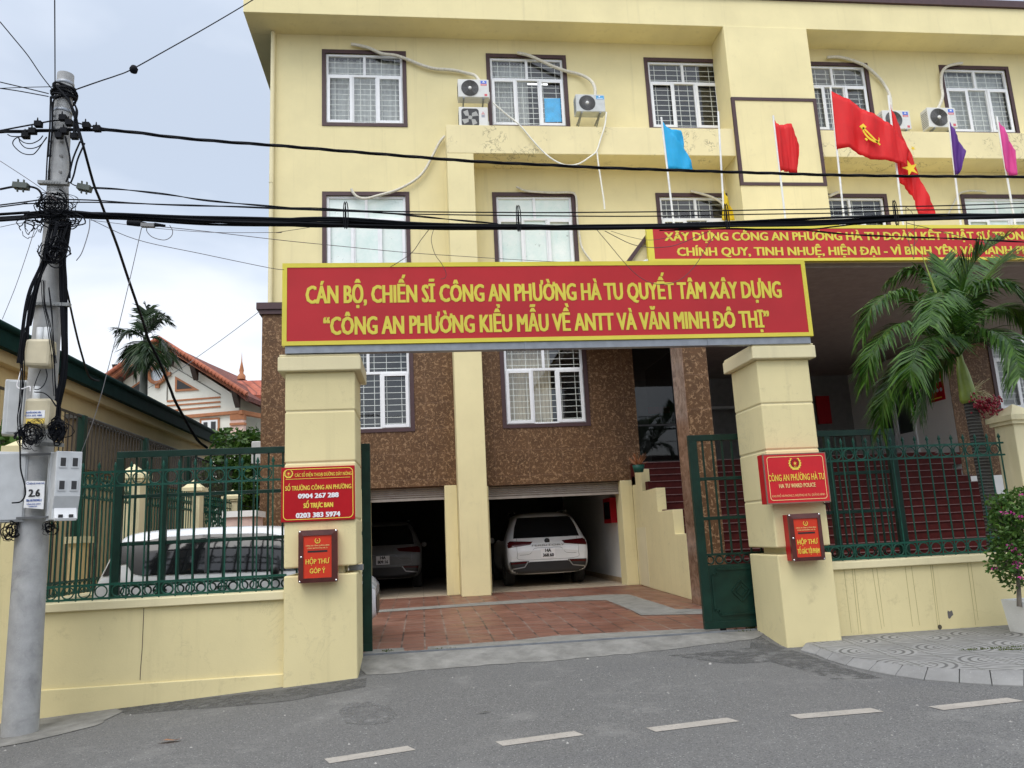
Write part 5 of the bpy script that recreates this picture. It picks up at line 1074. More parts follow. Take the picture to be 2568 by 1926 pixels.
pipe('insulated pipe crossing the top of the dark window behind the yellow flag', wp('B2', [(1680,93),(1760,112),(1860,145),(1930,190),(1960,240)]), .032)
pipe('thin pipe lying along the top of the rightmost middle window', wp('C6', [(1910,97),(1800,90),(1730,100),(1690,125),(1640,220),(1610,275)]), .025)
pipe('short white insulated pipe stub beside the tower bay', wp('C6', [(740,100),(700,118),(665,135)]), .04)
pipe('white drain hose looping across the flaking beam between two air conditioners', [oy(U('B1', x, y), 17.56) for x, y in ((115,815),(220,905),(325,990),(410,1090),(500,1190),(590,1265),(690,1308),(790,1300),(880,1245),(935,1198),(965,1110),(1000,1000),(1015,890))], .02, 'hose', 'hose', 'drain_hose', None)
pipe('white knotted hose hanging straight down below the beam', [oy(U('B1', x, y), 17.54) for x, y in ((940,1205),(950,1300),(965,1400),(980,1500),(995,1600),(1000,1659))], .02, 'hose', 'hose', 'drain_hose', None)
pipe('bent grey pipe emerging above the left end of the porch sign', [oy(U('B2', x, y), 12.6) for x, y in ((1285,700),(1310,668),(1345,652),(1362,672))], .05, 'ac_grey', 'pipe', 'vent_pipe', None)

# ------------------------------------------------------------------ things on the porch and in the garage
a, b = ox(U('C7',1430,250), 13.545), ox(U('C7',1590,480), 13.545)
t = thing('notice_poster', 'red poster with eight pale round pictures on the white lobby wall', 'poster', (13.55, (a.y+b.y)/2, b.z)); ya, yb = max(a.y, b.y), min(a.y, b.y); zt, zb = ox(U('C7',1500,245),13.545).z, ox(U('C7',1520,495),13.545).z
mb = MB(); mb.box(13.53, 13.555, yb, ya, zb, zt); mb.build('sheet', M['plate_red'], t); mb = MB()
for i in range(4):
    for j in range(2): mb.disc((13.527, yb+(ya-yb)*(.15+.235*i), zb+(zt-zb)*(.33+.3*j)), (ya-yb)*.085, (-1,0,0), 14)
mb.build('picture', flat('pale poster pictures', (.5,.5,.52), .5), t); mb = MB(); mb.box(13.526, 13.53, yb+.1, ya-.1, zb+.06, zb+.09); mb.box(13.526, 13.53, yb+.1, ya-.1, zt-.13, zt-.07); mb.build('text_band', M['gold'], t)
t = thing('hose_cabinet', 'red fire hose cabinet on the white wall of the right garage bay', 'cabinet', (4.8, 19, 1)); P = [ox(U('B3', *q), 4.8) for q in ((1015,1265),(1070,1258),(1085,1460),(1025,1458))]; ya, yb = (P[0].y+P[3].y)/2, (P[1].y+P[2].y)/2; zt, zb = (P[0].z+P[1].z)/2, (P[2].z+P[3].z)/2
mb = MB(); mb.box(4.70, 4.86, min(ya,yb), max(ya,yb), zb, zt); mb.build('case', M['plate_red'], t, bevel=.01); mb = MB(); mb.box(4.694, 4.70, min(ya,yb)+.08, max(ya,yb)-.08, zb+.1, zt-.1); mb.build('door_pane', M['car_glass'], t)
t = thing('flower_pot', 'small green pot of dry plants on top of the stepped parapet', 'pot', (4.79, 16.9, 2.51)); mb = MB(); mb.lathe((4.79,16.9,2.505), [(0,0),(.10,0),(.14,.16),(.12,.16),(.11,.12)], n=16); mb.build('pot', M['fence_green'], t)
mb = MB(); rng = random.Random(4)
for i in range(60): a = rng.uniform(0, 6.28); r = rng.uniform(.05, .22); p0 = Vector((4.79,16.9,2.63)); p1 = p0+Vector((r*cos(a), r*sin(a), rng.uniform(.08,.3))); mb.quad(p0, p0+Vector((.012,0,0)), p1+Vector((.012,0,.01)), p1)
mb.build('plant', M['dry_leaf'], t)
t = thing('notice_board', 'dim red notice board on the far wall of the dark lobby', 'board', (10.4, 22.9, 4)); a, b = oy(U('C7',560,455), 22.9), oy(U('C7',690,670), 22.9); mb = MB(); mb.box(a.x, b.x, 22.88, 22.95, b.z, a.z); mb.build('board', M['plate_red'], t)
t = thing('notice_board', 'small red sign seen through the dark lobby glass', 'board', (6.4, 21, 4)); a, b = oy(U('B3',1340,540), 20.5), oy(U('B3',1455,590), 20.5); mb = MB(); mb.box(a.x, b.x, 20.48, 20.5, b.z, a.z); mb.build('board', flat('bright red board', (.6,.03,.03), .5), t)
# ------------------------------------------------------------------ flags on the porch roof
FYP = 12.95
def flag(label, polez, base_px, tip_px, patches, mt, extra=None):
    """pole from base to tip; cloth patches are lists of (top, bottom, depth) columns"""
    tip = oy(tip_px, FYP); base = oy(base_px, FYP); d = (tip-base).normalized(); base = base - d*((base.z-6.0)/d.z)
    t = thing('flagpole', label, 'flag', base, 'flags on the porch roof')
    MB().tube([base, tip+d*.04], .019, 8).build('pole', M['pole_white'], t)
    mb = MB()
    for cols in patches:
        rows = []; n = len(cols); K = 10
        tops = catmull([oy(c[0], FYP-c[2]) for c in cols], 5); bots = catmull([oy(c[1], FYP-c[2]) for c in cols], 5); m = len(tops)
        for j in range(K+1):
            f = j/K; rows.append([tops[i].lerp(bots[i], f) + Vector((0, (.018*sin(i*.7+f*2.2)+.010*sin(i*1.9-f*4))*min(1, i/4), 0)) for i in range(m)])
        mb.grid(rows)
    c = mb.build('cloth', M[mt], t); so_ = c.modifiers.new('s', 'SOLIDIFY'); so_.thickness = .004
    if extra: extra(t)
    return t
Q = lambda z, *p: [(U(z, *a), U(z, *b), d) for a, b, d in p]
flag('sky blue flag with a folded corner on a white pole left of the tower', 0, U('B2',1545,330), U('B1',1450,945), [Q('B1', ((1456,958),(1497,1345),0), ((1530,1050),(1565,1346),.05), ((1625,1165),(1640,1347),.08), ((1675,1260),(1675,1347),.05), ((1700,1343),(1700,1347),.02)), Q('B1', ((1482,1000),(1500,1060),-.06), ((1545,1028),(1560,1110),-.10), ((1612,1045),(1612,1180),-.12), ((1627,1140),(1625,1172),-.1))], 'flag_cyan')
flag('plain red flag standing in front of the outlined panel of the tower', 0, U('C5',312,1659), U('C5',226,932), [Q('C5', ((229,938),(277,1358),0), ((258,980),(300,1352),.06), ((285,1020),(314,1345),.03)), Q('C5', ((262,990),(310,1362),-.04), ((320,986),(345,1366),-.10), ((376,988),(385,1368),-.07), ((402,1085),(414,1366),-.12), ((433,1150),(428,1235),-.10))], 'flag_red')
def hammer(t):
    mb = MB(); Y = FYP-.17; c = oy(U('C5', 1000, 1065), Y); k = pxm(170*.31646, Y)*.62
    P = []
    for i in range(15): a = radians(-215 + i*15.5); r = k*.78; P.append((a, r, k*(.06+.22*sin(pi*min(1, i/13)))))
    R_ = lambda x, z: Vector((c.x + x*.92 - z*.18, Y, c.z + z*.92 - x*.42))
    P = [R_(cos(a)*r, sin(a)*r) for a, r, w in P], [R_(cos(a)*(r-w), sin(a)*(r-w)) for a, r, w in P]
    for i in range(14): mb.quad(P[0][i], P[0][i+1], P[1][i+1], P[1][i])
    def bar(a, b, w): a, b = Vector(a), Vector(b); n = Vector((-(b-a).y, (b-a).x)).normalized()*w; mb.poly([R_(*(a-n)), R_(*(b-n)), R_(*(b+n)), R_(*(a+n))])
    bar((-.62*k,.42*k), (.62*k,-.78*k), k*.12); bar((-.86*k,.25*k), (-.34*k,.78*k), k*.17); bar((-.60*k,-.72*k), (-.80*k,-.92*k), k*.10)
    o = mb.build('emblem', M['flag_gold'], t); so_ = o.modifiers.new('s', 'SOLIDIFY'); so_.thickness = .01
flag('large red flag with a yellow hammer and sickle emblem streaming to the right', 0, U('C5',778,1659), U('C5',680,708), [Q('C5', ((685,722),(728,1182),.02), ((800,778),(830,1174),.10), ((905,846),(915,1228),.05), ((1000,896),(980,1256),.11), ((1100,948),(1085,1268),.08), ((1160,995),(1190,1285),.12), ((1215,1070),(1245,1298),.10), ((1300,1192),(1280,1312),.14))], 'flag_red', hammer)
def star_on(t):
    Y = FYP+.02; mb = MB(); c = oy(U('C5', 1288, 1352), Y); star(mb, c, .17, Y-.10, .25); c2 = oy(U('C5',1298,1203), Y); star(mb, c2, .05, Y-.14, .5); o = mb.build('star', M['flag_gold'], t); so_ = o.modifiers.new('s', 'SOLIDIFY'); so_.thickness = .008
flag('long red flag with a yellow star hanging down past the cables', 0, U('C5',1240,1659), U('C5',1138,772), [Q('C5', ((1142,778),(1212,1440),-.08), ((1175,890),(1262,1480),-.02), ((1240,1040),(1310,1540),-.07), ((1305,1200),(1350,1610),-.02), ((1385,1400),(1380,1700),-.06), ((1450,1540),(1440,1706),-.02), ((1502,1645),(1508,1707),-.05))], 'flag_red', star_on)
flag('purple flag drooping on a white pole right of the big red flags', 0, U('C5',1697,1659), U('C5',1613,930), [Q('C5', ((1616,942),(1662,1384),0), ((1650,1010),(1680,1384),.07), ((1690,1095),(1694,1378),.03), ((1742,1190),(1716,1340),.08), ((1746,1220),(1720,1300),.05))], 'flag_purple')
flag('bright pink flag drooping at the right edge of the row', 0, U('C5',2122,1659), U('C5',1998,940), [Q('C5', ((2002,946),(2062,1332),0), ((2040,1000),(2085,1380),.06), ((2090,1090),(2120,1392),.02), ((2140,1195),(2160,1388),.07))], 'flag_pink')
flag('yellow flag hanging limp below its pole beside the tower', 0, U('B2',1948,330), U('B1',1900,900), [Q('B2', ((1945,84),(1928,325),0), ((1965,130),(1960,326),.05), ((1985,185),(1990,326),.01), ((2012,240),(2030,326),.05))], 'flag_yellow')

# ------------------------------------------------------------------ power pole
PYp = 8.48
def pc(x, y, Y=PYp): return oy((x, y), Y)
t = pole = thing('power_pole', 'grey concrete power pole wrapped in black cables left of the gate', 'power pole', (pc(50,1811).x, PYp, road_z(-3.9, PYp)))
ctr = [(46,1900,88),(93,1150,68),(120,800,60),(142,550,54),(147,425,52),(165,188,47)]
MB().tube(catmull([pc(x, y) for x, y, w in ctr], 5), [.84*pxm(88+(47-88)*i/25, PYp)/2 for i in range(26)], 24).build('shaft', M['pole_concrete'], t)
def pole_at(y):
    for (xa, ya, wa), (xb, yb, wb) in zip(ctr, ctr[1:]):
        if yb <= y <= ya: f = (y-ya)/(yb-ya); return xa+(xb-xa)*f, .84*pxm(wa+(wb-wa)*f, PYp)/2
    return ctr[-1][0], pxm(47, PYp)/2
for y in (212, 282, 520, 850, 948, 1130, 1290): x, r = pole_at(y); P = pc(x, y); mb = MB(); mb.lathe((P.x, P.y, P.z-.02), [(r+.004,0),(r+.008,.004),(r+.008,.034),(r+.004,.038)], n=20); mb.build('clamp_band', M['steel'], t)
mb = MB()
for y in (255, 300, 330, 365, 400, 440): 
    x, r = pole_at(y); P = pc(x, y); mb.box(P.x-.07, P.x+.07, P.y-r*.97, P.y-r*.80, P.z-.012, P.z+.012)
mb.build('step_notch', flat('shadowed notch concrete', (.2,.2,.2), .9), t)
brk = flat('dull grey bracket', (.22,.23,.23), .5)
for y, xa, xb in ((458,97,172),(762,70,176),(1113,92,158)):
    mb = MB(); x, r = pole_at(y); a, b = pc(xa, y, PYp-r-.02), pc(xb, y+3, PYp-r-.02); mb.bar(a, b, .06, .035, (0,0,1))
    for i in range(7): q = a.lerp(b, .2+.09*i); mb.box(q.x-.008, q.x+.008, q.y-.035, q.y-.03, q.z-.008, q.z+.008)
    mb.build('cross_bracket', brk, t)
for z_, pts in (('Z1', ((305,985),(260,1040),(205,1075),(685,995),(770,1020),(470,1075),(590,1080),(500,935),(550,975),(510,1040))),):
    for x, y in pts: p = oy(U(z_, x, y), PYp-.16); mb = MB(); mb.box(p.x-.035, p.x+.035, p.y-.03, p.y+.03, p.z-.03, p.z+.03); mb.lathe((p.x-.012, p.y, p.z+.025), [(.012,0),(.006,.05),(0,.06)], n=6); mb.build('cable_clamp', M['cable'], t)
sb = flat('grey green splice box', (.07,.085,.075), .6)
for pts in ([(110,1470),(225,1480)], [(620,1480),(720,1500)]):
    a, b = [oy(U('Z1', *q), PYp-.14) for q in pts]; mb = MB(); mb.bar(a, b, .08, .06)
    for f in (.3, .7): q = a.lerp(b, f); mb.box(q.x-.006, q.x+.006, q.y-.02, q.y, q.z-.07, q.z+.07)
    mb.build('cable_joint', sb, t)
def pbox(label, mt, pts_front, yf, d, name, r=.02, zone=None):
    P = [oy(q, yf) for q in pts_front]; t = thing(name, label, 'box', (P[0].x, yf, P[-1].z)); mb = MB(); mb.prism([(p.x, yf, p.z) for p in P], (0, d, 0)); mb.build('case', M[mt], t, bevel=r); return t, P
p3 = lambda x, y: (x*.14467, 800+y*.14467)
p4 = lambda x, y: (x*.14467, 1040+y*.14467)
t, P = pbox('upper beige plastic box strapped to the power pole', 'beige_box', [p3(440,335), p3(885,335), p3(840,822), p3(372,800)], 8.14, .16, 'terminal_box', .03); mb = MB(); mb.box(P[1].x-.02, P[1].x+.035, 8.16, 8.2, (P[0].z+P[3].z)/2-.03, (P[0].z+P[3].z)/2+.03); mb.build('hasp', M['beige_box'], t)
mb = MB(); q = P[0]
for dx in (.10, .17): mb.lathe((q.x+dx, 8.22, q.z), [(.035,0),(.035,.13),(.028,.13)], n=12)
mb.build('conduit', M['meter_box'], t)
t, P = pbox('lower beige plastic box with paper labels strapped to the power pole', 'beige_box', [p3(425,1370), p3(890,1370), p4(840,225), p4(372,215)], 8.16, .15, 'terminal_box', .03)
zt, zb = P[0].z, P[3].z; xa, xb = P[0].x, P[1].x; mb = MB(); mb.box(xa+.03, xb-.05, 8.156, 8.159, zb+(zt-zb)*.30, zb+(zt-zb)*.56); mb.build('paper_label', M['label_white'], t); mb = MB(); mb.box(xa+.03, xb-.05, 8.156, 8.159, zb+(zt-zb)*.10, zb+(zt-zb)*.27); mb.build('paper_label', M['label_yellow'], t)
mb = MB(); textc(mb, 'NGUYỄN HÙNG SƠN', ((xa+xb)/2-.03, 8.156, zb+(zt-zb)*.46), .14, .016, bold=.04); textc(mb, '0333 602 088', ((xa+xb)/2-.03, 8.156, zb+(zt-zb)*.36), .16, .016, bold=.03); mb.build('label_lettering', M['ink_blue'], t)
mb = MB(); mb.lathe((xa+.07, 8.24, zt), [(.035,0),(.035,.13),(.028,.13)], n=12); mb.build('conduit', M['meter_box'], t)
# meter cabinets
def meter(label, cx, yc, z0, z1, w, d, rz, windows):
    t = thing('meter_box', label, 'meter box', (cx, yc, z0), 'electric meter boxes on the power pole', rz); h = z1-z0; mb = MB()
    if windows:
        prof = [(-d/2,h),( d/2,h),(d/2,0),(-d*.30,0),(-d*.30,h*.16),(-d/2,h*.34)]
        mb.prism([(-w/2,y,z) for y, z in prof], (w,0,0)); mb.build('case', M['meter_box'], t, local=True, bevel=.008)
        mb = MB(); mb.box(-w/2-.012, w/2+.012, d/2-.06, d/2+.02, -.005, h+.008); mb.build('back_case', M['meter_box'], t, local=True, bevel=.006)
        for j, zz in enumerate((.84, .50)):
            for i, xx in enumerate((-.24, .22)):
                mb = MB(); x = xx*w; z = zz*h; a, b = .20*w, .062*h
                mb.box(x-a/2-.012, x+a/2+.012, -d/2-.008, -d/2-.001, z-b-.014, z+b+.012); fr = mb.build('meter_window', M['meter_box'], t, local=True)
                mb = MB(); mb.box(x-a/2, x+a/2, -d/2-.010, -d/2-.0085, z-b, z+b); mb.build('pane', M['ac_dark'], fr, local=True)
        mb = MB(); mb.prism([(-w*.42,-d*.30-.003,h*.17),(-w*.42,-d*.46,h*.02),(-w*.42,-d*.40,-.01),(-w*.42,-d*.27,h*.02)], (w*.84,0,0)); fl = mb.build('flap', M['label_white'], t, local=True)
        mb = MB()
        for xx in (-.2, .2): mb.box(xx*w-.02, xx*w+.02, -d*.47, -d*.44, h*.03, h*.075)
        mb.build('breaker', M['ac_dark'], fl, local=True)
    else:
        mb.box(-w/2, w/2, -d/2, d/2, 0, h); mb.build('case', M['meter_box'], t, local=True, bevel=.012); mb = MB(); mb.box(-w/2+.035, w/2-.02, -d/2-.012, -d/2-.001, .02, h-.02); mb.build('lid', M['meter_box'], t, local=True, bevel=.006)
    return t
a, b = oy(p4(1180, 640), 8.2), oy(p3(1180, 800+1), 8.2)
zt, zb = oy(p4(1100, 640), 8.25).z, oy((160, 1303), 8.25).z
meter('white meter box with four dark windows on the right of the power pole', oy((162, 1220), 8.33).x, 8.33, zb, zt, .235, .22, radians(38), True)
zt, zb = oy((20, 1134), 8.3).z, oy((20, 1310), 8.3).z
meter('plain grey meter box cut by the left picture edge beside the power pole', oy((14, 1220), 8.33).x, 8.38, zb, zt, .30, .28, radians(28), False)
zt, zb = oy((30, 950), 8.5).z, oy((30, 1088), 8.5).z
meter('small grey box behind the upper left of the power pole', oy((35, 1020), 8.6).x, 8.62, zb, zt, .20, .16, radians(25), False)
mb = MB()
for y in (1142, 1300): a, b = oy((28, y), 8.3), oy((128, y-4), 8.3); mb.bar(a, b, .035, .02)
t = mb.build('meter_bracket', flat('dark strap', (.10,.105,.11), .5)); tag(t, 'steel straps holding the meter boxes to the power pole', 'bracket')
# number plate 2.6
sh = lambda x, y: oy(p4(x, y), 8.255); P = [sh(450,1148), sh(775,1152), sh(748,1640), sh(405,1612)]
t = thing('pole_number_plate', 'white number plate reading 2.6 on the power pole', 'sign', (P[3].x, 8.26, P[3].z)); mb = MB(); mb.prism(P, (0,.012,0)); mb.build('plate', M['label_white'], t, bevel=.002)
def tl(mb, s, pa, pb, cap, **kw): A, B = sh(*pa), sh(*pb); text(mb, s, A, (B.x, A.y, A.z), cap, **kw)
k = abs(sh(500,1000).z-sh(500,1100).z)/100; mb = MB(); tl(mb, '2.6', (492,1425), (695,1425), 128*k, bold=.06); mb.build('number_lettering', M['ink'], t)
mb = MB(); tl(mb, 'ĐIỆN LỰC TP HẠ LONG', (512,1208), (768,1208), 24*k, bold=.03); tl(mb, 'TBA HÀ PHONG 2', (452,1508), (720,1508), 38*k, bold=.04); tl(mb, 'TỔNG ĐÀI CSKH', (458,1565), (702,1565), 22*k, bold=.03); tl(mb, '19006769', (500,1603), (645,1603), 20*k, bold=.03); mb.ring(sh(480,1190), 20*k, 3*k, (0,1,0), 12, 4); mb.build('small_lettering', M['ink_blue'], t)

# ------------------------------------------------------------------ cables
rng = random.Random(11)
def cable(label, P, w_px, mt='cable', twist=0, name='power_cable', Yd=8.4, k=6, seg=7):
    P = catmull(P, k); r = pxm(w_px, Yd)/2
    if not twist: o = MB().tube(P, r, seg).build(name, M[mt])
    else:
        mb = MB(); n = twist; s = 0
        L = [0]
        for a, b in zip(P, P[1:]): L.append(L[-1]+(b-a).length)
        for j in range(n):
            Q = []
            for p, l in zip(P, L): a = l*2*pi/1.15+2*pi*j/n; Q.append(p+Vector((0, cos(a)*r*.55, sin(a)*r*.55)))
            mb.tube(Q, r*.52, 6)
        o = mb.build(name, M[mt])
    tag(o, label, 'cable'); return o
YCB = 8.36
def cp(*zp, Y=YCB): return [oy(U(z, x, y), Y) for z, x, y in zp]
far = lambda P, x=14: P + [P[-1] + (P[-1]-P[-2])*x]
def ext(P, a=3.0, b=3.0): P = list(P); return [P[0]+(P[0]-P[1]).normalized()*a] + P + [P[-1]+(P[-1]-P[-2]).normalized()*b]
cable('thick twisted black power cable crossing the facade below the top windows', ext(cp(('Z1',0,1045),('Z1',200,1040),('Z1',500,1030),('Z1',830,1030),('Z1',1050,1047),('Z1',1400,1090),('Z1',1800,1125),('Z1',2212,1155),('Z5',900,1203),('Z5',1850,1278),('B1',600,1310),('B1',1000,1330),('B1',2212,1370),('C5',700,1387),('C5',1300,1396),('C5',2212,1402))), 8.5, twist=3, k=14)
cable('upper strand of the twisted cable fanning out to clamps on the pole', cp(('Z1',0,1035),('Z1',270,985),('Z1',440,955),('Z1',560,962),('Z1',690,993),('Z1',830,1018),('Z1',1050,1045)), 4)
cable('black cable leaving the splice box and merging into the thick bundle', cp(('Z1',0,1500),('Z1',110,1480),('Z1',225,1478),('Z1',300,1500),('Z1',330,1560),('Z1',290,1640)), 5.5)
cable('wavy black cable from the right splice box running into the thick bundle', cp(('Z1',540,1440),('Z1',640,1480),('Z1',950,1500),('Z1',1250,1532),('Z1',1400,1552),('Z1',1650,1590),('Z1',2212,1640),('Z6',600,230),('Z6',830,240),('Z6',1100,262),('Z6',1400,290),('Z6',1700,320),('Z6',2050,350)), 5, twist=2, k=10)
cable('upper of two thin parallel cables above the thick bundle', ext(cp(('Z1',0,1625),('Z1',330,1585),('Z1',700,1585),('Z1',1100,1612),('Z1',1500,1630),('Z6',0,215),('Z6',320,228),('Z6',830,245),('Z6',1350,256),('Z6',2212,262),('B2',700,262),('B2',1500,255),('B2',2212,242),('C6',700,232),('C6',1140,215),('C6',1500,210),('C6',2212,190))), 3.4)
cable('lower of two thin parallel cables above the thick bundle', ext(cp(('Z1',0,1640),('Z1',200,1615),('Z1',700,1603),('Z1',1300,1620),('Z2',1600,48),('Z2',2212,75),('Z6',600,243),('Z6',1100,262),('Z6',1400,275),('Z6',2212,286),('B2',1300,292),('B2',2212,276),('C6',800,265),('C6',1200,245),('C6',1700,238),('C6',2212,222))), 3.2)
# main bundle
base = [('Z2',0,150),('Z2',200,138),('Z2',400,122),('Z2',700,128),('Z2',1000,135),('Z2',1600,167),('Z2',2212,183),('Z6',500,340),('Z6',900,347),('Z6',1500,370),('Z6',2212,378),('B2',700,381),('B2',1400,374),('B2',2212,352),('C6',700,335),('C6',1200,312),('C6',1700,303),('C6',2212,292)]
B0 = ext(cp(*base)); mb = MB()
for j in range(13):
    ph = rng.uniform(0, 6.28); amp = rng.uniform(.25, 1); oy_ = rng.uniform(-.05, .05); Q = []
    for i, p in enumerate(catmull(B0, 8)): wv = pxm(10, YCB)*amp*cos(ph+i*.055*rng.choice((1, 1))) if j else 0; Q.append(p+Vector((0, oy_+.01*sin(i*.2+ph), wv+pxm(1.2, YCB)*sin(i*.35+ph*3))))
    mb.tube(Q, pxm(rng.choice((6, 7, 8.5, 5.5)), YCB)/2, 6)
o = mb.build('cable_bundle', M['cable']); tag(o, 'thickest black bundle of many cables crossing in front of both signs', 'cable bundle')
for q, lb in ((('Z6',840,300), 'wire loop tying cables together before the left frosted window'), (('B2',305,325), 'wire loop tying cables together before the right frosted window'), (('B2',1945,310), 'wire loop tying cables together just below the yellow flag'), (('C6',1165,280), 'wire loop tying cables together below the long red star flag')):
    p = oy(U(*q), YCB-.03); mb = MB()
    for i in range(2): P_ = [p+Vector((.035*cos(a)*(.5 if i else .4)+i*.02, -.06, .16*sin(a))) for a in [k_*pi/6 for k_ in range(12)]]; mb.tube(P_, .006, 5, closed=True)
    tag(mb.build('cable_tie', M['cable']), lb, 'cable tie', 'wire loops on the cable bundle')
cable('black cable drooping across the porch sign lettering to the right', ext(cp(('B2',1500,402),('B2',1900,392),('C6',0,392),('C6',450,402),('C6',700,425),('C6',900,440),('C6',1300,457),('C6',1700,470),('C6',2212,496)), .1, 3), 5, twist=2, k=10)
cable('black cable joining the droop back up to the thick bundle', cp(('C6',0,400),('C6',500,395),('C6',700,375),('C6',900,352),('C6',1200,330),('C6',1500,318)), 4)
# cable going back to the houses
D0 = [(('Z1',480,660),8.4),(('Z1',545,790),8.4),(('Z1',600,950),8.5),(('Z1',650,1120),8.8),(('Z1',740,1450),9.4),(('Z2',790,0),9.8),(('Z2',850,160),10.4),(('Z2',930,370),11.5),(('Z2',1020,640),13),(('Z2',1130,960),15.5),(('Z2',1180,1120),16.5),(('Z2',1260,1280),17.5),(('Z2',1350,1500),19),(('Z3',1380,0),20),(('Z3',1440,115),21),(('Z3',1560,320),22.5),(('Z3',1640,388),23.5)]
P = catmull([oy(U(*q), Y) for q, Y in D0], 4); mb = MB(); mb.tube(P, [pxm(6.5, p.y)/2 for p in P], 6); tag(mb.build('power_cable', M['cable']), 'black cable sagging from the pole back to the neighbour house', 'cable')
D0 = [(('Z2',500,480),8.4),(('Z2',510,620),8.4),(('Z2',545,790),9),(('Z2',590,1000),10.5),(('Z2',640,1200),12.5),(('Z2',700,1390),14.5),(('Z2',745,1430),15),(('Z2',782,1437),15.4)]
P = catmull([oy(U(*q), Y) for q, Y in D0], 4); mb = MB(); mb.tube(P, [pxm(5, p.y)/2 for p in P], 6); tag(mb.build('power_cable', M['cable']), 'black cable dropping from the pole to the green eave of the neighbour house', 'cable')
def wire(label, zp, w=1.5, mt='wire_brown', Y=YCB, Y1=None, name='wire'):
    n = len(zp); return cable(label, [oy(U(*q), Y if Y1 is None else Y+(Y1-Y)*i/(n-1)) for i, q in enumerate(zp)], w, mt, name=name, Yd=Y if Y1 is None else (Y+Y1)/2, seg=5)
wire('thin wire sloping from the pole to the left end of the gateway sign', [('Z2',720,160),('Z2',1080,318),('Z2',1600,432),('Z2',2130,542),('Z6',355,716)], 1.7, 'wire_brown', YCB, 9.05)
wire('thin wire sloping across the frosted windows above the gateway sign', [('Z2',1160,205),('Z2',1600,250),('Z2',2212,322),('Z6',660,515),('Z6',1300,577),('Z6',1700,605),('Z6',2212,637),('B2',700,655),('B2',1150,662),('B2',1530,665)], 1.6, 'wire_brown', YCB, 12.3)
wire('pale grey wire falling steeply from the bundle past the areca palm', [('Z2',1122,225),('Z2',1025,650),('Z2',910,1130),('Z2',770,1659),('Z3',640,440)], 1.8, 'wire_grey', YCB, 9.4)
wire('pale grey wire rising from the white villa to the station corner', [('Z2',1150,1510),('Z2',1450,1330),('Z2',1570,1245),('Z2',1800,1080),('Z2',2055,888)], 1.4, 'wire_grey', 26, 18.3)
wire('cut cable end dangling in the sky right of the pole', [('Z2',712,150),('Z2',708,230),('Z2',680,335),('Z2',645,430),('Z2',605,486)], 2.4, 'wire_grey')
wire('brown wire drooping in a deep loop over the gateway sign lettering', [('B2',940,402),('B2',1040,520),('B2',1140,640),('B2',1230,735),('B2',1330,805),('B2',1440,832),('B2',1560,812),('B2',1650,755),('B2',1740,650),('B2',1810,530),('B2',1890,420)], 1.8, 'wire_brown', 8.6)
wire('short loose wire bent down on the left part of the gateway sign', [('Z6',1540,395),('Z6',1522,480),('Z6',1550,590),('Z6',1605,670),('Z6',1638,740),('Z6',1630,780),('Z6',1595,790)], 1.6, 'wire_brown', 8.7)
wire('loose wire slanting from the bundle to the top edge of the gateway sign', [('Z6',1505,395),('Z6',1440,480),('Z6',1370,578),('Z6',1270,650),('Z6',1195,695)], 1.8, 'wire_brown', YCB, 9.08)
wire('wire sagging in an arc over the left end of the porch sign', [('B2',1000,408),('B2',1200,508),('B2',1340,537),('B2',1450,538),('B2',1580,515),('B2',1830,410)], 2.0)
wire('second thinner wire sagging inside the arc over the porch sign', [('B2',1050,410),('B2',1200,455),('B2',1340,480),('B2',1480,465),('B2',1700,405)], 1.2)
wire('pair of loose wires hanging down across the middle of the porch sign', [('C6',1275,220),('C6',1283,400),('C6',1300,500),('C6',1330,608),('C6',1342,600),('C6',1338,300),('C6',1275,215)], 1.5)
wire('curled wire end on the porch sign near the palm', [('C6',1380,365),('C6',1280,450),('C6',1370,480),('C6',1280,560),('C6',1300,545)], 1.4)
wire('straight wire slanting over the right half of the porch sign', [('C6',1280,345),('C6',1470,390),('C6',1700,450),('C6',2000,530)], 1.8)
wire('thin wire just under the thick bundle on the left', [('Z2',720,165),('Z2',1000,200),('Z2',1300,235),('Z2',1700,262),('Z2',2212,262),('Z6',300,420),('Z6',560,380)], 1.4)
wire('looped cable end hanging below the splice under the bundle', [('Z2',1165,215),('Z2',1165,255),('Z2',1210,300),('Z2',1300,322),('Z2',1355,295),('Z2',1368,250),('Z2',1345,205)], 1.8)
mb = MB(); a, b = oy(U('Z2',1010,185), YCB-.03), oy(U('Z2',1310,208), YCB-.03); mb.tube([a, a.lerp(b,.3), a.lerp(b,.5)], [.03,.035,.02], 8); mb.tube([a.lerp(b,.72), b], [.025,.012], 8); o = mb.build('cable_splice', M['cable']); 
mb = MB(); q0, q1 = oy(U('Z2',1120,205), YCB-.04), oy(U('Z2',1225,208), YCB-.04); mb.bar(q0, q1, .05, .04); mb.build('clamp', M['ac_grill'], o); tag(o, 'black splice sleeve with grey clamp hanging under the bundle', 'splice')
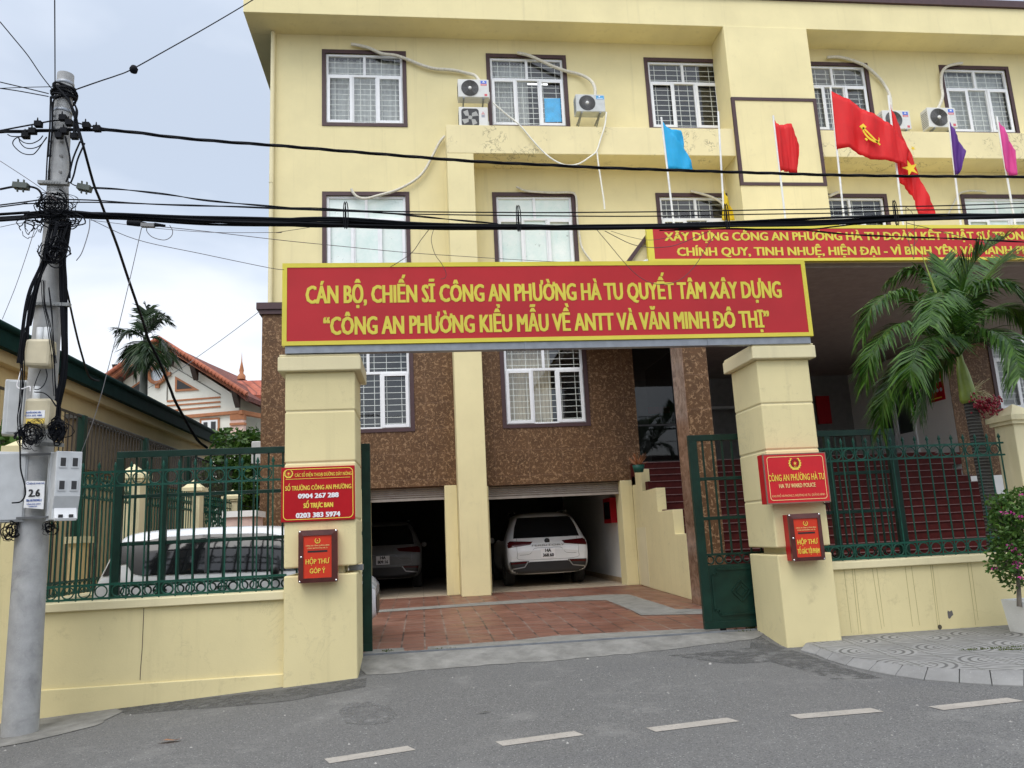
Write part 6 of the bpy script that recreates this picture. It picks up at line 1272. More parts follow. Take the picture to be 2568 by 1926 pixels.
# wires at the pole top
wire('thin line dropping straight down from the sky to the pole top', [('Z1',433,0),('Z1',435,400),('Z1',436,725)], 3.0, 'cable', 7.2, 8.3)
wire('line sloping from the upper left sky to the pole top', [('Z1',0,172),('Z1',115,310),('Z1',225,445),('Z1',330,600),('Z1',430,728)], 2.8, 'cable', 7.5, 8.3)
o = wire('cable with a small black knob running from the pole top over the station eave', [('Z1',560,730),('Z1',600,710),('Z1',800,640),('Z1',920,600),('Z1',1040,552),('Z1',1300,408),('Z1',1650,210),('Z1',2010,-5),('Z1',2300,-200)], 3.2, 'cable', 8.3, 10.5)
p = oy(U('Z1',1060,548), 8.95); MB().lathe(p-Vector((0,0,.06)), [(0,0),(.04,.02),(.05,.06),(.03,.1),(0,.11)], n=10).build('knob', M['cable'], o)
wire('upper line leaving the pole top to the left', [('Z1',-60,632),('Z1',0,650),('Z1',200,697),('Z1',385,742)], 2.8, 'cable', 8.2, 8.35)
wire('lower line leaving the pole top to the left', [('Z1',-60,690),('Z1',0,700),('Z1',150,722),('Z1',385,765)], 2.8, 'cable', 8.2, 8.35)
wire('nearly level line leaving the pole top to the left', [('Z1',-60,702),('Z1',0,700),('Z1',200,692),('Z1',420,688),('Z1',560,692)], 2.0, 'cable', 8.2, 8.3)
mb = MB(); x, r = pole_at(225)
for i in range(9): p = pc(x-1, 222+i*3.6); R = r+.025+rng.uniform(-.008,.02); P_ = [p+Vector((cos(a)*R, sin(a)*R, .02*sin(a*2+i))) for a in [k_*2*pi/20 for k_ in range(20)]]; mb.tube(P_, .012, 5, closed=True)
o = mb.build('cable_coil', M['cable']); tag(o, 'black cable wound round the top of the power pole', 'cable')
mb = MB()
for pts in ([(370,1085),(290,1200),(245,1225),(170,1210),(105,1150),(110,1110),(150,1085),(230,1075)], [(150,1090),(160,1130),(200,1170),(260,1175),(320,1150),(370,1090)], [(145,1095),(190,1130),(250,1137),(310,1110),(340,1075)], [(60,1065),(90,1080),(150,1082),(200,1075)]): mb.tube(catmull([oy(U('Z1', *q), 8.25) for q in pts], 5), pxm(2.6, 8.25)/2, 5)
o = mb.build('wire_loop', M['cable']); tag(o, 'loose loops of black wire hanging left of the pole clamps', 'wire')
# bundles running down the pole
def run(label, groups, Y0, spread=.02):
    mb = MB()
    for zp, n, w in groups:
        for j in range(n):
            dx, dy = rng.uniform(-1,1)*spread, rng.uniform(-1,1)*.03; P = [oy(U(*q), Y0)+Vector((dx+rng.uniform(-.006,.006), dy, 0)) for q in zp]; mb.tube(catmull(P, 5), pxm(w, Y0)/2, 5)
    o = mb.build('cable_run', M['cable']); tag(o, label, 'cable'); return o
run('black cables running down the left side of the pole from its top', [([('Z1',445,760),('Z1',410,800),('Z1',400,1000),('Z1',385,1200),('Z1',372,1430)], 3, 3.5), ([('Z1',395,760),('Z1',390,1000),('Z1',380,1240)], 2, 3)], 8.34)
run('black cables slanting down the right side of the pole head', [([('Z1',430,660),('Z1',540,780),('Z1',600,900),('Z1',625,1020),('Z1',655,1130)], 2, 4.5), ([('Z1',590,820),('Z1',610,880),('Z1',590,980),('Z1',600,1050)], 2, 4), ([('Z1',520,1090),('Z1',560,1260),('Z1',560,1420)], 1, 4.5), ([('Z1',650,1130),('Z1',600,1260),('Z1',565,1380),('Z1',545,1450)], 2, 4.5)], 8.24)
run('tangled cables wrapping down from the bundle to the left of the pole', [([('Z2',480,180),('Z2',450,320),('Z2',390,440),('Z2',330,560),('Z2',270,700),('Z2',235,830),('Z2',215,980),('Z2',195,1150),('Z2',170,1300)], 8, 4), ([('Z2',420,170),('Z2',380,330),('Z2',345,500),('Z2',310,620),('Z2',280,740),('Z2',245,900),('Z2',225,1000)], 6, 3.4), ([('Z2',530,190),('Z2',480,330),('Z2',420,430),('Z2',360,520)], 5, 3.4)], 8.2, .03)
run('thick cables running down the right side of the pole to the coil', [([('Z2',545,180),('Z2',520,330),('Z2',495,470),('Z2',500,640),('Z2',505,850),('Z2',510,1050),('Z2',515,1250),('Z2',495,1420),('Z2',465,1560),('Z2',450,1659),('Z3',455,60),('Z3',445,180)], 9, 5.5)], 8.36, .035)
run('thin black wires draped over the boxes on the front of the pole', [([('Z2',340,640),('Z2',350,820),('Z2',380,980),('Z2',400,1100),('Z2',420,1250),('Z2',430,1420),('Z2',440,1560)], 4, 1.9), ([('Z2',390,700),('Z2',410,900),('Z2',425,1100),('Z2',440,1300)], 2, 1.9), ([('Z2',215,980),('Z2',180,1100),('Z2',165,1250),('Z2',170,1400),('Z2',155,1600),('Z3',140,150),('Z3',150,300)], 4, 2.4), ([('Z2',360,1340),('Z2',365,1400),('Z2',345,1470),('Z2',300,1505),('Z2',260,1500)], 1, 2.4), ([('Z2',320,1350),('Z2',290,1430),('Z2',262,1495)], 1, 2), ([('Z2',265,1525),('Z2',330,1530),('Z2',390,1570),('Z2',440,1640)], 2, 2.4)], 8.1, .015)
mb = MB()                                       # nests of thin wire
for (z, x, y), sx_, sz_, n, Y0 in ((('Z2',440,40), .22, .13, 46, 8.2), (('Z2',470,165), .24, .09, 30, 8.2), (('Z2',430,400), .16, .16, 36, 8.15), (('Z3',250,290), .15, .13, 40, 8.1), (('Z3',450,250), .085, .12, 46, 8.16), (('Z3',500,230), .12, .10, 8, 8.2), (('Z2',250,200), .16, .14, 10, 8.2), (('Z3',400,1030), .07, .08, 14, 8.3), (('Z3',90,1040), .09, .10, 12, 8.3)):
    c = oy(U(z, x, y), Y0)
    for i in range(n):
        a0 = rng.uniform(0, 6.28); rx, rz_ = sx_*rng.uniform(.25, 1), sz_*rng.uniform(.3, 1); ox_, oz_ = rng.uniform(-.35,.35)*sx_, rng.uniform(-.35,.35)*sz_; span = rng.uniform(1.6, 5.5)
        P = [c+Vector((ox_+rx*cos(a0+span*k_/9)*.8, rng.uniform(-.03,.03), oz_+rz_*sin(a0+span*k_/9))) for k_ in range(10)]; mb.tube(catmull(P, 2), rng.choice((.0025,.0035,.005,.007)), 4, cap=False)
o = mb.build('wire_tangle', M['cable']); tag(o, 'nests of tangled thin black wire around the power pole', 'wires'); o['kind'] = 'stuff'
wire('white cable bent between the two beige boxes on the pole', [('Z2',170,1340),('Z2',150,1420),('Z2',135,1480),('Z2',170,1502),('Z2',235,1483),('Z2',240,1520)], 3, 'white', 8.1)
wire('black cable hanging in a hook down the left of the number plate', [('Z3',155,260),('Z3',160,430),('Z3',165,560),('Z3',195,680),('Z3',200,760),('Z3',165,815),('Z3',95,825)], 3.6, 'cable', 8.15)
wire('thin wires leaving the bundle towards the lower left of the pole', [('Z2',0,220),('Z2',150,190),('Z2',290,180),('Z2',420,170)], 1.4, 'wire_brown')
wire('thin wire sloping down from the upper left into the pole clamps', [('Z1',0,1275),('Z1',200,1405),('Z1',330,1495),('Z1',450,1590)], 1.6, 'wire_brown', 8.1)
wire('pale wire falling to the left roof edge behind the pole', [('Z2',272,245),('Z2',210,440),('Z2',120,700),('Z2',18,950)], 1.5, 'wire_grey', 8.4, 9.5)
# ------------------------------------------------------------------ neighbours behind the side wall
NX = -7.4
def nz(p): return ox(p, NX)
a, b = nz((0, 802)), nz((563, 1098)); EZ = (a.z+b.z)/2; yN = 5.0; yF = b.y
t = thing('neighbour_house', 'long ochre house with a dark green metal eave running back from the street', 'house', (NX, 18, 0))
mb = MB(); mb.box(NX-9, NX-.35, yN, yF-.2, -.4, EZ-.35); mb.build('wall', M['ochre'], t)
mb = MB(); mb.box(NX-.36, NX-.16, yN, yF-.1, EZ-.62, EZ-.36); mb.build('eave_moulding', paint('pale ochre moulding', (.66,.52,.28), amt=.2, streak=.2), t, bevel=.02)
mb = MB(); mb.prism([(NX, yN-.4, EZ),(NX+.05,yN-.4,EZ-.1),(NX+.02,yN-.4,EZ-.42),(NX-.3,yN-.4,EZ-.38),(NX-9.5,yN-.4,EZ+1.1),(NX-9.5,yN-.4,EZ+1.3)], (0, yF-yN+.4, 0)); mb.build('roof', M['roof_green'], t)
mb = MB(); mb.tube([(NX+.06, yN-.4, EZ-.06), (NX+.06, yF, EZ-.06)], .07, 8); mb.build('gutter', M['roof_green'], t)
q0, q1 = ox(U('Z3',580,180), NX-.2), ox(U('Z3',1150,335), NX-.2); mb = MB(); mb.box(NX-.4, NX-.2, q0.y, q0.y+11, ox(U('Z3',700,560), NX-.2).z, (q0.z+q1.z)/2); mb.build('shutter_panel', M['grey_brown'], t)
mb = MB(); mb.box(NX-.4, NX-.05, q0.y-.1, q0.y+11, (q0.z+q1.z)/2, (q0.z+q1.z)/2+.1); mb.build('shutter_hood', M['ac_grill'], t)
BX = -5.5; f0, f1 = ox((155,1027), BX), ox((550,1168), BX); FZt = (f0.z+f1.z)/2
t = thing('bar_fence', 'tall black vertical bar fence in front of the ochre neighbour house', 'fence', (BX, 15, 0))
mb = MB(); y = 8.6
while y < 24: mb.bar((BX,y,.1), (BX,y,FZt), .016, .016, (0,1,0)); y += .15
mb.build('bars', M['black_iron'], t); mb = MB()
for zz in (FZt, FZt-.9, .9): mb.box(BX-.012, BX+.012, 8.5, 24, zz-.018, zz+.018)
mb.build('rails', M['black_iron'], t)
for q in (U('Z3',655,130), U('Z3',1150,300), U('Z3',1490,450)):
    p = ox(q, BX); mb = MB(); mb.box(BX-.06, BX+.06, p.y-.06, p.y+.06, 0, FZt+.02); mb.build('post', M['steel_green'], t)
t = thing('roller_gate', 'low ochre wall stub with a flat cap seen between the fence bars', 'wall', (-5.0, 12.6, 0)); a, b = oy(U('Z3',545,1095), 12.6), oy(U('Z3',670,1095), 12.6); mb = MB(); mb.box(a.x+.05, b.x-.05, 12.5, 12.9, -.3, a.z-.1); mb.build('wall', M['ochre'], t); mb = MB(); mb.box(a.x, b.x, 12.45, 12.95, a.z-.1, a.z); mb.build('cap', M['yellow_trim'], t); t.name = 'wall_stub'

# villa with the gable, farther back
PZ5 = lambda x, y: (250+x*.18987, 780+y*.18987)
ang = radians(-10.0); vn = Vector((sin(ang), -cos(ang), 0)); vr = Vector((cos(ang), sin(ang), 0)); VO = oy(PZ5(1850, 1200), 40.0)
vp = lambda x, y, d=0.0: opl(PZ5(x, y), VO+vn*d, vn)
t = thing('villa', 'cream villa with a red tiled gable roof and terracotta trim', 'house', (VO.x, VO.y, 0))
R = vp(1845, 1150); apex = vp(775, 470); Lf = apex - vr*((R-apex).dot(vr)); Lf.z = R.z
def ext_(pts, d): return [p for p in pts], vn*d
mb = MB(); mb.prism([Vector((R.x,R.y,-1)), R, apex, Lf, Vector((Lf.x,Lf.y,-1))], -vn*9.0); mb.build('wall', M['villa'], t)
def strip(pts, d, nm, mt, th=.12):
    mb = MB(); mb.prism([vp(x, y, d) for x, y in pts], -vn*th); return mb.build(nm, M[mt], t)
# roof: two slopes with uv for the tile courses
def slope(nm, mt, A, B, C, D):
    me = bpy.data.meshes.new(nm); me.from_pydata([A, B, C, D, A-Vector((0,0,.22)), B-Vector((0,0,.22)), C-Vector((0,0,.22)), D-Vector((0,0,.22))], [], [(0,1,2,3),(7,6,5,4),(0,4,5,1),(1,5,6,2),(2,6,7,3),(3,7,4,0)]); uv = me.uv_layers.new(); w = (B-A).length; h = (D-A).length
    for i, c in enumerate(((0,0),(w,0),(w,h),(0,h))): uv.data[i].uv = c
    for v in me.vertices: v.co -= t.location
    me.materials.append(M[mt]); o = bpy.data.objects.new(nm, me); COL.objects.link(o); o.parent = t; return o
ov = vn*1.1; up_ = Vector((0,0,.35)); er = vp(1935,1165,1.1); ar = vp(770,425,1.1); dr = (er-ar); el = ar - vr*(dr.dot(vr)) + Vector((0,0,dr.z)); bk = -vn*11
slope('roof', 'roof_tile_old', er+up_*.6, er+bk+up_*.6, ar+bk+up_*.6, ar+up_*.6); slope('roof', 'roof_tile_old', el+bk+up_*.6, el+up_*.6, ar+up_*.6, ar+bk+up_*.6)
mb = MB(); mb.prism([er, er+up_*.9, ar+up_*.9, ar-Vector((0,0,.05))], -vn*.25); mb.prism([el, el+up_*.9, ar+up_*.9, ar-Vector((0,0,.05))], -vn*.25); mb.build('barge_board', flat('orange tiled barge edge', (.36,.12,.05), .7, .25, 3), t)
mb = MB(); n = 26
for i in range(n):
    for E_ in (er, el): a = ar.lerp(E_, i/n)+Vector((0,0,.30)); b = ar.lerp(E_, (i+1.06)/n)+Vector((0,0,.27)); mb.tube([a-vn*.0, b], [.10,.125], 8)
mb.build('verge_tiles', flat('orange clay verge tiles', (.34,.095,.045), .7, .25, 2), t)
strip([(885,1180),(1590,1128),(1590,1148),(885,1200)], .05, 'stripe', 'terracotta'); strip([(885,1240),(1590,1188),(1590,1208),(885,1258)], .05, 'stripe', 'terracotta'); strip([(885,1308),(1590,1248),(1590,1268),(885,1328)], .05, 'stripe', 'terracotta')
strip([(700,1410),(1850,1310),(1850,1350),(700,1450)], .18, 'string_course', 'terracotta', .3)
strip([(995,862),(1308,1042),(992,1062)], .08, 'triangle_window', 'terracotta'); strip([(1022,905),(1222,1018),(1018,1032)], .10, 'triangle_pane', 'ac_dark', .05)
strip([(565,895),(555,1075),(410,1010)], .08, 'triangle_window', 'terracotta'); strip([(540,945),(535,1070),(440,1015)], .10, 'triangle_pane', 'ac_dark', .05)
c = vp(768,842,.1); mb = MB(); mb.lathe(c+vn*.02, [(.34,0),(.34,.10),(.52,.10),(.52,0)], vn, 24)
for a in range(4): d = vr*cos(a*pi/2)+Vector((0,0,1))*sin(a*pi/2); mb.bar(c+d*.48, c+d*.68, .2, .12, up=vn)
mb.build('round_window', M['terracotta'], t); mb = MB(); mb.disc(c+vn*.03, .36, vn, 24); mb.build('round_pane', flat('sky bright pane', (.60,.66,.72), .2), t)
strip([(1320,1420),(1580,1405),(1580,1580),(1320,1600)], .06, 'window', 'terracotta'); strip([(1345,1448),(1555,1432),(1555,1580),(1345,1600)], .09, 'window_frame', 'pvc', .05)
strip([(1370,1470),(1420,1466),(1420,1580),(1370,1585)], .11, 'window_pane', 'ac_dark', .05); strip([(1468,1462),(1530,1458),(1530,1580),(1468,1585)], .11, 'window_pane', 'ac_dark', .05)
strip([(1720,1350),(1905,1335),(1905,1430),(1720,1440)], .15, 'pilaster_cap', 'terracotta', .3); strip([(1725,1440),(1900,1425),(1900,1800),(1725,1800)], .12, 'pilaster', 'villa_pink', .3); strip([(1715,1480),(1910,1468),(1910,1500),(1715,1510)], .2, 'pilaster_band', 'terracotta', .3)
strip([(893,680),(905,680),(892,1180),(880,1180)], .04, 'wall_groove', 'concrete_band', .06); strip([(905,690),(1590,1095),(1590,1110),(905,700)], .04, 'wall_groove', 'concrete_band', .06)
mb = MB()
for x, y in ((1245,790),(1795,1150),(920,610),(255,870)): 
    p = vp(x, y, .3); mb.prism([p+Vector((0,0,.5)), p+Vector((0,0,.5))+vn*.7, p+vn*.55+Vector((0,0,.2)), p+vn*.2-Vector((0,0,.3)), p-Vector((0,0,.5))], vr*.25)
mb.build('eave_bracket', flat('dark carved bracket', (.05,.035,.03), .8), t)
# right wing of the villa: a lower hipped roof
p0, p1, p2, p3_ = oy(PZ5(1790,925), 44), oy(PZ5(2400,905), 44), oy(PZ5(2400,1120), 42), oy(PZ5(2010,1105), 42)
slope('roof', 'roof_tile_old', er+up_*.4, oy(PZ5(2115,1215), 41.5), oy(PZ5(1945,912), 47), oy(PZ5(900,452), 47))
me_o = slope('wing_roof', 'roof_tile', p3_, p2, p1, p0)
mb = MB(); rr_ = er+bk*.35; mb.quad(R, R+(-vn)*9, Vector((*(R-vn*9).xy, -1)), Vector((*R.xy, -1))); mb.build('side_wall', M['villa'], t)
mb = MB(); p = oy(PZ5(1872,905), 43); mb.lathe(p, [(.22,0),(.22,.2),(.10,.35),(.13,.5),(.03,1.0),(0,1.6)], n=8); mb.build('finial', M['terracotta'], t)
mb = MB(); a = vp(1850,1335,.2); mb.bar(a, a+Vector((2.6,4.2,-.1)), .3, .2); mb.build('side_string_course', M['terracotta'], t)

# ------------------------------------------------------------------ vegetation
def leaflet(mb, p, d, n, L, w, droop):
    d = d.normalized(); s = d.cross(n).normalized()*(w/2); q = p+d*(L*.5)+Vector((0,0,-droop*.25)); e = p+d*L*.94+Vector((0,0,-droop)); 
    mb.add([p-s*.35, p+s*.35, q+s, q-s, e], [(0,1,2,3),(3,2,4)])
def frond(pts, parent, rng, L=.42, n=46, mt='palm_leaf', w=.028, droop=.18, vee=.6, start=.14):
    P = catmull(pts, 10); mb = MB(); m = len(P); mb.tube(P, [.016*(1-.85*i/(m-1)) for i in range(m)], 5)
    for i in range(n):
        f = start+(1-start)*i/(n-1); k_ = min(m-2, int(f*(m-1))); u = f*(m-1)-k_; p = P[k_].lerp(P[k_+1], u); t_ = (P[k_+1]-P[k_]).normalized(); side = t_.cross(Vector((0,0,1))); side = side.normalized() if side.length > .1 else Vector((1,0,0)); upn = side.cross(t_)
        ln = L*(.55+.45*sin(pi*min(1, f*.85+.12)))*rng.uniform(.85, 1.1)
        for s in (-1, 1): leaflet(mb, p, t_*rng.uniform(.65,.9)+side*s*rng.uniform(.75,1)+upn*vee*rng.uniform(.2,.8)*s*s, upn+side*rng.uniform(-.4,.4), ln, w*rng.uniform(.8,1.2), droop*rng.uniform(.5,1.7)*(ln/L))
    return mb.build('frond', M[mt], parent)
rng = random.Random(5)
TY = 9.95
t = thing('manila_palm', 'ornamental palm with drooping fronds, green crownshaft and red fruit before the stairs', 'palm', (oy(U('C7',1985,1600), TY).x, TY, -.1))
tp = [oy(U('C7', x, y), TY) for x, y in ((2010,1900),(1975,1500),(1915,1150),(1850,830),(1785,500))]; tr = catmull(tp, 6); MB().tube(tr, [.115-.03*i/(len(tr)-1) for i in range(len(tr))], 14).build('trunk', M['palm_trunk'], t)
cs = [oy(U('C7', x, y), TY) for x, y in ((1785,505),(1765,430),(1735,300),(1710,190))] + [oy(U('C6', 1690, 1330), TY)]; MB().tube(catmull(cs, 5), [.10,.115,.12,.118,.115,.11,.105,.10,.095,.09,.085,.08,.075,.07,.06,.05,.045,.04,.035,.03,.02], 14).build('crownshaft', M['crownshaft'], t)
c0 = oy(U('C6', 1700, 1400), TY)
def fp(*q): return [c0] + [oy(U('C6', x, y), TY+d) for x, y, d in q]
FR = [fp((1600,1180,-.2),(1400,980,-.4),(1180,900,-.5),(1010,1000,-.6),(930,1250,-.6)), fp((1560,1260,-.3),(1350,1140,-.6),(1150,1180,-.8),(1000,1380,-.9),(960,1600,-.9)), fp((1560,1380,-.2),(1380,1380,-.5),(1220,1500,-.7),(1110,1720,-.8),(1080,1950,-.8)),
      fp((1640,1100,.2),(1560,900,.3),(1460,760,.5),(1300,720,.6),(1150,800,.7)), fp((1690,1100,.1),(1715,880,.1),(1790,700,.0),(1900,570,-.1),(2060,470,-.1)), fp((1720,1150,-.2),(1800,950,-.5),(1930,830,-.8),(2080,830,-1.0),(2200,960,-1.1)),
      fp((1760,1200,0),(1900,1050,0),(2060,1010,.1),(2200,1080,.1),(2280,1250,.1)), fp((1770,1300,-.2),(1900,1200,-.5),(2040,1230,-.8),(2140,1360,-1),(2180,1560,-1.1)), fp((1660,1200,-.4),(1600,1000,-.9),(1560,900,-1.3),(1500,950,-1.7),(1460,1150,-1.9)),
      fp((1740,1100,.4),(1850,850,.8),(2000,680,1.1),(2200,620,1.3),(2380,700,1.4)), fp((1600,1420,.2),(1500,1480,.4),(1420,1620,.6),(1390,1850,.7)), fp((1650,1300,-.5),(1540,1250,-1.0),(1400,1300,-1.4),(1320,1480,-1.6),(1300,1700,-1.6)), fp((1700,1180,.4),(1650,950,.8),(1640,780,1.1),(1560,640,1.4))]
for i, P in enumerate(FR): frond(P, t, rng, L=.54 if i in (4, 9, 12) else .42, n=125, droop=.03 if i in (4, 9, 12) else .22, w=.030, vee=.85 if i in (4, 9, 12) else .55)
mb = MB(); tip = oy(U('C6', 1400, 590), TY); mb.tube([c0, c0.lerp(tip, .5), tip], [.03,.022,.004], 6); mb.build('spear_leaf', M['crownshaft'], t)
fc = oy(U('C7', 1915, 515), TY-.15); st0 = oy(U('C7', 1790, 480), TY); mb = MB(); ms_ = MB()
for i in range(70):
    e = fc+Vector((rng.gauss(0,.085), rng.gauss(0,.07), rng.gauss(0,.05))); m_ = st0.lerp(e, .5)+Vector((0,0,rng.uniform(.02,.16))); ms_.tube(catmull([st0, m_, e], 3), .005, 4)
    for j in range(4): q = e+Vector((rng.gauss(0,.035), rng.gauss(0,.03), rng.gauss(-.01,.03))); mb.lathe(q, [(0,-.02),(.014,-.008),(.014,.008),(0,.02)], n=6)
for i in range(20): e = st0+Vector((rng.uniform(0,.25), rng.uniform(-.2,.1), rng.uniform(.05,.28))); ms_.tube(catmull([st0, st0.lerp(e,.5)+Vector((0,0,.04)), e], 3), .004, 4)
mb.build('fruit_cluster', M['fruit'], t); ms_.build('fruit_stalk', M['stalk'], t)
# areca palm between the houses
AY = 24.0; A5 = lambda x, y, d=0: oy(PZ5(x, y), AY+d)
t = thing('areca_palm', 'slim areca palm with a small tattered crown in front of the villa gable', 'palm', (A5(580,1080).x, AY, 0)); hd = A5(605,385)
MB().tube([Vector((A5(578,1200).x, AY, 0)), A5(578,1080), A5(585,800), A5(598,520), hd], [.13,.12,.11,.10,.07], 10).build('trunk', M['areca_trunk'], t)
for P in ([(570,320,0),(480,260,-.2),(380,280,-.3),(260,390,-.4)], [(560,340,0),(450,290,.3),(340,250,.4),(250,240,.4)], [(600,250,0),(610,120,.1),(620,20,.1),(615,-60,.1)], [(640,280,0),(700,170,0),(780,110,0),(870,120,0)], [(620,250,.3),(660,120,.4),(720,60,.5),(830,50,.5)], [(680,350,0),(780,370,0),(880,460,-.1),(960,640,-.2)], [(590,420,-.3),(540,500,-.5),(490,620,-.6),(450,780,-.6)], [(610,430,-.3),(620,540,-.5),(640,660,-.6),(660,760,-.6)], [(560,400,.1),(500,450,.2),(460,540,.3),(440,660,.3)], [(640,400,-.2),(700,470,-.4),(720,560,-.5),(725,650,-.5)]):
    frond([hd]+[A5(*q) for q in P], t, rng, L=.68, n=36, mt='areca_leaf', w=.055, droop=.26, vee=.3, start=.18)
# bushy trees and shrubs
def leaves(mb, c, r, n, size, rng, flatten=1.0):
    for i in range(n):
        while True:
            v = Vector((rng.uniform(-1,1), rng.uniform(-1,1), rng.uniform(-1,1)))
            if v.length < 1: break
        v = v.normalized()*(v.length**.55); p = Vector(c)+Vector((v.x*r[0], v.y*r[1], v.z*r[2])); d = Vector((rng.gauss(0,1), rng.gauss(0,1), rng.gauss(-.25,.7))).normalized(); s = d.orthogonal().normalized(); s.rotate(Matrix.Rotation(rng.uniform(0,6.28), 3, d)); L = size*rng.uniform(.65,1.3); w = L*.24
        mb.add([p, p+d*L*.45+s*w, p+d*L, p+d*L*.45-s*w], [(0,1,2,3)])
def bush(name, label, cat, base, clumps, n, size, mt, stems=True, trunk_r=.06):
    t = thing(name, label, cat, base); mb = MB(); tb = MB(); b = Vector(base)
    for c, r in clumps:
        leaves(mb, c, r, int(n*r[0]*r[2]*4), size, rng)
        for i in range(3):
            v = Vector((rng.uniform(-.7,.7)*r[0], rng.uniform(-.7,.7)*r[1], rng.uniform(-.6,.8)*r[2])); leaves(mb, Vector(c)+v, (r[0]*.35, r[1]*.35, r[2]*.35), int(n*r[0]*r[2]*.8), size, rng)
            tb.tube(catmull([b+Vector((0,0,.0)), b.lerp(Vector(c), .6)+Vector((rng.uniform(-.1,.1), 0, 0)), Vector(c)+v*.8], 4), [trunk_r*(1-.06*k_) for k_ in range(9)], 5)
    tb.build('trunk', M['bark'], t); mb.build('crown', M[mt], t); return t
q = lambda x, y, Y: oy(U('Z3', x, y), Y)
c1, c2, c3, c4 = q(1830,300,27), q(1950,450,26), q(1840,560,25), q(1960,700,24.5); bp = q(1880,1000,25.5); bp.z = -.3
bush('garden_tree', 'leafy green tree between the neighbour house and the station corner', 'tree', bp, [(q(1850,330,27), (.75,.8,.4)), (c2, (1.1,1,.8)), (c3, (.9,.9,.8)), (c4, (1.0,.9,.9)), (q(2030,330,26), (.45,.7,.45)), (q(1900,850,24.5), (1.1,.9,.7))], 190, .22, 'leaf', True, .07)
c1, c2 = q(30,340,9.9), q(10,420,9.9); bp = q(20,1000,10.2); bp.z = -.3
bush('garden_shrub', 'green broad leaved shrub at the far left edge behind the pole', 'shrub', bp, [(c1, (.20,.25,.20)), (c2, (.28,.25,.2)), (q(0,1230,9.9), (.12,.2,.10))], 420, .14, 'leaf', True, .025)
t = thing('air_conditioner', 'white air conditioner on the side wall of the station beside the tree', 'air conditioner', (-3.9, 21, 3)); a, b = q(2005,345,21.5), q(2060,520,21.5); mb = MB(); mb.box(a.x, -3.52, 21.3, 22.1, b.z, a.z); mb.build('casing', M['ac_white'], t, bevel=.02); mb = MB(); mb.disc((a.x+.05, 21.297, (a.z+b.z)/2), .05, n=16); mb.build('fan_opening', M['ac_dark'], t)
t = thing('shed_box', 'pale pink low box behind the white parked car', 'box', (-4, 17, 0)); a, b = q(1795,895,16.5), q(2020,985,16.5); mb = MB(); mb.box(a.x, b.x, 16.4, 17.3, .2, a.z-.12); mb.build('case', M['villa_pink'], t); mb = MB(); mb.box(a.x-.05, b.x+.05, 16.35, 17.35, a.z-.12, a.z); mb.build('lid', M['white_paint'], t)
# bougainvillea in its planter
p0 = oy(U('C8', 2025, 482), 9.0); PL, PR, PT = p0.x, p0.x+.62, p0.z; pf = 8.38
t = thing('planter', 'square white planter box on the pavement at the right edge', 'planter', ((PL+PR)/2, pf+.3, -.12)); mb = MB(); o_, i_ = .0, .05
mb.prism([(PL,pf,PT),(PR,pf,PT),(PR-.04,pf+.02,-.12),(PL+.04,pf+.02,-.12)], (0,.05,0)); mb.prism([(PL,pf+.62,PT),(PR,pf+.62,PT),(PR-.04,pf+.60,-.12),(PL+.04,pf+.60,-.12)], (0,-.05,0)); mb.prism([(PL,pf+.05,PT),(PL,pf+.57,PT),(PL+.04,pf+.57,-.12),(PL+.04,pf+.05,-.12)], (.05,0,0)); mb.prism([(PR,pf+.05,PT),(PR,pf+.57,PT),(PR-.04,pf+.57,-.12),(PR-.04,pf+.05,-.12)], (-.05,0,0))
mb.build('box', M['planter'], t, bevel=.006); mb = MB(); mb.box(PL+.06, PR-.06, pf+.05, pf+.57, -.1, PT-.06); mb.build('soil', M['soil'], t)
by = pf+.3; st0 = oy(U('C8', 2168, 495), by); st0.z = PT-.06
t = thing('bougainvillea', 'bougainvillea bush with a few magenta flowers growing in the white planter', 'shrub', st0); mb = MB(); trk = [st0, oy(U('C8',2170,400), by), oy(U('C8',2160,250), by), oy(U('C8',2150,50), by), oy(U('C7',2150,1450), by)]
mb.tube(catmull(trk, 5), [.028-.001*i for i in range(21)], 8); lv = MB(); fl = MB()
for (z, x, y, d), r in ((('C7',2120,1330,0),(.26,.24,.20)), (('C7',2060,1450,-.1),(.18,.2,.18)), (('C7',2180,1450,0),(.25,.25,.2)), (('C7',2080,1590,-.1),(.20,.22,.16)), (('C7',2200,1600,.1),(.25,.25,.2)), (('C8',2060,100,-.1),(.19,.2,.16)), (('C8',2180,120,0),(.25,.25,.22)), (('C8',2050,200,-.15),(.16,.18,.12)), (('C8',2130,330,0),(.13,.15,.12)), (('C8',2010,260,-.1),(.12,.12,.06)), (('C7',2000,1290,0),(.12,.15,.08)), (('C7',2200,1260,0),(.2,.2,.12)), (('C7',2010,1400,0),(.10,.12,.10))):
    c = oy(U(z, x, y), by+d); leaves(lv, c, r, int(2600*r[0]*r[2]*3.6), .062, rng)
    mb.tube(catmull([oy(U('C8',2160,250), by), (oy(U('C8',2160,150), by)+c)*.5, c], 4), .008, 5)
for z, x, y in (('C7',2050,1380),('C7',2115,1385),('C7',2170,1420),('C7',2200,1410),('C8',2125,90),('C8',2140,195),('C8',2165,190),('C8',1978,230),('C8',2135,240),('C8',2180,130),('C7',2190,1230),('C8',2110,60),('C8',2200,300)): leaves(fl, oy(U(z, x, y), by-.26), (.03,.03,.025), 8, .034, rng)
mb.build('stem', M['bark'], t); lv.build('crown', M['leaf'], t); fl.build('flowers', M['petal'], t)
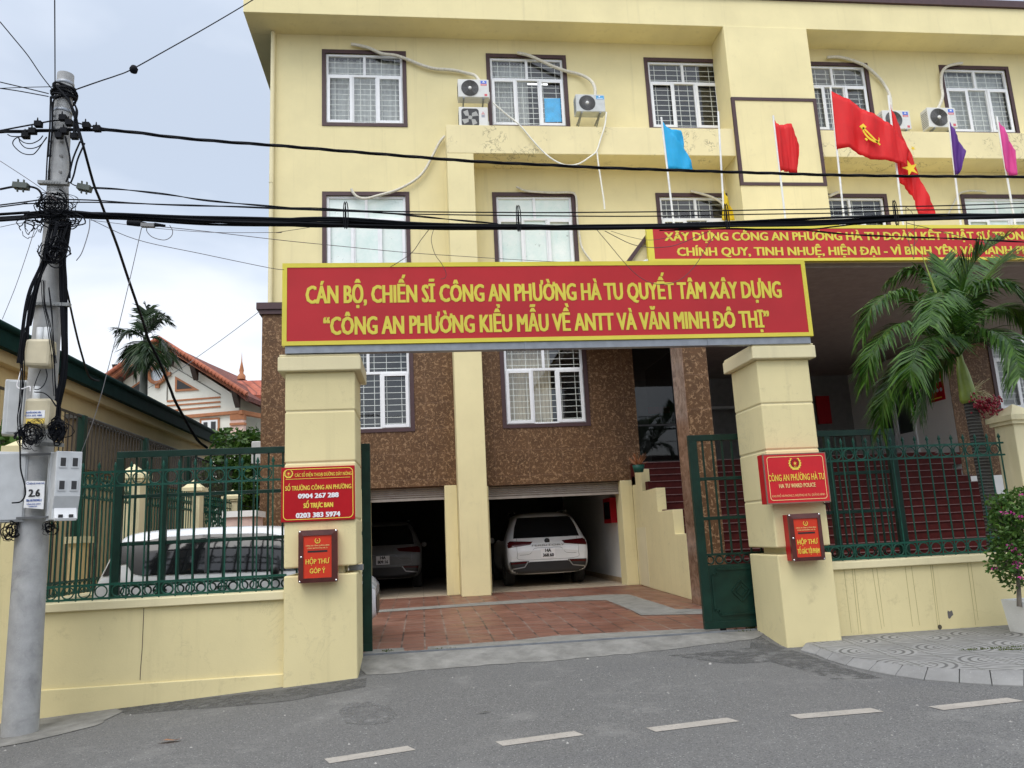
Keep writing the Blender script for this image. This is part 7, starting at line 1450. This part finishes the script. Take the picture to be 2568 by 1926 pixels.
# weeds, fallen leaf, pebbles
mb = MB()
def tuft(p, n, h, r):
    for i in range(n): a = rng.uniform(0,6.28); b_ = Vector(p)+Vector((rng.gauss(0,r), rng.gauss(0,r*.5), 0)); d = Vector((cos(a)*.5, sin(a)*.5, 1)).normalized(); leaflet(mb, b_, d, Vector((sin(a),-cos(a),.2)), h*rng.uniform(.4,1.1), h*.22, h*.25)
for z, x, y, n, h in (('Z8',985,885,30,.09),('Z8',1175,900,24,.06),('Z8',1600,885,20,.05),('Z8',1690,882,22,.05),('Z8',1560,890,14,.04),('Z8',1330,905,14,.04),('B4',2060,735,16,.06),('B4',2170,720,34,.11),('B4',2110,740,12,.05)): p = onfore(U(z, x, y)); tuft(p, n, h, .05)
for z, x, y, n in (('Z8',960,980,14),('Z8',945,1060,12),('C8',200,790,10)): tuft(onroad(U(z, x, y)), n, .05, .03)
for i in range(26): f = i/25; p = oz(U('C8', 1740+460*f, 890-30*f), -.12); tuft(p, 7, .035, .03)
for i in range(14): f = i/13; p = oz(U('C8', 2020+180*f, 888-6*f), -.12); tuft(p, 9, .03, .03)
o = mb.build('weeds', M['weed']); o['kind'] = 'stuff'; tag(o, 'small weeds growing along the gate sill, the pillar feet and the pavement joints', 'weeds')
p = onroad(U('Z4', 1340, 1462)); t = MB(); a = Vector((.035,.01,0)); t.add([p+Vector((-.10,0,.005)), p+Vector((-.04,-.025,.03)), p+Vector((.04,-.02,.022)), p+Vector((.11,.01,.03)), p+Vector((.05,.035,.01)), p+Vector((-.03,.035,.025))], [(0,1,5),(1,2,4,5),(2,3,4)]); tag(t.build('fallen_leaf', M['dry_leaf']), 'curled orange brown dry leaf lying on the asphalt', 'leaf')
p = onroad(U('Z8', 1940, 1388)); t = MB(); t.add([p+Vector((-.08,-.01,.004)), p+Vector((0,-.018,.02)), p+Vector((.08,.02,.012)), p+Vector((0,.014,.008))], [(0,1,3),(1,2,3)]); tag(t.build('fallen_leaf', flat('pale straw leaf', (.42,.40,.33), .8)), 'pale narrow dry leaf lying near the middle lane dash', 'leaf')
mb = MB()
for i in range(170):
    X, Y = rng.uniform(-4, 7), rng.uniform(4.3, 9.2)
    if X > 4.2 and Y > 6.3: continue
    r = rng.choice((.004,.006,.009,.012)); p = Vector((X, Y, road_z(X, Y))); V_ = [p+Vector((cos(a)*r*rng.uniform(.7,1.3), sin(a)*r*rng.uniform(.7,1.3), 0)) for a in (0,1.25,2.5,3.8,5.0)]; mb.add(V_+[p+Vector((0,0,r*.9))], [(0,1,5),(1,2,5),(2,3,5),(3,4,5),(4,0,5)])
for x, y in ((865,960),(1835,998)): p = onroad(U('B4', x, y)); mb.lathe(p-Vector((0,0,.004)), [(.018,0),(.019,.008),(.010,.018),(0,.02)], n=7)
for i in range(14): f = rng.random(); p = onroad(U('C8', 60+330*f, 765+115*f)); r = rng.uniform(.012,.03); mb.lathe(p-Vector((0,0,.003)), [(r,0),(r*.9,r*.5),(0,r*.7)], n=6)
o = mb.build('pebbles', flat('pale grit', (.30,.29,.27), .9, .3)); o['kind'] = 'stuff'; tag(o, 'pebbles and grit scattered over the asphalt', 'pebbles')
# ------------------------------------------------------------------ unseen houses added behind the viewer to block low sky; they show in glass
def blocker_house(label, x0, x1, yf, h, mt, storeys):
    t = thing('sky_block_house', label, 'house', ((x0+x1)/2, yf, -.3), 'unseen houses added opposite to block low sky'); mb = MB(); mb.box(x0, x1, yf-10, yf, -.3, h); mb.build('wall', mt, t)
    mb = MB(); mb.box(x0-.2, x1+.2, yf-10.2, yf+.7, h, h+.25); mb.build('roof', M['roof_tile_old'], t)  # roof of the unseen house added to block low sky
    mb = MB(); mb.box(x0+.5, x1-.5, yf, yf+.06, -.3, 2.7); mb.build('sky_block_shutter', M['shutter'], t); sh_ = h/storeys
    for s_ in range(1, storeys):
        mb = MB(); mb.box(x0+.1, x1-.1, yf, yf+1.1, s_*sh_-.15, s_*sh_); mb.box(x0+.1, x1-.1, yf+1.02, yf+1.1, s_*sh_, s_*sh_+.9); mb.build('sky_block_balcony', M['white_paint'], t)
        for k in range(2):
            cx = x0+(x1-x0)*(.3+.4*k); mb = MB(); mb.box(cx-.75, cx+.75, yf, yf+.05, s_*sh_+.5, s_*sh_+2.4); w = mb.build('window', M['pvc'], t); mb = MB(); mb.box(cx-.65, cx+.65, yf+.05, yf+.055, s_*sh_+.6, s_*sh_+2.3); mb.build('pane', M['ac_dark'], w)
    return t
for lb, x0, x1, yf, h, mt, n in (('unseen pale green three storey house with shutter, added opposite the gate to block low sky', -4.2, 3.4, -13, 7.4, flat('pale green blocker house paint', (.40,.48,.36), .85), 3), ('unseen cream two storey house added opposite the power pole to block low sky', -13, -4.4, -13.4, 6.0, M['villa'], 2), ('unseen ochre three storey house added opposite the stairs to block low sky', 3.6, 12.4, -13.1, 7.2, M['ochre'], 3), ('unseen low pink house added at the right end opposite to block low sky', 12.6, 24, -13.3, 5.6, M['villa_pink'], 2), ('unseen white two storey house added at the left end opposite to block low sky', -26, -13.2, -13.5, 6.0, M['white_paint'], 2)): blocker_house(lb, x0, x1, yf, h, mt, n)
